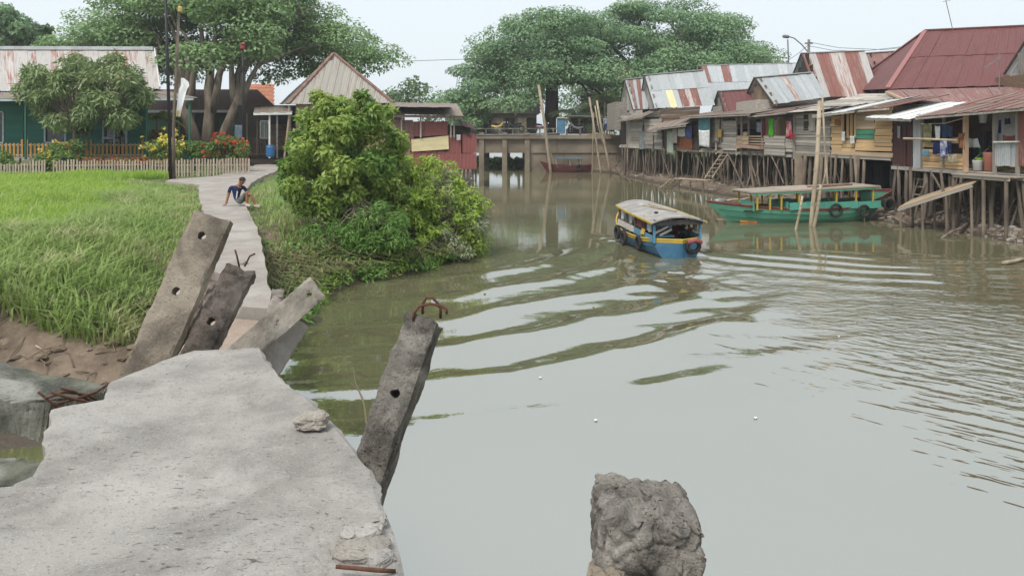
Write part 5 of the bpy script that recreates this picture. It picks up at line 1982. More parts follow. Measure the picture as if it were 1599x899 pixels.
GREYWALL = M('grey_plaster', (.27, .24, .20), (.19, .17, .145), 1.2)
kb = simple_house('roadside_building', 'low grey plastered building behind the bridge rail', 736, 838, 176, 166, 73, 5, GREYWALL, DULL_ROOF)
for px in (760, 778, 796, 815, 830):
    MB().box(P(px, 196, 72.9), (.9, .1, 1.5)).build('shutter', M('cream_shutter', (.5, .42, .3), (.35, .27, .19), 3) if px in (778, 815) else DARKWOOD, kb)
t = thing('blue_stall', P(876, 208, 67), 'upright blue stall box at the foot of the rain tree', 'stall')
MB().box(P(876, 197, 67), (.72, .6, 1.35)).build('body', M('stall_blue', (.09, .22, .34), (.07, .17, .27), 3), t)
MB().box(P(878, 184, 67), (.95, .8, .1)).build('lid', M('stall_cream', (.55, .47, .36), None), t)
MB().box(P(869, 197, 66.66), (.06, .05, 1.35)).build('edge_strip', WHITE, t)
t = thing('vendor_canopy', P(905, 208, 68), 'open vendor canopy with thin metal posts beside the blue stall', 'canopy')
MB().bar(P(885, 181, 67), P(930, 182, 67), .12, 1.2).build('roof', STEEL, t)
for px in (890, 925):
    MB().tube([P(px, 208, 66.6), P(px, 182, 66.6)], .035, 6).build('post', STEEL, t)
MB().box(P(906, 205, 68), (2.4, .8, .5)).build('counter', DARKWOOD, t)
MB().box(P(910, 193, 70), (2.6, .1, 1.4)).build('back_panel', INTERIOR, t)
t = thing('orange_counter', P(938, 213, 64.5), 'low orange painted counter at the bridge end', 'counter')
MB().box(P(938, 214, 64.5), (2.2, .4, .4)).build('front', M('counter_orange', (.42, .17, .07), (.34, .13, .06), 2), t)
MB().box(P(938, 209.6, 64.5), (2.3, .5, .06)).build('top', M('counter_top', (.5, .3, .18), None), t)

# motorbikes parked on the bridge
def motorbike(label, px, py, Y, c, flip=1):
    b = P(px, py, Y)
    t = thing('motorbike', b, label, 'motorbike', 'motorbikes parked on the bridge')
    m_ = M('bike_' + label[:14].replace(' ', '_'), c, None, rough=.3, spec=.6)
    for dx in (-.6, .6):
        wv = MB().ring((b.x + dx, b.y, b.z + .28), (0, 1, 0), .23, .06, 16, 6).build('wheel', RUBBER, t)
        MB().lathe((b.x + dx, b.y - .04, b.z + .28), [(.05, 0), (.06, .04), (.05, .08)], 8, axis=(0, 1, 0)).build('hub', STEEL, wv)
    MB().tube([(b.x - .55 * flip, b.y, b.z + .55), (b.x - .1 * flip, b.y, b.z + .42), (b.x + .3 * flip, b.y, b.z + .55), (b.x + .52 * flip, b.y, b.z + .9)], [.1, .13, .1, .06], 8).build('body', m_, t, smooth=True)
    MB().tube([(b.x - .6 * flip, b.y, b.z + .74), (b.x - .2 * flip, b.y, b.z + .72), (b.x + .1 * flip, b.y, b.z + .66)], [.08, .1, .06], 8).build('seat', RUBBER, t, smooth=True)
    MB().tube([(b.x + .5 * flip, b.y - .3, b.z + 1.0), (b.x + .52 * flip, b.y, b.z + .95), (b.x + .5 * flip, b.y + .3, b.z + 1.0)], .025, 6).build('handlebar', STEEL, t)
    MB().tube([(b.x + .6 * flip, b.y, b.z + .28), (b.x + .5 * flip, b.y, b.z + .9)], .04, 6).build('fork', STEEL, t)
    MB().lathe((b.x + .6 * flip, b.y, b.z + .85), [(.04, 0), (.08, .04), (.07, .1)], 8, axis=(flip, 0, 0)).build('headlight', WHITE, t)
    return t


motorbike('yellow cream motorbike parked before the grey building', 777, 206, 67, (.6, .42, .12))
motorbike('black motorbike parked beside the yellow cream one', 804, 206, 67, (.02, .02, .02), -1)
motorbike('dark red motorbike parked by the tree trunk', 845, 207, 68, (.16, .03, .03))
motorbike('grey motorbike under the vendor canopy', 901, 208, 66, (.15, .15, .16), -1)
motorbike('black motorbike next to the orange counter', 922, 207, 67.5, (.03, .03, .035))


def person(name, label, b, h, shirt, trousers, pose=None, mats=None):
    """standing figure from one skinned chain"""
    pts = {'pel': (0, 0, .52), 'waist': (0, 0, .60), 'chest': (0, .0, .74), 'neck': (0, 0, .84), 'head': (0, -.01, .885), 'crown': (0, -.005, .965),
           'ls': (-.105, 0, .80), 'le': (-.13, .01, .62), 'lh': (-.13, -.03, .47), 'rs': (.105, 0, .80), 're': (.13, .01, .62), 'rh': (.12, -.04, .47),
           'lhp': (-.055, 0, .50), 'lk': (-.06, -.01, .27), 'la': (-.06, .01, .04), 'lt': (-.06, -.09, .02), 'rhp': (.055, 0, .50), 'rk': (.06, -.01, .27), 'ra': (.06, .01, .04), 'rt': (.06, -.09, .02)}
    return figure(name, label, b, {k: Vector(v) * h for k, v in pts.items()}, h, shirt, trousers)


BONES = [('pel', 'waist'), ('waist', 'chest'), ('chest', 'neck'), ('neck', 'head'), ('head', 'crown'), ('chest', 'ls'), ('ls', 'le'), ('le', 'lh'), ('chest', 'rs'), ('rs', 're'), ('re', 'rh'),
         ('pel', 'lhp'), ('lhp', 'lk'), ('lk', 'la'), ('la', 'lt'), ('pel', 'rhp'), ('rhp', 'rk'), ('rk', 'ra'), ('ra', 'rt')]
RAD = {'pel': .075, 'waist': .07, 'chest': .082, 'neck': .033, 'head': .048, 'crown': .05, 'ls': .042, 'le': .028, 'lh': .02, 'rs': .042, 're': .028, 'rh': .02,
       'lhp': .055, 'lk': .036, 'la': .024, 'lt': .022, 'rhp': .055, 'rk': .036, 'ra': .024, 'rt': .022}
SKIN = M('skin', (.33, .17, .10), (.28, .14, .085), 8, rough=.6)


def figure(name, label, base, J, h, paint, extra=None, sub=2):
    keys = list(J)
    me = bpy.data.meshes.new('tmp')
    me.from_pydata([tuple(J[k]) for k in keys], [(keys.index(a), keys.index(b)) for a, b in BONES if a in J and b in J], [])
    ob = bpy.data.objects.new('tmp', me)
    col.objects.link(ob)
    ob.modifiers.new('skin', 'SKIN')
    ss = ob.modifiers.new('sub', 'SUBSURF')
    ss.levels = ss.render_levels = sub
    for i, k in enumerate(keys):
        r = RAD[k] * h
        me.skin_vertices[0].data[i].radius = (r, r * (.72 if k in ('chest', 'waist', 'pel') else 1))
        me.skin_vertices[0].data[i].use_root = (k == 'pel')
    dg = bpy.context.evaluated_depsgraph_get()
    dg.update()
    out = bpy.data.meshes.new_from_object(ob.evaluated_get(dg))
    bpy.data.objects.remove(ob)
    out.name = name
    mats = []
    def seg_d(p, a, b):
        ab = b - a
        t = max(0, min(1, (p - a).dot(ab) / max(ab.length_squared, 1e-9)))
        return (p - a - ab * t).length
    out.materials.clear()
    for pl in out.polygons:
        c = pl.center
        bn = min((b for b in BONES if b[0] in J and b[1] in J), key=lambda b: seg_d(c, J[b[0]], J[b[1]]))
        ab = J[bn[1]] - J[bn[0]]
        t = max(0, min(1, (c - J[bn[0]]).dot(ab) / max(ab.length_squared, 1e-9)))
        m_ = paint(bn, t)
        if m_ not in mats:
            mats.append(m_)
            out.materials.append(m_)
        pl.material_index = mats.index(m_)
        pl.use_smooth = True
    o = link(name, out, None, base)
    return tag(o, label, 'person')


def head_of(o, J, h, hair, look=(0, -1, 0), face=True):
    """hair cap, ears, nose and eyes on the head"""
    c = o.location + (J['head'] + J['crown']) / 2
    up = (J['crown'] - J['head']).normalized()
    lk = Vector(look)
    lk = (lk - up * lk.dot(up)).normalized()
    sd = lk.cross(up)
    r = .066 * h
    bm = bmesh.new()
    bmesh.ops.create_icosphere(bm, subdivisions=3, radius=1)
    kill = [v for v in bm.verts if v.co.z < -.05 + (.35 if v.co.y > .2 else 0)]
    bmesh.ops.delete(bm, geom=kill, context='VERTS')
    R = Matrix((sd, lk, up)).transposed()
    for v in bm.verts:
        k = 1 + .05 * noise.noise(v.co * 4)
        v.co = R @ Vector((v.co.x * .95 * k, v.co.y * 1.08 * k, v.co.z * 1.05 * k)) * r
    me = bpy.data.meshes.new('hair')
    bm.to_mesh(me)
    bm.free()
    me.materials.append(hair)
    for p in me.polygons: p.use_smooth = True
    hh = link('hair', me, o)
    hh.location = c - o.location + up * r * .15
    if face:
        for s in (-1, 1):
            MB().lathe(c + sd * s * r * .35 + lk * r * .9 - up * r * .05, [(r * .02, 0), (r * .13, r * .04), (r * .02, r * .1)], 8, axis=lk).build('eye', BLACK, o)
            MB().lathe(c + sd * s * r * .92 - up * r * .1, [(r * .2, 0), (r * .24, r * .08), (r * .1, r * .16)], 8, axis=sd * s).build('ear', SKIN, o)
        MB().lathe(c + lk * r * .88 - up * r * .3, [(r * .16, 0), (r * .1, r * .2), (r * .03, r * .26)], 8, axis=lk).build('nose', SKIN, o)
        MB().bar(c + lk * r * .93 - up * r * .55 - sd * r * .22, c + lk * r * .93 - up * r * .55 + sd * r * .22, r * .08, r * .08).build('mouth', M('lips', (.25, .09, .07), None), o)


def clothes(shirt, trousers, sleeve=True):
    def f(bn, t):
        if bn in (('neck', 'head'), ('head', 'crown')): return SKIN
        if bn in (('pel', 'waist'), ('waist', 'chest'), ('chest', 'ls'), ('chest', 'rs')): return shirt
        if bn == ('chest', 'neck'): return shirt if t < .6 else SKIN
        if bn in (('ls', 'le'), ('rs', 're')): return shirt if t < .75 else SKIN
        if bn in (('le', 'lh'), ('re', 'rh')): return SKIN
        if bn[1] in ('la', 'ra') and t > .85 or bn[1] in ('lt', 'rt'): return BLACK
        return trousers
    return f


HAIR = M('black_hair', (.012, .01, .009), (.02, .016, .014), 30, rough=.6)


def stander(label, px, py, Y, h, shirt, trousers, look):
    pts = {'pel': (0, 0, .52), 'waist': (0, 0, .60), 'chest': (0, .0, .74), 'neck': (0, 0, .84), 'head': (0, -.01, .885), 'crown': (0, -.005, .965),
           'ls': (-.105, 0, .80), 'le': (-.13, .01, .62), 'lh': (-.13, -.03, .47), 'rs': (.105, 0, .80), 're': (.13, .01, .62), 'rh': (.12, -.04, .47),
           'lhp': (-.055, 0, .50), 'lk': (-.06, -.01, .27), 'la': (-.06, .01, .04), 'lt': (-.06, -.09, .02), 'rhp': (.055, 0, .50), 'rk': (.06, -.01, .27), 'ra': (.06, .01, .04), 'rt': (.06, -.09, .02)}
    J = {k: Vector(v) * h for k, v in pts.items()}
    o = figure('person', label, P(px, py, Y), J, h, clothes(shirt, trousers), sub=1)
    head_of(o, J, h, HAIR, look, False)
    return o


# ------------------------------------------------------------------ right bank: the row of stilt houses
NV = Vector((-.976, -.217, 0))            # out over the river
IN = -NV


def Yf(px): return 21.18 / ((px - CX) / F + .2218)


def FL(px, z, off=0.0):
    """point off metres in front of the house fronts that is seen in column px"""
    a = (px - CX) / F
    Y = (21.18 - 1.024 * off) / (a + .2218)
    return Vector((a * Y, Y, z))


def FL0(px, z, off=0.0):
    """the point of the house front in column px, moved straight out by off"""
    Y = Yf(px)
    return Vector(((px - CX) / F * Y, Y, z)) + NV * off


def zf(px, py): return H - (py - HY) / F * Yf(px)


def gz(p): return float(ground_z(np.array([p.x]), np.array([p.y]))[0])


def planks(parent, px0, px1, py0, py1, n, mat, off=0.0, name='board', jit=.012, ref=None, gap=None):
    """horizontal boards on the river front between two photo columns; py read at the middle column"""
    pm = ref or (px0 + px1) / 2
    z1, z0 = zf(pm, py0), zf(pm, py1)
    h = (z1 - z0) / n
    mats = mat if isinstance(mat, (list, tuple)) else [mat]
    for i in range(n):
        z = z0 + h * (i + .5)
        a, b = random.uniform(-1.2, 1.2), random.uniform(-1.2, 1.2)
        o = off + .02 + random.uniform(-jit, jit)
        board(parent, FL(px0 + a, z + random.uniform(-jit, jit), o), FL(px1 + b, z + random.uniform(-jit, jit), o), h * .95, .025, mats[i % len(mats)], name, (UP + NV * random.uniform(-.14, -.04)).normalized())


def vplanks(parent, px0, px1, py0, py1, n, mat, off=0.0, name='board'):
    pm = (px0 + px1) / 2
    z1, z0 = zf(pm, py0), zf(pm, py1)
    for i in range(n):
        u = (i + .5) / n
        px = px0 + (px1 - px0) * u
        w_ = (FL(px1, 0) - FL(px0, 0)).length / n
        e = random.uniform(-.05, .03)
        board(parent, FL(px, z0 + e, off + .02 + random.uniform(-.01, .01)), FL(px + random.uniform(-.4, .4), z1, off + .02), w_ * .92, .025, mat, name, up=(FL(px1, 0) - FL(px0, 0)).normalized())


def tin(parent, px0, px1, py0, py1, mat, off=0.0, name='wall_sheet', n=1):
    pm = (px0 + px1) / 2
    z1, z0 = zf(pm, py0), zf(pm, py1)
    for i in range(n):
        a, b = px0 + (px1 - px0) * i / n, px0 + (px1 - px0) * (i + 1) / n
        e = random.uniform(-.05, .04)
        o = off + .02 * (i % 2)
        sheet(parent, FL(a, z1, o), FL(b + .3, z1, o), FL(b + .3, z0 + e, o), FL(a, z0 + e, o), mat, name, 4, .014)


def lean(parent, px0, px1, zA, zB, f_off, bz, b_off, n, mats, rows=1, amp=.016):
    """lean-to roof: front edge over the river from px0 (height zA) to px1 (zB), rising by bz over the depth"""
    A, B = FL0(px0, zA + bz, -b_off), FL0(px1, zB + bz, -b_off)
    D, C = FL0(px0, zA, f_off), FL0(px1, zB, f_off)
    roof(parent, A, B, C, D, n, mats, rows, amp=amp)
    MB().bar(D - UP * .06, C - UP * .06, .07, .05).build('eave_beam', GREYWOOD, parent)


def stilts(parent, pxs, top, r=(.045, .085), off=(-.1, .1), rows=(0,), lean_=.18):
    for row in rows:
        for px in pxs:
            o = random.uniform(*off) - row
            pt = FL0(px + random.uniform(-2, 2), top, o)
            pb = Vector((pt.x + random.uniform(-lean_, lean_), pt.y + random.uniform(-lean_, lean_), 0))
            pb.z = min(gz(pb), .6) - .5
            m = pt.lerp(pb, .5) + Vector((random.uniform(-.09, .09), random.uniform(-.09, .09), 0))
            q = pt.lerp(pb, .75) + Vector((random.uniform(-.06, .06), random.uniform(-.06, .06), 0))
            rr = random.uniform(*r)
            MB().tube([pb, q, m, pt], [rr * 1.1, rr, rr * .95, rr * .85], 7).build('stilt', POLE, parent, smooth=True)


def braces(parent, lst):
    for (x0, y0, x1, y1, o) in lst:
        a, b = FL(x0, zf(x0, y0), o), FL(x1, zf(x1, y1), o)
        MB().tube([a, a.lerp(b, .5) + Vector((0, 0, random.uniform(-.05, .05))), b], .035, 6).build('brace', POLE, parent)


def shell(parent, px0, px1, z0, z1, depth, back=None, side=True, front=0.0, mat=None):
    """floor boards, back wall and both side walls; the front is dressed separately"""
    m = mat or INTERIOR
    a, b = FL(px0, 0, front), FL(px1, 0, front)
    n = max(3, int((b - a).length / .5))
    for i in range(n):
        p, q = a.lerp(b, i / n), a.lerp(b, (i + 1) / n)
        c = (p + q) / 2
        board(parent, c + UP * (z0 - .05), c + IN * max(depth, 9.5) + UP * (z0 - .05), (b - a).length / n * .98, .05, GREYWOOD, 'floor_board', up=(b - a).normalized())
    A, B = a + IN * depth, b + IN * depth
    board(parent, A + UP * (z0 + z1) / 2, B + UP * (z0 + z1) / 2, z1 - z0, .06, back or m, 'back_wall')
    if side:
        for p in (a.lerp(b, .01), a.lerp(b, .99)):
            board(parent, p + UP * (z0 + z1) / 2 - NV * .06, p + IN * depth + UP * (z0 + z1) / 2, z1 - z0, .05, GREYWOOD if side == 'wood' else m, 'side_wall')
    # joist under the front edge
    board(parent, a + UP * (z0 - .16) + NV * .02, b + UP * (z0 - .16) + NV * .02, .13, .1, GREYWOOD, 'joist')


def gable_roof(parent, ridgeA, ridgeB, eaveA, eaveB, backA, n, mats, rows=1, gable=None, amp=.009, waves=7):
    """ridgeA/eaveA/backA: river end (apex, front eave, back eave); ridgeB/eaveB: inland end"""
    roof(parent, ridgeA, ridgeB, eaveB, eaveA, n, mats, rows, amp=amp, waves=waves)
    backB = backA + (ridgeB - ridgeA)
    roof(parent, ridgeA, ridgeB, backB, backA, max(3, n // 2), ZINC, 1, amp=amp, waves=waves)
    i_ = (ridgeB - ridgeA).normalized() * .25
    if gable:
        # vertical boards filling the gable triangle
        k = 7
        for j in range(k):
            u = (j + .5) / k
            bt = eaveA.lerp(backA, u) + i_
            tz = 1 - abs(u - .5) * 2
            foot = eaveA.lerp(backA, .5)
            hgt = ridgeA.z - foot.z
            board(parent, bt - UP * .1, Vector((bt.x, bt.y, bt.z + hgt * max(.08, tz * .94))), (eaveA - backA).length / k * .97, .03, gable, 'gable_board', up=(backA - eaveA).normalized())
    for e_ in (eaveA, backA):
        board(parent, ridgeA + UP * .03, e_ + UP * .03, .1, .05, DARKWOOD, 'barge_board')
    MB().bar(ridgeA + UP * .03, ridgeB + UP * .03, .05, .3).build('ridge_cap', M('zinc_cap', (.42, .43, .44), (.34, .34, .34), 2), parent)


FLOOR = 2.38
GR = 'stilt houses along the right bank'
random.seed(50)
# ---- house 1, farthest
h1 = thing('stilt_house', FL(990, 0), 'small stilt house at the far end of the row with red striped grey roof', 'house', GR)
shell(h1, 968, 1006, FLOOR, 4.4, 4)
planks(h1, 984, 1004, 172, 229, 12, GREYWOOD)
planks(h1, 970, 986, 176, 188, 3, GREYWOOD)
vplanks(h1, 978, 987, 188, 228, 3, GREYWOOD)
gable_roof(h1, P(975, 125, 58.5), P(1012, 121, 57), P(988, 171, 54.5), P(1012, 170, 53.5), P(966, 171, 61), 6, lambda i, r: [ZINC, RUST, ZINC, RUST, ZINC, ZINC][i], gable=GREYWOOD)
MB().box(((P(990, 0, 60).x), 60.5, 4.6), (3.6, 5, 2.2)).build('upper_wall', GREYWOOD, h1)
stilts(h1, [972, 978, 982, 988, 993, 998, 1003, 1008], FLOOR - .1, rows=(0, .5, 1.2))
stilts(h1, [970, 976, 986, 996], FLOOR - .1, rows=(3,))
lean(h1, 980, 1018, zf(1000, 188), zf(1000, 184), .7, .8, 1.2, 5, DULL_ROOF)
# ---- house 2, large grey roof
h2 = thing('stilt_house', FL(1040, 0), 'stilt house with big grey tin roof patched with cream and rust sheets', 'house', GR)
shell(h2, 1005, 1092, FLOOR, 4.3, 6)
def h2m(i, r):
    if r == 1 and i == 3: return CREAM
    if r == 1 and i in (5, 6, 7): return RUST if i != 6 else ZINC_RUSTY
    return ZINC
gable_roof(h2, P(1006, 118, 54.5), P(1099, 110, 50), P(1021, 169, 50.6), P(1116, 165, 47), P(998, 168, 57.5), 10, h2m, 2, gable=GREYWOOD)
planks(h2, 1006, 1034, 186, 233, 9, GREYWOOD, .05)
planks(h2, 1030, 1092, 168, 195, 5, BROWNWOOD, -.05)
planks(h2, 1034, 1050, 187, 233, 8, BROWNWOOD, -.3)
tin(h2, 1037, 1044, 200, 234, DARK_RED, .1)
lean(h2, 1030, 1092, zf(1060, 203), zf(1060, 196), .9, .75, .5, 8, DULL_ROOF)
planks(h2, 1006, 1020, 207, 232, 4, GREYWOOD, .18)
vplanks(h2, 998, 1006, 205, 233, 4, M('grey_shutter', (.23, .25, .25), (.18, .19, .19), 4, rnd=.1), .1)
tin(h2, 1059, 1081, 212, 234, M('orange_rust_panel', (.34, .12, .05), (.22, .08, .04), 5), .12, n=2)
planks(h2, 1081, 1092, 190, 241, 9, DARKWOOD, .05)
stilts(h2, [1010, 1018, 1024, 1031, 1036, 1047, 1058, 1069, 1080, 1090], FLOOR - .1, rows=(0, .6), r=(.035, .075), lean_=.26)
stilts(h2, [1014, 1028, 1040, 1052, 1064, 1076, 1086], FLOOR - .1, rows=(1.5, 2.4), r=(.04, .08))
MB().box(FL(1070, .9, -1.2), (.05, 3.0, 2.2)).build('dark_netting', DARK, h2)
braces(h2, [(1012, 240, 1003, 282, .1), (1034, 240, 1047, 280, .15), (1060, 246, 1052, 284, -.3)])
# ---- house 2b: long roof behind
h2b = thing('tin_roofed_house', P(1170, 160, 52), 'long grey tin roof with two red patches behind the stilt houses', 'house')
def h2bm(i, r):
    if r == 0 and i in (0, 3): return RUST
    return ZINC
gable_roof(h2b, P(1094, 103, 58), P(1262, 99, 53), P(1111, 160, 50), P(1270, 158, 46), P(1085, 150, 64), 15, h2bm, 2)
MB().box((P(1180, 0, 55).x + 1, 56, 3.6), (6.6, 4, 3.0)).build('wall', GREYWALL, h2b)
# ---- small red gable
hr = thing('small_red_roofed_hut', FL(1140, 0, -3), 'small hut with plain red gable roof wedged between the grey roofs', 'hut')
gable_roof(hr, P(1121, 143, 47), P(1170, 140, 45), P(1131, 176, 43.2), P(1185, 173, 41.5), P(1111, 174, 49.5), 6, RED_ROOF, gable=GREYWOOD)
MB().box(P(1146, 184, 45.6), (2.1, 2, 1.4)).build('wall', GREYWOOD, hr)
# ---- house 3, wooden gable with porches
random.seed(51)
h3 = thing('stilt_house', FL(1175, 0), 'stilt house of grey planks with wooden gable and laundry porches', 'house', GR)
shell(h3, 1093, 1238, FLOOR, 4.4, 5)
gable_roof(h3, P(1178, 122, 42.5), P(1268, 114, 39), P(1207, 163, 38.3), P(1290, 152, 36), P(1159, 162, 46), 9, lambda i, r: ZINC if i != 4 else ZINC_RUSTY, gable=M('gable_wood', (.27, .19, .125), (.19, .13, .09), 3, coord='obj', rnd=.2))
MB().box(P(1215, 172, 41), (3.6, 3.4, 1.0)).build('upper_wall', GREYWOOD, h3)
lean(h3, 1080, 1192, zf(1085, 183), zf(1190, 178), .75, .55, 3.0, 11, DULL_ROOF, 2)
lean(h3, 1184, 1246, zf(1186, 181), zf(1240, 175), .6, .7, 3.2, 6, [PINK_ROOF, DULL_ROOF, DULL_ROOF])
planks(h3, 1128, 1150, 189, 235, 11, GREYWOOD, .12)
planks(h3, 1108, 1128, 205, 230, 5, GREYWOOD, -.05)
for px in (1109, 1118, 1127, 1150, 1158, 1169, 1190, 1240):
    board(h3, FL(px, FLOOR - .3, .1), FL(px, zf(px, 181), .1), .08, .08, GREYWOOD, 'post', up=(1, 0, 0))
planks(h3, 1150, 1160, 212, 232, 3, PALEWOOD, .1)
planks(h3, 1160, 1168, 206, 226, 3, PALEWOOD, .16)
board(h3, FL(1152, zf(1170, 228), .3), FL(1190, zf(1170, 230), .3), .14, .3, M('rosy_plank', (.34, .22, .17), None), 'shelf')
for k, py in enumerate((213, 217, 221, 225)):
    board(h3, FL(1170, zf(1180, py), .08), FL(1194, zf(1180, py), .08), .07, .03, PALEWOOD, 'rail')
planks(h3, 1194, 1226, 212, 242, 6, GREYWOOD, .15)
planks(h3, 1226, 1239, 216, 237, 4, GREYWOOD, .1)
vplanks(h3, 1195, 1226, 183, 214, 7, PALEWOOD, -.4)
stilts(h3, [1094, 1099, 1105, 1112, 1121, 1127, 1134, 1141, 1150, 1158, 1168, 1176, 1184, 1193, 1202, 1214, 1226, 1236], FLOOR - .1, rows=(0, .7), r=(.03, .075), lean_=.26)
stilts(h3, [1100, 1116, 1130, 1146, 1162, 1178, 1196, 1208, 1222, 1232], FLOOR - .1, rows=(1.3, 2.8))
braces(h3, [(1137, 240, 1162, 293, .25), (1170, 246, 1184, 288, .1), (1205, 244, 1224, 286, .15), (1188, 286, 1150, 300, -.4), (1112, 240, 1128, 231, .3), (1232, 290, 1245, 270, .2)])
for hh_, lo_, hi_, nb_ in ((h1, 972, 1006, 9), (h2, 1010, 1090, 16), (h3, 1096, 1236, 26)):      # a tangle of thin props
    for k in range(nb_):
        x_ = random.uniform(lo_, hi_)
        dx_ = random.uniform(-16, 16)
        o_ = random.uniform(-1.2, .15)
        a, b = FL(x_, FLOOR - .15 - random.random() * .5, o_), FL(x_ + dx_, 0, o_ + random.uniform(-.2, .4))
        b.z = max(gz(b), -.3) + random.uniform(-.2, .5)
        MB().tube([a, a.lerp(b, .5) + Vector((random.uniform(-.1, .1), 0, random.uniform(-.06, .06))), b], random.uniform(.02, .04), 6).build('prop', POLE, hh_)
# ---- house 4, grey weathered
h4 = thing('stilt_house', FL(1268, 0), 'weathered grey plank stilt house with slatted roof beside the tall bamboo pole', 'house', GR)
shell(h4, 1240, 1296, FLOOR + .1, 4.5, 5)
planks(h4, 1240, 1297, 176, 241, 15, GREYWOOD, .02)
window(h4, FL(1263, 0, .02), FL(1256, 0, .02), zf(1260, 204), zf(1260, 179), GREYWOOD, DARKWOOD, t=.06, bars=2)
vplanks(h4, 1264, 1273, 177, 205, 3, GREYWOOD, .06)
# slatted shingle roof: rows of old boards
A, B, C, D = FL0(1246, zf(1246, 148), -3.4), FL0(1308, zf(1308, 146), -4.6), FL0(1297, zf(1297, 174), .6), FL0(1234, zf(1234, 178), .6)
for r in range(13):
    v0 = (r + .5) / 13
    p, q = A.lerp(D, v0), B.lerp(C, v0)
    m_ = p.lerp(q, random.uniform(.35, .65))
    nn = (B - A).cross(D - A).normalized()
    if nn.z < 0: nn = -nn
    for s0, s1 in ((p, m_), (m_, q)):
        o_ = nn * (.02 + .02 * (r % 2) + random.uniform(0, .03))
        board(h4, s0 + o_ + Vector((0, 0, random.uniform(-.02, .02))), s1 + o_, (A - D).length / 13 * 1.25, .02, GREYWOOD, 'shingle', up=(A - D).normalized())
stilts(h4, [1243, 1249, 1258, 1266, 1275, 1281, 1287, 1293], FLOOR, rows=(0,), r=(.06, .1))
stilts(h4, [1246, 1262, 1276, 1290], FLOOR + .1, rows=(1.4, 2.8))
q = FL(1247, 1.1, .1)
MB().box((q.x, q.y, 1.0), (.28, .28, 2.6)).build('square_post', M('pale_post', (.34, .27, .20), (.26, .2, .15), 3), h4)
# ---- house 5, fresh yellow boards
random.seed(52)
h5 = thing('stilt_house', FL(1345, 0), 'stilt house of fresh yellow boards with two green boards in its wall', 'house', GR)
shell(h5, 1298, 1393, FLOOR + .1, 4.4, 4.5)
planks(h5, 1298, 1316, 181, 242, 11, NEWWOOD, .02)
planks(h5, 1316, 1335, 212, 243, 5, NEWWOOD, .03)
planks(h5, 1336, 1366, 174, 202, 6, PALEWOOD, .03)
planks(h5, 1336, 1366, 202, 217, 2, GREENBOARD, .05)
planks(h5, 1336, 1366, 217, 236, 3, NEWWOOD, .03)
planks(h5, 1366, 1393, 180, 228, 9, NEWWOOD, .06)
planks(h5, 1366, 1393, 166, 178, 2, NEWWOOD, .02)
planks(h5, 1336, 1393, 229, 236, 1, NEWWOOD, .05)
planks(h5, 1298, 1393, 237, 244, 1, PALEWOOD, .05)
for px in (1316, 1324, 1330, 1336):
    board(h5, FL(px, zf(px, 213), .06), FL(px, zf(px, 178), .06), .1, .05, NEWWOOD, 'window_post', up=(1, 0, 0))
board(h5, FL(1316, zf(1326, 214), .07), FL(1337, zf(1326, 214), .07), .08, .07, NEWWOOD, 'window_sill')
MB().bar(FL(1318, zf(1326, 196), -.25), FL(1335, zf(1326, 196), -.25), .9, .03).build('opening_shade', DARK, h5)  # black sheet: the shade inside the window is put into its colour
lean(h5, 1286, 1352, zf(1290, 181), zf(1346, 173), .55, .62, 2.6, 6, [WHITE_SHEET, WHITE_SHEET, ZINC])
lean(h5, 1346, 1400, zf(1350, 172), zf(1395, 168), .35, .5, 2.4, 6, [PINK_ROOF, DULL_ROOF, PINK_ROOF])
stilts(h5, [1301, 1307, 1318, 1329, 1344, 1351], FLOOR + .05, rows=(0,), r=(.05, .08))
stilts(h5, [1340], FLOOR + .05, rows=(0,), r=(.09, .1), lean_=.03)
stilts(h5, [1304, 1322, 1340, 1362, 1380], FLOOR + .05, rows=(1.6, 3))
# dark net wall under it
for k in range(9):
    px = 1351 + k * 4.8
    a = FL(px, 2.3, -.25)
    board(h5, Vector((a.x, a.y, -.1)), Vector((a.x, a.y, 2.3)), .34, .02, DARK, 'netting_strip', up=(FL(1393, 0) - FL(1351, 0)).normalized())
# ---- house 6, maroon tin and porch with washing
random.seed(53)
h6 = thing('stilt_house', FL(1470, 0), 'stilt house with maroon tin wall and open porch full of washing', 'house', GR)
F6 = zf(1470, 264) + .1
shell(h6, 1394, 1513, F6, 4.3, 1.9, back=M('dim_back', (.16, .115, .09), (.11, .08, .065), 2), side=False)
tin(h6, 1394, 1425, 181, 258, DARK_RED, .04, n=3)
MB().bar(FL(1404, zf(1412, 191), .09), FL(1422, zf(1412, 191), .09), .22, .02).build('vent_panel', M('blue_dark', (.03, .05, .06), None), h6)
tin(h6, 1426, 1438, 178, 262, ZINC, .06, n=2)
lean(h6, 1376, 1448, zf(1380, 184), zf(1446, 186), .7, .62, 2.2, 7, WHITE_SHEET)
for (a, b, y0, y1, n) in ((1440, 1468, 233, 262, 3), (1468, 1508, 240, 264, 2), (1440, 1458, 222, 230, 1), (1482, 1508, 214, 224, 1)):
    planks(h6, a, b, y0, y1, n * 2 if n > 1 else 1, NEWWOOD, .03)
for px in (1440, 1474):
    board(h6, FL(px, F6 - .1, .05), FL(px, zf(px, 180), .05), .09, .09, GREYWOOD, 'post', up=(1, 0, 0))
board(h6, FL(1508, F6 - .15, .12), FL(1508, zf(1508, 176), .12), .13, .12, M('orange_post', (.52, .36, .24), (.42, .28, .18), 3), 'post', up=(1, 0, 0))
stilts(h6, [1399, 1404, 1417, 1425, 1446, 1456, 1480, 1500], F6 - .1, rows=(0,), r=(.05, .09))
stilts(h6, [1402, 1424, 1440, 1458, 1476, 1494, 1508], F6 - .1, rows=(1.9,))
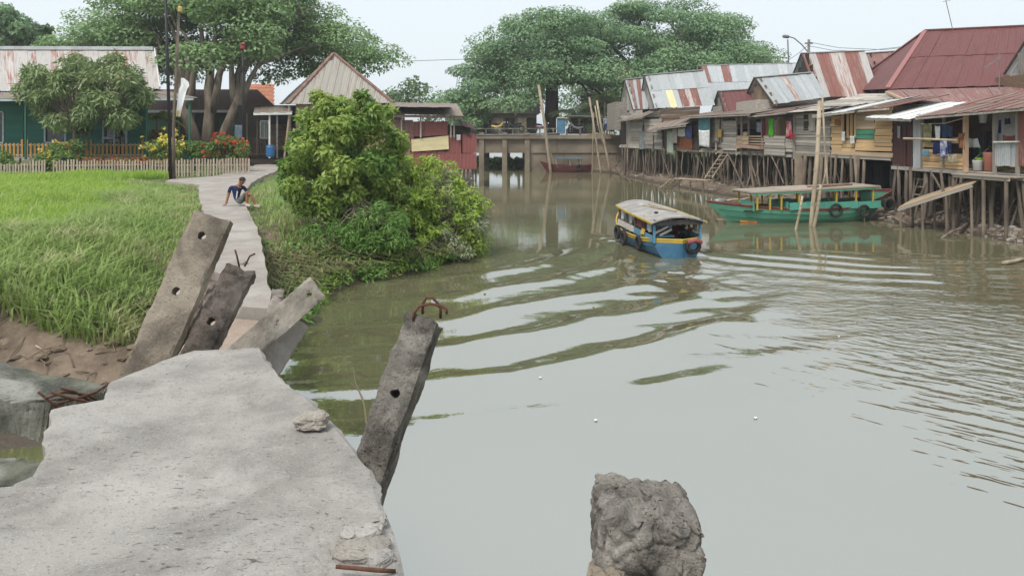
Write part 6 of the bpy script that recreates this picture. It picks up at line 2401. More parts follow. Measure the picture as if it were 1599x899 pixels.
braces(h6, [(1452, 266, 1470, 296, .2), (1484, 300, 1508, 280, -.4), (1500, 278, 1470, 312, -.8)])
# ---- house 7 at the right edge
h7 = thing('stilt_house', FL(1560, 0), 'open fronted stilt room with mustard back wall and tin half wall', 'house', GR)
F7 = zf(1550, 268)
shell(h7, 1512, 1660, F7, 4.3, 1.3, back=M('mustard_wall', (.50, .35, .14), (.28, .19, .085), 2), side=False)
tin(h7, 1554, 1590, 224, 260, ZINC, .05, n=3)
tin(h7, 1554, 1588, 176, 222, M('white_wall', (.5, .52, .52), (.42, .43, .43), 3), -.7, n=2)
board(h7, FL(1553, zf(1570, 222), .1), FL(1590, zf(1570, 221), .1), .05, .12, WHITE, 'sill')
tin(h7, 1590, 1660, 172, 262, RUST, .05, n=5)
for px in (1553, 1589):
    board(h7, FL(px, F7 - .1, .04), FL(px, zf(px, 172), .04), .09, .09, GREYWOOD, 'post', up=(1, 0, 0))
lean(h7, 1452, 1660, zf(1457, 183), zf(1640, 166), .6, .75, 2.6, 17, lambda i, r: PINK_ROOF if (i * 7 + r) % 3 else DULL_ROOF, 2)
stilts(h7, [1533, 1556, 1590, 1597, 1620, 1650], F7 - .1, rows=(0,), r=(.05, .08))
stilts(h7, [1525, 1570, 1610], F7 - .1, rows=(1.9,))
for k in range(5):
    o_ = .12 + k * .13
    board(h7, FL0(1512, F7 - .12 + random.uniform(-.01, .01), o_), FL0(1602, F7 - .12 + random.uniform(-.01, .01), o_), .12, .03, PALEWOOD if k % 2 else GREYWOOD, 'deck_board', up=NV)
board(h7, FL0(1512, F7 - .19, .62), FL0(1602, F7 - .19, .62), .09, .05, GREYWOOD, 'deck_beam')
for px in (1512, 1560, 1596):
    q = FL0(px, F7 - .2, .6)
    MB().tube([Vector((q.x, q.y, gz(q) - .4)), q], .06, 7).build('stilt', POLE, h7)
# ---- the big red roof and its neighbours behind
random.seed(54)
bg_ = thing('big_red_roofed_house', P(1480, 160, 37), 'large house with maroon hipped tin roof towering over the stilt porches', 'house')
rA, rB = P(1445, 49, 41), P(1690, 38, 36.5)
eA, eB = P(1386, 139, 34.5), P(1720, 129, 30.5)
bL = P(1317, 142, 46)
roof(bg_, rA, rB, eB, eA, 18, RED_ROOF, 2, amp=.009, waves=7)
for i in range(9):                          # river-side hip, sheets cut along the hips
    u0, u1 = i / 9, (i + 1) / 9
    t0, t1 = 1 - abs(2 * u0 - 1), 1 - abs(2 * u1 - 1)
    mid = bL.lerp(eA, .5)
    p0, p1 = bL.lerp(eA, u0), bL.lerp(eA, u1)
    sheet(bg_, p0 + (rA - mid) * t0, p1 + (rA - mid) * t1, p1, p0, RED_ROOF, waves=3, amp=.009)
roof(bg_, rA, rB, rB + (bL - rA) + (rB - rA) * 0 + Vector((3, 0, 0)), bL, 6, RED_ROOF, amp=.009)
MB().bar(rA + UP * .05, rB + UP * .05, .08, .3).build('ridge_cap', RED_ROOF, bg_)
MB().bar(rA + UP * .05, eA + UP * .05, .06, .22).build('hip_cap', M('hip_pink', (.3, .14, .13), None), bg_)
MB().bar(rA + UP * .05, bL + UP * .05, .06, .2).build('hip_cap', M('hip_pink', (.3, .14, .13), None), bg_)
c = (eA + eB) / 2
MB().box((c.x + 1.2, c.y + 3.2, 3.2), (8.5, 5.0, 3.4)).build('wall', BROWNWOOD, bg_)
# skirt roof in front of it
roof(bg_, P(1386, 141, 34.2), P(1720, 133, 30.2), P(1720, 152, 27.0), P(1416, 163, 30.0), 14, PINK_ROOF, amp=.009, waves=7)
MB().bar(P(1384, 143, 34.3), P(1720, 135, 30.3), .10, .1).build('gutter', DARKWOOD, bg_)
board(bg_, P(1384, 144, 33), P(1428, 163, 30.2), .09, .12, PALEWOOD, 'barge_board')
# rusty gable roof left of it
rg = thing('rusty_roofed_house', P(1290, 165, 43), 'house with steep rust red roof striped with bare grey sheets', 'house')
gable_roof(rg, P(1251, 84, 46.5), P(1350, 80, 44.5), P(1275, 152, 41), P(1372, 150, 39.2), P(1236, 122, 50), 9, lambda i, r: [RUST, ZINC_RUSTY, RUST, RUST, ZINC_RUSTY, ZINC_RUSTY, RUST, RUST, ZINC_RUSTY][i], gable=DARKWOOD, waves=5)
MB().box(P(1312, 170, 44), (3.2, 4, 1.6)).build('wall', GREYWOOD, rg)
dr = thing('dull_red_roofed_house', P(1390, 150, 47), 'dull red gable roof showing between the rusty roof and the big red roof', 'house')
gable_roof(dr, P(1348, 84, 47.5), P(1440, 78, 45), P(1372, 128, 43.5), P(1460, 124, 41.5), P(1334, 128, 51), 7, PINK_ROOF, gable=DARKWOOD)
MB().box(P(1400, 150, 48), (3.5, 4, 2.6)).build('wall', GREYWOOD, dr)
# gabled house at the right edge
rh = thing('grey_gabled_house', P(1620, 190, 29.5), 'house end with grey plank gable and dark barge board past the red roof', 'house')
gable_roof(rh, P(1640, 5, 31), P(1800, 5, 28.5), P(1720, 132, 27.5), P(1860, 130, 25.5), P(1560, 130, 33.5), 6, ZINC, gable=GREYWOOD)
MB().box(P(1650, 155, 31.5), (3.6, 2.5, 2.0)).build('wall', BROWNWOOD, rh)
# aerial on the porch roof
t = thing('aerial', P(1560, 136, 28.5), 'thin television aerial standing on the porch roof', 'aerial')
MB().tube([P(1560, 140, 28.5), P(1561, 84, 28.5)], .018, 6).build('mast', STEEL, t)
MB().tube([P(1536, 107, 28.5), P(1562, 89, 28.5)], .014, 5).build('boom', STEEL, t)
for k in range(6):
    q = P(1536 + 5 * k, 107 - 3.5 * k, 28.5)
    MB().tube([q + Vector((0, -.2, -.03)), q + Vector((0, .2, .03))], .006, 4).build('element', STEEL, t)
t = thing('aerial', P(1488, 46, 40), 'leaning mast above the ridge of the big red roof', 'aerial')
MB().tube([P(1488, 48, 39.5), P(1476, -3, 39.5)], .02, 6).build('mast', STEEL, t)
MB().tube([P(1472, 3, 39.5), P(1484, 1, 39.5)], .012, 5).build('boom', STEEL, t)
# street lamp and pole behind the roofs
t = thing('street_lamp', P(1263, 110, 60), 'curved street lamp and wooden pole behind the tin roofs', 'street lamp')
MB().tube([Vector((P(1263, 0, 60).x, 60, 2)), P(1263, 62, 60)], .11, 8).build('pole', GREYWOOD, t)
MB().tube([P(1262, 82, 60), P(1252, 70, 60), P(1240, 60, 60), P(1230, 57, 60)], .05, 7).build('arm', STEEL, t)
MB().lathe(P(1233, 58, 60), [(.05, 0), (.14, .1), (.14, .5), (.04, .6)], 8, axis=(-1, 0, .1)).build('lamp_head', STEEL, t)
MB().bar(P(1257, 68, 60), P(1269, 68, 60), .12, .12).build('cross_arm', GREYWOOD, t)
MB().tube([P(1232, 105, 59), P(1230, 62, 59)], .05, 6).build('thin_post', STEEL, t)
for i, (pts, lab) in enumerate([([(1263, 72), (1300, 79), (1350, 80), (1420, 72)], 'slack wire running from the wooden pole over the red roof'), ([(1263, 66), (1310, 75), (1380, 78), (1450, 70)], 'upper wire running from the wooden pole'),
                                ([(1225, 98), (1245, 85), (1263, 70)], 'short wire dropping from the wooden pole to the rain tree')]):
    tag(MB().tube([P(x, y, 59 - i) for x, y in pts], .018, 5).build('wire', BLACK), lab, 'cable')

random.seed(58)
for hh_, lo_, hi_, nb_, f_ in ((h4, 1242, 1294, 10, FLOOR), (h5, 1300, 1350, 9, FLOOR), (h6, 1396, 1506, 13, F6 - .05), (h7, 1516, 1598, 9, F7 - .1)):
    for k in range(nb_):
        x_ = random.uniform(lo_, hi_)
        o_ = random.uniform(-1.3, .1)
        a, b = FL(x_, f_ - .15 - random.random() * .6, o_), FL(x_ + random.uniform(-24, 24), 0, o_ + random.uniform(-.3, .3))
        b.z = max(gz(b), -.3) + random.uniform(-.2, .5)
        MB().tube([a, a.lerp(b, .5) + Vector((random.uniform(-.1, .1), 0, random.uniform(-.06, .06))), b], random.uniform(.02, .04), 6).build('prop', POLE, hh_)

# ---- washing
random.seed(60)
def wash(label, px0, px1, py0, py1, off, mat, fold=.04, taper=0.0, name='hanging_cloth', cat='cloth'):
    pm = (px0 + px1) / 2
    z1, z0 = zf(pm, py0), zf(pm, py1)
    return cloth(name, label, FL(px0, z1, off), FL(px1, z1, off), z1 - z0, mat, fold, cat, None, taper)


wash('teal cloth hanging above the white sheet on the stilt porch', 1091, 1108, 184, 204, .45, CM('teal', (.10, .23, .27)))
wash('white sheet hanging under the teal cloth on the stilt porch', 1091, 1108, 203, 229, .5, CM('white', (.75, .75, .75)))
wash('grey mosquito net draped beside the teal cloth', 1109, 1124, 184, 224, .1, CM('net', (.33, .30, .26)), .06, .35)
wash('yellow framed bag hanging at the grey plank wall', 1120, 1127, 201, 215, .3, CM('bag', (.42, .28, .08)), .02)
wash('pale green dress hanging below the lean-to roof', 1042, 1050, 203, 241, .35, CM('pale_green', (.42, .47, .40)), .04, -.4)
wash('striped white towel next to the pale green dress', 1050, 1057, 200, 224, .35, CM('towel', (.5, .46, .42)), .03)
wash('white shirt hanging at the patched roof house', 1058, 1070, 200, 213, .25, CM('white', (.75, .75, .75)), .03)
wash('blue shirt hanging next to the white shirt', 1070, 1081, 196, 215, .25, CM('blue', (.10, .14, .40)), .04)
wash('bright green towel hanging in the open porch window', 1200, 1208, 184, 213, .2, CM('green', (.10, .42, .04)), .03)
wash('striped cloth hanging beside the bright green towel', 1209, 1213, 184, 208, .2, CM('stripe', (.35, .33, .3), (.1, .09, .08)), .02)
wash('red and white cloth hanging at the grey plank corner', 1229, 1235, 189, 214, .25, CM('red', (.42, .03, .06), (.5, .35, .36)), .05, -.3)
wash('red garment hanging lower at the grey plank corner', 1233, 1240, 208, 217, .28, CM('crimson', (.36, .02, .05)), .04)
wash('dark red curtain at the left post of the porch window', 1190, 1194, 184, 213, .12, CM('curtain', (.16, .03, .03)), .02)
wash('blue and white shirt in the dim porch', 1181, 1190, 190, 206, -.1, CM('bluewhite', (.28, .33, .45)), .04)
wash('brown hanging matting above the dim porch', 1151, 1168, 178, 194, .05, CM('matting', (.17, .12, .10)), .03)
wash('white rag drying on the window post of the yellow house', 1314, 1320, 205, 221, .2, CM('rag', (.6, .6, .6)), .03)
wash('second white rag drying on the sill of the yellow house', 1328, 1334, 212, 225, .2, CM('rag', (.6, .6, .6)), .03, .2)
wash('small brown pouch hanging by the eave of the yellow house', 1304, 1311, 186, 196, .15, CM('pouch', (.30, .12, .06)), .02)
wash('grey glove hanging on the maroon tin wall', 1401, 1406, 196, 216, .14, CM('glove', (.35, .35, .38)), .02)
wash('camouflage shirt hanging at the end of the washing porch', 1440, 1456, 192, 222, .2, CM('camo', (.33, .30, .16), (.18, .17, .09)), .05)
wash('white trousers hanging beside the camouflage shirt', 1460, 1468, 196, 218, .2, CM('white', (.75, .75, .75)), .04)
wash('dark blue jeans hanging on the porch line', 1470, 1480, 194, 217, .2, CM('jeans', (.03, .06, .12)), .04)
wash('second pair of dark jeans hanging on the porch line', 1480, 1488, 196, 215, .2, CM('jeans2', (.04, .06, .10)), .04)
wash('maroon blanket hanging at the back of the washing porch', 1470, 1502, 188, 220, -.6, CM('maroon', (.09, .03, .035)), .05)
wash('navy shirt hanging over the porch boards', 1458, 1468, 221, 240, .3, CM('navy', (.02, .03, .10)), .05)
wash('white patterned shirt hanging over the porch boards', 1469, 1478, 217, 245, .3, CM('pattern', (.6, .62, .68), (.15, .18, .35)), .05)
wash('second navy shirt hanging near the patterned one', 1478, 1486, 220, 240, .25, CM('navy2', (.03, .04, .12)), .05)
wash('brown flowered cloth hanging by the orange post', 1496, 1507, 207, 232, .2, CM('flowered', (.25, .12, .06), (.12, .05, .03)), .05)
wash('beige cap cloth thrown over the porch boards', 1481, 1493, 240, 254, .25, CM('beige', (.36, .32, .24)), .06)
wash('blue cloth folded over the porch rail', 1441, 1450, 233, 244, .2, CM('sky', (.16, .30, .38)), .04)
wash('white apron hanging on the mustard wall', 1513, 1526, 216, 231, -.3, CM('white', (.75, .75, .75)), .05, -.5)
wash('dark skirt hanging under the white apron', 1513, 1528, 231, 252, -.3, CM('black', (.015, .014, .016)), .05)
wash('grey coat hanging on the mustard wall', 1528, 1537, 208, 240, -.5, CM('coat', (.05, .05, .055)), .05)
wash('black round net hanging on the mustard wall', 1540, 1552, 204, 232, -.5, CM('black', (.015, .014, .016)), .05)
wash('navy sleeve hanging inside the tin half wall', 1559, 1564, 186, 208, -.4, CM('navy', (.02, .03, .10)), .03)
wash('dark cap hanging inside the tin half wall', 1570, 1577, 184, 194, -.4, CM('navy2', (.03, .04, .12)), .03)
wash('red brown towel lying over the sill', 1566, 1586, 211, 221, -.2, CM('redbrown', (.25, .09, .07)), .03)
# clothes pole and lines
tag(MB().tube([FL(1411, zf(1411, 216), .7), FL(1450, zf(1450, 217), .55), FL(1494, zf(1494, 219), .35)], .04, 7).build('bamboo_pole', BAMBOO), 'bamboo pole laid across the front of the washing porch', 'pole')
tag(MB().tube([FL(1438, zf(1438, 194), .2), FL(1475, zf(1475, 193), .2), FL(1508, zf(1508, 184), .2)], .012, 5).build('washing_line', WHITE), 'washing line strung across the open porch', 'line')
tag(MB().tube([FL(1090, zf(1090, 183), .46), FL(1110, zf(1110, 184), .46), FL(1128, zf(1128, 181), .3)], .012, 5).build('washing_line', WHITE), 'washing line carrying the teal cloth', 'line')
# household things in the open room
def bucket(label, px, py, off, c, h=.3, r=.16, lid=False):
    b = FL(px, F7, off)
    t = thing('bucket', b, label, 'bucket')
    m_ = M('plastic_' + label.split()[0], c, None, rough=.35)
    MB().lathe(b, [(r * .8, 0), (r, h * .95), (r * 1.06, h), (r * .95, h)], 14).build('body', m_, t, smooth=True)
    if lid: MB().lathe(b + UP * h, [(r * 1.08, 0), (r * 1.08, .04), (r * .4, .06)], 14).build('lid', m_, t)
    else: MB().tube([b + Vector((-r, 0, h)), b + Vector((0, -.03, h + r)), b + Vector((r, 0, h))], .008, 5).build('handle', STEEL, t)
    return t


bucket('white bucket on the floor of the mustard room', 1527, 260, -.1, (.6, .62, .62), .34, .17)
bucket('lime basin stacked behind the white bucket', 1532, 255, -.35, (.32, .55, .06), .42, .18)
bucket('green pail standing behind the lime basin', 1531, 240, -.6, (.03, .2, .08), .8, .17, True)
bucket('pink tub on the floor beside the tin half wall', 1546, 250, -.25, (.5, .2, .15), .62, .21)
bucket('grey water jug hung near the ceiling of the mustard room', 1535, 190, -.3, (.4, .42, .45), .3, .13, True).location.z += zf(1535, 192) - F7

# ---- ramps, ladders and poles
random.seed(61)
t = thing('plank_ramp', FL(1530, 1.3, 1.2), 'sloping plank ramp leading from the porch down to the mud', 'ramp')
a0, a1 = P(1528, 281, 24.3), P(1412, 319, 26.3)
dr_ = (a1 - a0).normalized()
pr_ = Vector((dr_.y, -dr_.x, 0)).normalized()
pr_ = (pr_ + UP * (.26 if pr_.y > 0 else -.26)).normalized()          # it has slumped towards the water
for k in range(4):
    for u0, u1 in ((0, .36), (.36, .70), (.70, 1.0)):
        o_ = pr_ * (-.36 + .24 * k) + UP * random.uniform(-.008, .012)
        board(t, a0.lerp(a1, u0 + .004) + o_, a0.lerp(a1, u1 + (random.uniform(-.03, .03) if u1 == 1 else 0)) + o_, .225, .04, PALEWOOD, 'plank', up=pr_)
for s in (-1, 1):
    o_ = pr_ * .44 * s - UP * .07
    board(t, a0 + o_, a1 + o_, .09, .06, GREYWOOD, 'stringer')
for u in (.02, .34, .66, .97):
    for s in (-1, 1):
        p = a0.lerp(a1, u) + pr_ * .42 * s - UP * .05
        MB().tube([Vector((p.x + .04, p.y, gz(p) - .4)), p], .045, 7).build('leg', POLE, t)


def ladder(label, a, b, w_, n, mat=BAMBOO, side=Vector((0, 1, 0)), three=False):
    a, b = Vector(a), Vector(b)
    t = thing('ladder', b, label, 'ladder')
    for s in ((-1, 0, 1) if three else (-1, 1)):
        MB().tube([a + side * w_ / 2 * s, b + side * w_ / 2 * s], .035, 6).build('rail', mat, t)
    for k in range(n):
        q = a.lerp(b, (k + .5) / n)
        MB().tube([q - side * (w_ / 2 + .06), q + side * (w_ / 2 + .06)], .03, 6).build('rung', mat, t)
    return t


sd = Vector((.95, .3, 0))
ladder('bamboo ladder climbing from the landing to the plank house', FL(1131, zf(1131, 240), .4), FL(1106, .85, 1.6), .45, 6, side=sd)
ladder('slatted bamboo landing lying above the mud', FL(1108, .72, 1.5), FL(1058, .62, 1.7), .4, 7, side=NV)
ladder('bamboo grid sloping into the water from the landing', FL(1058, .62, 1.7), FL(1040, .02, 2.3), .8, 5, side=sd, three=True)
ladder('short wooden steps under the washing porch', FL(1437, F6 - .1, -.3), FL(1432, .6, .1), .5, 5, mat=POLE, side=Vector((-.2, .97, 0)))
for px in (1060, 1078, 1098):
    q = FL(px, .6, 1.6)
    tag(MB().tube([Vector((q.x, q.y, -.6)), Vector((q.x, q.y, .62))], .05, 7).build('landing_post', POLE), {1060: 'post under the far end of the bamboo landing', 1078: 'middle post under the bamboo landing', 1098: 'post under the ladder end of the bamboo landing'}[px], 'post')


def mpole(label, pts, Y, r, mat=BAMBOO):
    ps = [P(x, y, Y) for x, y in pts]
    d = (ps[-1] - ps[-2]).normalized()
    ps.append(ps[-1] + d * .9)
    n = len(ps)
    t = thing('mooring_pole', ps[-2], label, 'pole', 'poles standing in the river')
    MB().tube(ps, [r * (.8 + .25 * i / n) for i in range(n)], 8).build('shaft', mat, t, smooth=True)
    for k in range(1, 7):
        q = ps[0].lerp(ps[-2], k / 7)
        MB().ring(q, (ps[-2] - ps[0]).normalized(), r * .93, .008, 12, 5).build('node', mat, t)
    return t


mpole('tall thick bamboo pole rising beside the green boat', [(1280, 158), (1276, 250), (1267, 345)], 26.6, .09)
mpole('tall thin bamboo pole behind the thick one', [(1284, 148), (1288, 230), (1296, 330)], 29.0, .045)
mpole('short pale pole leaning on the side of the green boat', [(1253, 306), (1248, 335), (1243, 357)], 25.6, .05)
mpole('short stout pole between the tall pole and the boat tyres', [(1282, 288), (1278, 320), (1273, 345)], 26.4, .065)
mpole('thin slanted stick standing beside the short stout pole', [(1291, 262), (1284, 290), (1274, 320)], 27.0, .03)
mpole('little stake standing in the water off the boat stern', [(1349, 328), (1350, 346)], 27.9, .03)
mpole('grey stake leaning before the plank ramp', [(1469, 266), (1474, 310), (1482, 360)], 25.0, .055, POLE)
mpole('tall leaning orange bamboo pole behind the red boat', [(841, 133), (850, 190), (859, 262)], 61.0, .13)
mpole('second bamboo pole crossing the tall orange one', [(846, 160), (852, 210), (866, 263)], 61.5, .08)
mpole('bamboo pole standing at the bow end of the house row', [(920, 152), (929, 205), (937, 262)], 60.0, .09)
mpole('bamboo pole standing next to the mast at the row end', [(932, 157), (940, 205), (951, 258)], 59.0, .10)
mpole('thin bamboo stick between the two poles at the row end', [(927, 176), (926, 220), (925, 262)], 60.6, .06)
mpole('short bamboo stick leaning between the poles at the row end', [(929, 165), (935, 200), (939, 214)], 60.4, .06)

# driftwood and rubbish on the mud
random.seed(62)
tr = MB()
for k in range(900):
    px = random.uniform(1385, 1660)
    o_ = random.uniform(-2.6, 1.3)
    p = FL(px, 0, o_)
    z = gz(p)
    if z < -.02: continue
    s = random.choice((.03, .05, .08, .12)) * random.uniform(.7, 1.3)
    tr.box(None, (s * random.uniform(1, 2), s, s * random.uniform(.3, .9)), mtx=Matrix.Translation((p.x, p.y, z + s * .2)) @ Matrix.Rotation(random.uniform(0, 6), 4, 'Z') @ Matrix.Rotation(random.uniform(-.5, .5), 4, 'X'))
for k in range(260):
    px = random.uniform(970, 1395)
    p = FL(px, 0, random.uniform(-1.5, .9))
    z = gz(p)
    if z < -.02: continue
    s = random.uniform(.04, .12)
    tr.box(None, (s * 2, s, s * .6), mtx=Matrix.Translation((p.x, p.y, z + s * .2)) @ Matrix.Rotation(random.uniform(0, 6), 4, 'Z') @ Matrix.Rotation(random.uniform(-.6, .6), 4, 'X'))
o = tr.build('rubbish', M('rubbish', (.36, .31, .26), (.16, .13, .11), 4, c3=(.48, .45, .42), scale3=2.3, lo3=.58, hi3=.62))
tag(o, 'stones and rubbish littering the mud below the stilt houses', 'rubbish', kind='stuff')
for k, (x0, y0, x1, y1, z0_, z1_, lab) in enumerate([(1372, 342, 1415, 337, .05, .12, 'flat driftwood plank at the water edge below the ramp'), (1396, 340, 1424, 353, .2, .02, 'short log slanting into the water below the ramp'),
                                                    (1520, 345, 1470, 372, .3, 0, 'crooked branch lying in the water by the grey stake'), (1566, 411, 1602, 404, .03, .05, 'pale board floating at the edge of the mud'),
                                                    (1440, 345, 1500, 318, .3, .7, 'long pole lying on the mud under the porch'), (960, 262, 985, 285, .5, .0, 'twisted log at the far end of the house row'),
                                                    (1120, 316, 1170, 309, .35, .5, 'thin spar lying beside the bow of the green boat'), (1545, 322, 1600, 300, .8, .9, 'thin slanting pole under the open room')]):
    a, b = PZ(x0, y0, z0_), PZ(x1, y1, z1_)
    tag(MB().tube(wander(a, b, 4, .08), [.05, .055, .05, .045, .04], 7).build('driftwood', BAMBOO if k in (0, 3, 6) else POLE, smooth=True), lab, 'driftwood')

# ---- people far off
stander('person in a white shirt standing behind the bridge end', 957, 208, 64.2, 1.6, CM('white', (.75, .75, .75)), CM('black', (.015, .014, .016)), (-1, -.3, 0))
stander('person in a pale blue shirt beside the orange counter', 946, 208, 66, 1.6, CM('pale_blue', (.35, .42, .55)), CM('jeans', (.03, .06, .12)), (0, -1, 0))


# ------------------------------------------------------------------ boats
random.seed(70)


def hull_grid(L, B, D, sheer_b, sheer_s, n=30, m=11, stern_w=.35, rake_b=.6, rake_s=.1, vee=0.0):
    """hull shell; x from stern (0) to bow (L); each row runs port rail -> keel -> starboard rail"""
    rows = []
    for i in range(n + 1):
        t = i / n
        wv = (stern_w + (1 - stern_w) * math.sin(min(1, t / .38) * math.pi / 2)) if t < .38 else max(.0, 1 - ((t - .38) / .62) ** 2.3)
        half = max(B / 2 * wv, .012)
        zr = D + sheer_b * max(0, t - .4) ** 2 / .36 + sheer_s * max(0, .4 - t) ** 2 / .16
        kz = -.22
        row = []
        for j in range(m):
            q = j / (m - 1) * 2 - 1
            a = abs(q)
            y = half * (1 - (1 - a) ** 2.0) ** .85 * math.copysign(1, q) if q else 0.0
            z = kz + (zr - kz) * a ** 1.5
            low = 1 - max(0, (z + .22) / (zr + .22))
            x = L * t - rake_b * low ** 1.1 * max(0, (t - .55) / .45) ** 1.5 + rake_s * low ** 1.1 * max(0, (.35 - t) / .35) ** 1.5
            x += vee * a * max(0, (.25 - t) / .25)
            row.append((x, y, z))
        rows.append(row)
    return rows


def boat_place(pts, pos, yaw):
    c, s = math.cos(yaw), math.sin(yaw)
    return [Vector((pos[0] + x * c - y * s, pos[1] + x * s + y * c, pos[2] + z)) for x, y, z in pts]


def build_hull(parent, rows, pos, yaw, mat, stripe_mat, rail_mat, inner_mat, stripe=.12):
    n, m = len(rows), len(rows[0])
    pts = boat_place([p for r in rows for p in r], pos, yaw)
    fs = []
    for i in range(n - 1):
        for j in range(m - 1):
            fs.append((i * m + j, i * m + j + 1, (i + 1) * m + j + 1, (i + 1) * m + j))
    stem = (rows[0][m // 2][0] - .02, 0, rows[0][0][2] + .02)      # head of the stern post: the transom is two faces meeting there
    nf = [(j + 1, j, n * m) for j in range(m - 1)]
    MB().add(pts + boat_place([stem], pos, yaw), fs + nf).build('hull', mat, parent)
    inn = boat_place([(x + (.03 if i < n / 2 else -.03), y * .93, z * .92 + .07) for i, r in enumerate(rows) for x, y, z in r], pos, yaw)
    MB().add(inn, fs).build('lining', inner_mat, parent, smooth=True)
    sp, ss_ = Vector(rows[0][0]), Vector(rows[0][m - 1])
    st = Vector(stem)
    for e in (sp, ss_):
        MB().bar(boat_pt(pos, yaw, *(e + Vector((-.012, 0, -stripe / 2)))), boat_pt(pos, yaw, *(st + Vector((-.012, 0, -stripe / 2)))), stripe, .02).build('stern_strake', stripe_mat, parent)
    MB().tube(boat_place([sp + Vector((0, 0, .015)), st + Vector((0, 0, .015)), ss_ + Vector((0, 0, .015))], pos, yaw), .03, 6).build('stern_rail', rail_mat, parent)
    MB().tube(boat_place([st, Vector(rows[0][m // 2])], pos, yaw), .022, 6).build('stern_post', mat, parent)
    # open seams between the planks
    for j in (1, 2, 3, m - 4, m - 3, m - 2):
        sg = -1 if j < m // 2 else 1
        MB().tube(boat_place([Vector(rows[i][j]) + Vector((0, sg * .003, 0)) for i in range(1, n - 1)], pos, yaw), .0065, 5).build('plank_seam', SEAM, parent)
    # painted strake below the rail, and the rail
    for s in (0, m - 1):
        nx = 1 if s == 0 else m - 2
        vs, ff = [], []
        for i in range(n):
            a, b = Vector(rows[i][s]), Vector(rows[i][nx])
            d = (b - a)
            d = d.normalized() if d.length > 1e-5 else Vector((0, 0, -1))
            o = Vector((0, (-.014 if s == 0 else .014), 0))
            vs += boat_place([a + o + Vector((0, 0, .004)), a + d * stripe + o], pos, yaw)
        for i in range(n - 1):
            ff.append((2 * i, 2 * i + 1, 2 * i + 3, 2 * i + 2))
        MB().add(vs, ff).build('strake', stripe_mat, parent, smooth=True)
        MB().tube(boat_place([Vector(rows[i][s]) + Vector((0, 0, .015)) for i in range(n)], pos, yaw), .028, 6).build('rail', rail_mat, parent, smooth=True)


SEAM = M('plank_seam', (.03, .028, .025), (.06, .055, .05), 8)


def boat_pt(pos, yaw, x, y, z): return boat_place([(x, y, z)], pos, yaw)[0]


def canopy(parent, pos, yaw, x0, x1, wd, z0, z1, mat, edge, crown=.12, n=12, m=9, taper=0.0, th=.05, planksname='roof'):
    vs, fs = [], []
    for lev in (0, 1):
        for i in range(n + 1):
            t = i / n
            for j in range(m + 1):
                q = j / m * 2 - 1
                wd_ = wd * (1 - taper * max(0, t - .5) ** 2 * 4)
                z = z0 + (z1 - z0) * t + crown * (1 - q * q) - lev * th
                vs.append((x0 + (x1 - x0) * t, q * wd_ / 2, z))
    k = (n + 1) * (m + 1)
    for i in range(n):
        for j in range(m):
            a = i * (m + 1) + j
            fs.append((a, a + 1, a + m + 2, a + m + 1))
            fs.append((k + a, k + a + m + 1, k + a + m + 2, k + a + 1))
    rim = [(0, j) for j in range(m + 1)] + [(i, m) for i in range(1, n + 1)] + [(n, j) for j in range(m - 1, -1, -1)] + [(i, 0) for i in range(n - 1, 0, -1)]
    for q in range(len(rim)):
        a = rim[q][0] * (m + 1) + rim[q][1]
        b = rim[(q + 1) % len(rim)][0] * (m + 1) + rim[(q + 1) % len(rim)][1]
        fs.append((b, a, k + a, k + b))
    r = MB().add(boat_place(vs, pos, yaw), fs).build(planksname, mat, parent)
    for s in (-1, 1):
        pts = []
        for i in range(n + 1):
            t = i / n
            wd_ = wd * (1 - taper * max(0, t - .5) ** 2 * 4)
            pts.append(boat_pt(pos, yaw, x0 + (x1 - x0) * t, s * (wd_ / 2 + .012), z0 + (z1 - z0) * t - .02))
        for a, b in zip(pts[:-1], pts[1:]):
            MB().bar(a, b, .05, .03).build('trim', edge, r)
    return r


def tyre(parent, c, axis, R=.175, r=.052, mat=None):
    return MB().ring(c, axis, R, r, 20, 9).build('tyre', mat or RUBBER, parent, smooth=True)


# --- blue passenger boat under way
BLUE = M('boat_blue', (.022, .095, .175), (.032, .125, .21), 2.5, rough=.45, spec=.45, c3=(.10, .19, .24), scale3=4, lo3=.62, hi3=.75)
BYEL = M('boat_yellow', (.52, .36, .035), (.42, .28, .05), 5, rough=.5)
PBLUE = M('boat_pale_blue', (.10, .28, .42), (.12, .24, .34), 4, rough=.5)
BROOF = M('boat_roof_tarp', (.36, .335, .31), (.25, .235, .22), 3, bump=.4, c3=(.43, .41, .39), scale3=1.6)
BWHITE = M('boat_white', (.62, .58, .56), (.5, .45, .42), 4)
pos, yaw = (4.55, 19.75, 0.0), math.radians(90 + 10)
bb = thing('passenger_boat', (pos[0], pos[1], 0), 'blue wooden passenger boat with yellow rail and grey canopy motoring away', 'boat')
rows = hull_grid(5.2, 1.62, .40, .35, .06, stern_w=.80, vee=.42, rake_s=-.0)
build_hull(bb, rows, pos, yaw, BLUE, BYEL, BYEL, M('boat_inside', (.06, .08, .09), None), .075)
canopy(bb, pos, yaw, .2, 3.6, 1.56, .95, 1.10, BROOF, BYEL, .15, taper=.14, th=.035)
bp = lambda x, y, z: boat_pt(pos, yaw, x, y, z)
MB().bar(bp(.26, -.70, .94), bp(.26, .70, .94), .13, .03).build('stern_valance', M('valance', (.03, .03, .035), (.07, .06, .06), 4), bb)
for x in (.35, 1.1, 1.85, 2.6, 3.3):
    for s in (-1, 1):
        yy = s * .66
        board(bb, bp(x, yy, .38), bp(x, yy, 1.0 + .03 * x), .07, .05, PBLUE if x < 1 else BROWNWOOD, 'canopy_post', up=Vector((math.cos(yaw), math.sin(yaw), 0)))
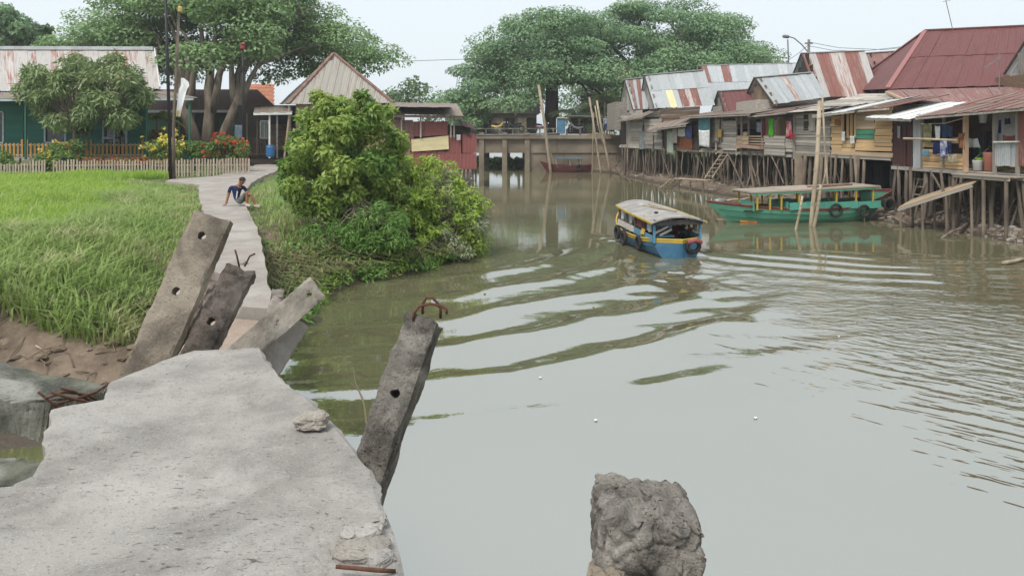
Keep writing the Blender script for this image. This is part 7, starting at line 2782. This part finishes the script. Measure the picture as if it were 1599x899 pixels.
# side panels: blue boards near the stern, white further forward
for s in (-1, 1):
    for k in range(4):
        x0_ = .4 + k * .75
        board(bb, bp(x0_, s * .69, .49 + .03 * k), bp(x0_ + .7, s * .69, .51 + .03 * k), .17, .025, PBLUE if k < 2 else BWHITE, 'side_panel')
    board(bb, bp(.95, s * .715, .60), bp(1.2, s * .715, .60), .16, .02, BYEL, 'painted_mark', up=Vector((.3, .1, 1)))
    for x in (.72, 1.48, 2.2, 2.95):
        tag(cloth('curtain', None, bp(x - .16, s * .67, .98 + .03 * x), bp(x + .16, s * .67, .98 + .03 * x), .36, CM('boatcurtain%d' % (int(x * 7) % 3), [(.55, .5, .5), (.24, .09, .09), (.5, .52, .58)][int(x * 7) % 3]), .03))
# make the curtains parts of the boat
for o in [o for o in list(col.objects) if o.name.startswith('curtain') and o.parent is None]:
    if 'category' in o: del o['category']
    l = o.location.copy()
    o.parent = bb
    o.location = l - bb.location
# stern bench, tiller seat, engine cover
MB().box(None, (1, 1, 1), mtx=Matrix.Translation(bp(.75, .25, .52)) @ Matrix.Rotation(yaw, 4, 'Z') @ Matrix.Diagonal((.4, .5, .05, 1))).build('bench', PBLUE, bb)
MB().box(None, (1, 1, 1), mtx=Matrix.Translation(bp(1.6, 0, .35)) @ Matrix.Rotation(yaw, 4, 'Z') @ Matrix.Diagonal((1.0, .6, .3, 1))).build('engine_box', DARKWOOD, bb)
board(bb, bp(.6, .5, .86), bp(.6, .05, .78), .1, .03, PBLUE, 'tiller_board')
board(bb, bp(.5, .6, .62), bp(.5, .2, .8), .06, .03, BWHITE, 'slat')
board(bb, bp(.5, .45, .56), bp(.5, .1, .72), .06, .03, BWHITE, 'slat')
# roof battens
MB().tube([bp(1.0, -.25, 1.16), bp(1.6, .05, 1.18), bp(2.4, .22, 1.2)], .025, 6).build('roof_pole', BAMBOO, bb)
MB().tube([bp(1.7, -.05, 1.19), bp(2.5, .02, 1.21)], .022, 6).build('roof_pole', BAMBOO, bb)
MB().lathe(bp(1.0, .35, 1.1), [(.05, 0), (.06, .03), (.03, .06)], 8).build('roof_knob', BLACK, bb)
# tyres as fenders
side = Vector((-math.sin(yaw), math.cos(yaw), 0))
tyre(bb, bp(2.9, .86, .34), side)
tyre(bb, bp(2.2, .90, .28), side)
tyre(bb, bp(1.2, .80, .27), side, .17, .05)
tyre(bb, bp(1.6, -.86, .3), -side)
ty = tyre(bb, bp(-.02, -.30, .32), Vector((math.cos(yaw), math.sin(yaw), .25)), .165, .06)
MB().tube([bp(-.1, -.5, .44), bp(-.12, -.3, .5), bp(-.1, -.1, .44)], .06, 8).build('red_wrap', M('red_wrap', (.30, .09, .09), (.22, .07, .07), 5), ty)
# helmsman and passengers in the dimness of the canopy
def sitter(label, p, h, shirt, trousers, face_dir, lean_=0.0):
    f = Vector(face_dir).normalized()
    s = Vector((f.y, -f.x, 0))
    def W(a, b_, c): return (s * a + f * b_ + UP * c) * h
    J = {'pel': W(0, 0, .06), 'waist': W(0, .01, .14), 'chest': W(0, .03 + lean_, .28), 'neck': W(0, .04 + lean_, .38), 'head': W(0, .05 + lean_, .425), 'crown': W(0, .05 + lean_, .505),
         'ls': W(-.105, .03 + lean_, .34), 'le': W(-.13, .08, .18), 'lh': W(-.09, .2, .14), 'rs': W(.105, .03 + lean_, .34), 're': W(.13, .08, .18), 'rh': W(.09, .2, .14),
         'lhp': W(-.055, .02, .06), 'lk': W(-.08, .24, .10), 'la': W(-.08, .26, -.12), 'lt': W(-.08, .34, -.14), 'rhp': W(.055, .02, .06), 'rk': W(.08, .24, .10), 'ra': W(.08, .26, -.12), 'rt': W(.08, .34, -.14)}
    o = figure('person', label, p, J, h, clothes(shirt, trousers), sub=1)
    head_of(o, J, h, HAIR, f)
    return o


fw = Vector((math.cos(yaw), math.sin(yaw), 0))
sitter('person in a dark maroon shirt sitting at the stern of the blue boat', bp(.85, -.12, .30), 1.38, CM('darkmaroon', (.05, .015, .02)), CM('black', (.015, .014, .016)), fw)
sitter('person in a black shirt sitting beside the helmsman of the blue boat', bp(1.15, -.40, .28), 1.32, CM('black', (.015, .014, .016)), CM('jeans', (.03, .06, .12)), fw)
sitter('passenger in a blue shirt seated inside the blue boat', bp(1.9, .3, .25), 1.3, CM('blue', (.10, .14, .40)), CM('black', (.015, .014, .016)), fw)
sitter('passenger in a pale shirt seated near the bow of the blue boat', bp(2.7, .25, .27), 1.3, CM('pattern', (.6, .62, .68), (.15, .18, .35)), CM('black', (.015, .014, .016)), fw)

# --- green moored boat
random.seed(71)
GREEN = M('boat_green', (.085, .30, .20), (.11, .34, .235), 2.5, rough=.55, spec=.35, stretch=(.4, 1, 2.5), c3=(.25, .37, .30), scale3=3, lo3=.6, hi3=.75)
REDRAIL = M('boat_red_rail', (.20, .065, .05), (.15, .06, .05), 5)
pos2, yaw2 = (14.75, 28.75, 0.0), math.pi + math.radians(9)
gb = thing('moored_boat', (pos2[0], pos2[1], 0), 'long green wooden boat with flat grey roof moored against the stilt houses', 'boat')
rows = hull_grid(7.6, 1.6, .50, .30, .62, n=36, stern_w=.12, rake_b=1.15, rake_s=1.3)
build_hull(gb, rows, pos2, yaw2, GREEN, REDRAIL, REDRAIL, M('boat_green_inside', (.04, .10, .07), None), .07)
gp = lambda x, y, z: boat_pt(pos2, yaw2, x, y, z)
ROOFPLANK = M('roof_plank', (.40, .34, .275), (.28, .235, .19), 3, coord='obj', stretch=(1, 5, 5), rnd=.15)
# roof of long boards
for k in range(8):
    y = -.72 + k * .205
    for a, b in ((1.1, 3.1), (3.12, 4.7), (4.72, 6.2)):
        sl = lambda x: 1.32 - (x - 1.1) * .035
        board(gb, gp(a + random.uniform(-.1, .05), y, sl(a) + random.uniform(0, .015)), gp(b, y, sl(b) + random.uniform(0, .015)), .2, .055, ROOFPLANK, 'roof_board', up=Vector((-math.sin(yaw2), math.cos(yaw2), 0)))
for s in (-1, 1):
    board(gb, gp(1.0, s * .78, 1.265), gp(6.2, s * .78, 1.08), .06, .04, GREEN, 'roof_beam')
YPOST = M('boat_yellow_post', (.52, .35, .03), (.42, .28, .04), 5)
for x in (1.3, 2.0, 2.8, 3.55, 4.3, 5.0, 5.45, 5.95):
    for s in (-1, 1):
        board(gb, gp(x, s * .72, .5), gp(x, s * .74, 1.32 - (x - 1.1) * .035), .06, .05, YPOST, 'roof_post', up=Vector((1, 0, 0)))
for x in (1.3, 2.5, 3.7, 4.9, 6.0):
    board(gb, gp(x, -.8, 1.27 - (x - 1.1) * .035), gp(x, .8, 1.27 - (x - 1.1) * .035), .06, .05, DARKWOOD, 'cross_beam')
CABIN = M('boat_cabin_green', (.10, .38, .29), (.085, .32, .24), 3, c3=(.2, .4, .32), scale3=5)
for s in (-1, 1):
    for k in range(4):
        a = 1.0 + k * .93
        board(gb, gp(a, s * .76, .66), gp(a + .91, s * .77, .62), .27, .03, CABIN, 'cabin_panel')
board(gb, gp(4.75, -.75, .66), gp(4.75, .75, .66), .26, .03, CABIN, 'bulkhead')
board(gb, gp(6.0, -.6, .62), gp(6.0, .6, .62), .35, .03, CABIN, 'bulkhead')
board(gb, gp(1.0, 0, .46), gp(6.3, 0, .46), 1.1, .03, DARKWOOD, 'deck_board', up=Vector((0, 1, 0)))
for k in range(4):
    board(gb, gp(.25 + k * .2, -.3, .85 - k * .06), gp(.25 + k * .2, .3, .85 - k * .06), .16, .03, M('deck_rust', (.33, .13, .07), (.25, .1, .06), 4), 'stern_board', up=Vector((1, 0, 0)))
s2 = Vector((-math.sin(yaw2), math.cos(yaw2), 0))
tyre(gb, gp(1.75, .86, .42), s2, .2, .05)
tyre(gb, gp(2.9, .88, .46), s2, .22, .05)
tyre(gb, gp(.55, .62, .62), s2, .2, .055)
MB().lathe(gp(7.3, 0, .78), [(.10, 0), (.12, .2), (.11, .45), (.05, .5)], 9, axis=-Vector((math.cos(yaw2), math.sin(yaw2), 0))).build('bow_cap', STEEL, gb, smooth=True)
MB().tube(boat_place([Vector(rows[i][7]) + Vector((0, .02, .02)) for i in (29, 31, 33)], pos2, yaw2), .04, 6).build('bow_guard', M('boat_orange', (.55, .2, .03), None), gb)
MB().tube([gp(1.6, -.3, 1.36), gp(3.6, .1, 1.3)], .03, 6).build('roof_pole', M('roof_rust_pole', (.3, .15, .1), None), gb)
MB().tube([gp(1.8, .2, 1.37), gp(3.4, .35, 1.31)], .03, 6).build('roof_pole', POLE, gb)

# --- small dark red boat by the bridge
random.seed(72)
pos3, yaw3 = (P(926, 0, 61.5).x, 61.8, 0.0), math.pi + math.radians(2)
rb = thing('small_boat', (pos3[0], pos3[1], 0), 'small dark red boat with flat blue canopy under the leaning pole', 'boat')
REDB = M('boat_dark_red', (.13, .025, .025), (.10, .03, .03), 4, rough=.5)
rows = hull_grid(4.4, 1.3, .5, .4, .15, stern_w=.35, rake_b=.7, rake_s=.3)
build_hull(rb, rows, pos3, yaw3, REDB, M('boat_dark', (.05, .03, .03), None), REDRAIL, DARKWOOD, .06)
canopy(rb, pos3, yaw3, .9, 3.1, 1.2, 1.12, 1.15, M('blue_canopy', (.10, .19, .24), (.08, .15, .19), 3), M('blue_canopy_edge', (.06, .11, .14), None), .04)
for x in (1.0, 1.9, 3.0):
    for s in (-1, 1):
        MB().tube([boat_pt(pos3, yaw3, x, s * .5, .45), boat_pt(pos3, yaw3, x + .15, s * .5, 1.12)], .03, 6).build('canopy_post', GREYWOOD, rb)
tyre(rb, boat_pt(pos3, yaw3, 1.2, .66, .42), (0, 1, 0), .2, .06)

# ------------------------------------------------------------------ the boy on the path
random.seed(80)
S0 = PZ(371, 321, PATH_Z)
S0.z = PATH_Z + .01
hb = 1.48
J = {'pel': (0, 0, .085), 'waist': (-.015, .03, .17), 'chest': (-.02, .03, .36), 'neck': (.04, -.01, .475), 'head': (.075, -.05, .515), 'crown': (.10, -.085, .61),
     'ls': (-.15, .03, .42), 'le': (-.20, .05, .23), 'lh': (-.25, .04, .03), 'rs': (.13, .02, .42), 're': (.24, -.04, .27), 'rh': (.20, -.16, .22),
     'lhp': (.02, -.06, .085), 'lk': (.16, -.22, .32), 'la': (.17, -.21, .05), 'lt': (.21, -.28, .02), 'rhp': (.08, -.01, .085), 'rk': (.27, -.10, .27), 'ra': (.36, -.18, .02), 'rt': (.42, -.22, -.01)}
J = {k: Matrix.Rotation(math.radians(32), 3, 'Z') @ (Vector(v) * 1.18) for k, v in J.items()}
NAVY = M('boy_shirt', (.012, .022, .07), (.016, .03, .09), 6)
SHORTS = M('boy_shorts', (.20, .20, .19), (.07, .075, .08), 22, c3=(.4, .4, .4), scale3=30)
BOYSKIN = M('boy_skin', (.36, .165, .095), (.30, .14, .08), 8, rough=.6)


def boy_paint(bn, t):
    if bn in (('neck', 'head'), ('head', 'crown')): return BOYSKIN
    if bn == ('chest', 'neck'): return NAVY if t < .6 else BOYSKIN
    if bn in (('pel', 'waist'),): return SHORTS if t < .4 else NAVY
    if bn in (('waist', 'chest'), ('chest', 'ls'), ('chest', 'rs')): return NAVY
    if bn in (('ls', 'le'), ('rs', 're')): return NAVY if t < .62 else BOYSKIN
    if bn in (('pel', 'lhp'), ('pel', 'rhp'), ('lhp', 'lk'), ('rhp', 'rk')): return SHORTS
    return BOYSKIN


boy = figure('person', 'person in a navy shirt and grey shorts sitting on the edge of the footpath', S0, J, hb, boy_paint, sub=2)
head_of(boy, J, hb, HAIR, (.8, -.5, -.35))
SAND = M('sandal', (.62, .55, .48), None)
for a, b in (('la', 'lt'), ('ra', 'rt')):
    d = (J[b] - J[a]); d.z = 0; d.normalize()
    MB().bar(S0 + J[a] - d * .03 + UP * -.03, S0 + J[b] + d * .04 + UP * -.015, .05, .075).build('sandal', SAND, boy)
# fingers of the propping hand, spread on the concrete
hd = S0 + J['lh']
for k in range(4):
    a = math.radians(182 + k * 22)
    e = Vector((math.cos(a), math.sin(a), 0))
    MB().tube([hd, hd + e * .04 - UP * .005, hd + e * (.085 - .006 * abs(k - 1.5)) - UP * .024], [.011, .009, .007], 6).build('finger', BOYSKIN, boy)
MB().tube([hd, hd + Vector((.02, -.04, -.01)), hd + Vector((.01, -.065, -.022))], [.011, .01, .008], 6).build('thumb', BOYSKIN, boy)
MB().add([S0 + Matrix.Rotation(math.radians(32), 3, 'Z') @ (Vector(v) * 1.18) for v in [(-.035, -.085, .34), (-.01, -.09, .33), (-.035, -.10, .18), (-.06, -.095, .16)]], [(0, 1, 2, 3)]).build('shirt_stripe', WHITE, boy)

# ------------------------------------------------------------------ small things afloat
random.seed(90)
LEAFY = M('fallen_leaf', (.40, .34, .10), (.28, .2, .08), 9)
LITTER = M('white_litter', (.7, .7, .68), None)
for i, (x, y, m_, lab) in enumerate([(927, 478, LEAFY, 'yellow leaf floating among the wake bands'), (930, 657, LITTER, 'scrap of white litter floating on calm water past the pile stump'),
                                    (844, 590, LITTER, 'small white scrap floating between the leaning pile and the stump'), (1180, 653, LITTER, 'white scrap floating on the rippled water'),
                                    (1310, 526, LITTER, 'tiny white scrap floating in the ripples'), (757, 460, M('brown_leaf', (.10, .06, .03), None), 'dark stick end poking from the water in the wake')]):
    p = PZ(x, y, 0)
    w0 = float(water_z(np.array([p.x]), np.array([p.y]))[0])
    vs = [(p.x + .024 * math.cos(a) * random.uniform(.6, 1.1), p.y + .024 * math.sin(a) * random.uniform(.6, 1.1), w0 + z) for z in (.004, .016) for a in [k * math.pi / 3 for k in range(6)]]
    fs = [(0, 1, 2, 3, 4, 5)[::-1], (6, 7, 8, 9, 10, 11)] + [(k, (k + 1) % 6, 6 + (k + 1) % 6, 6 + k) for k in range(6)]
    tag(MB().add(vs, fs).build('floating_scrap', m_), lab, 'litter', 'scraps afloat')

# ------------------------------------------------------------------ humid air
hz_m = bpy.data.materials.new('humid_air')
hz_m.use_nodes = True
hn = hz_m.node_tree
hn.nodes.remove(hn.nodes['Principled BSDF'])
hv = hn.nodes.new('ShaderNodeVolumePrincipled')
hv.inputs['Color'].default_value = (.975, .99, 1, 1)
hv.inputs['Density'].default_value = .0008
hv.inputs['Anisotropy'].default_value = .2
hn.links.new(hv.outputs[0], hn.nodes['Material Output'].inputs['Volume'])
hz = MB().box((0, 1700, 10), (5400, 3700, 24)).build('haze', hz_m, origin=(0, 1700, -2))
tag(hz, 'thin humid haze over the river', kind='stuff')
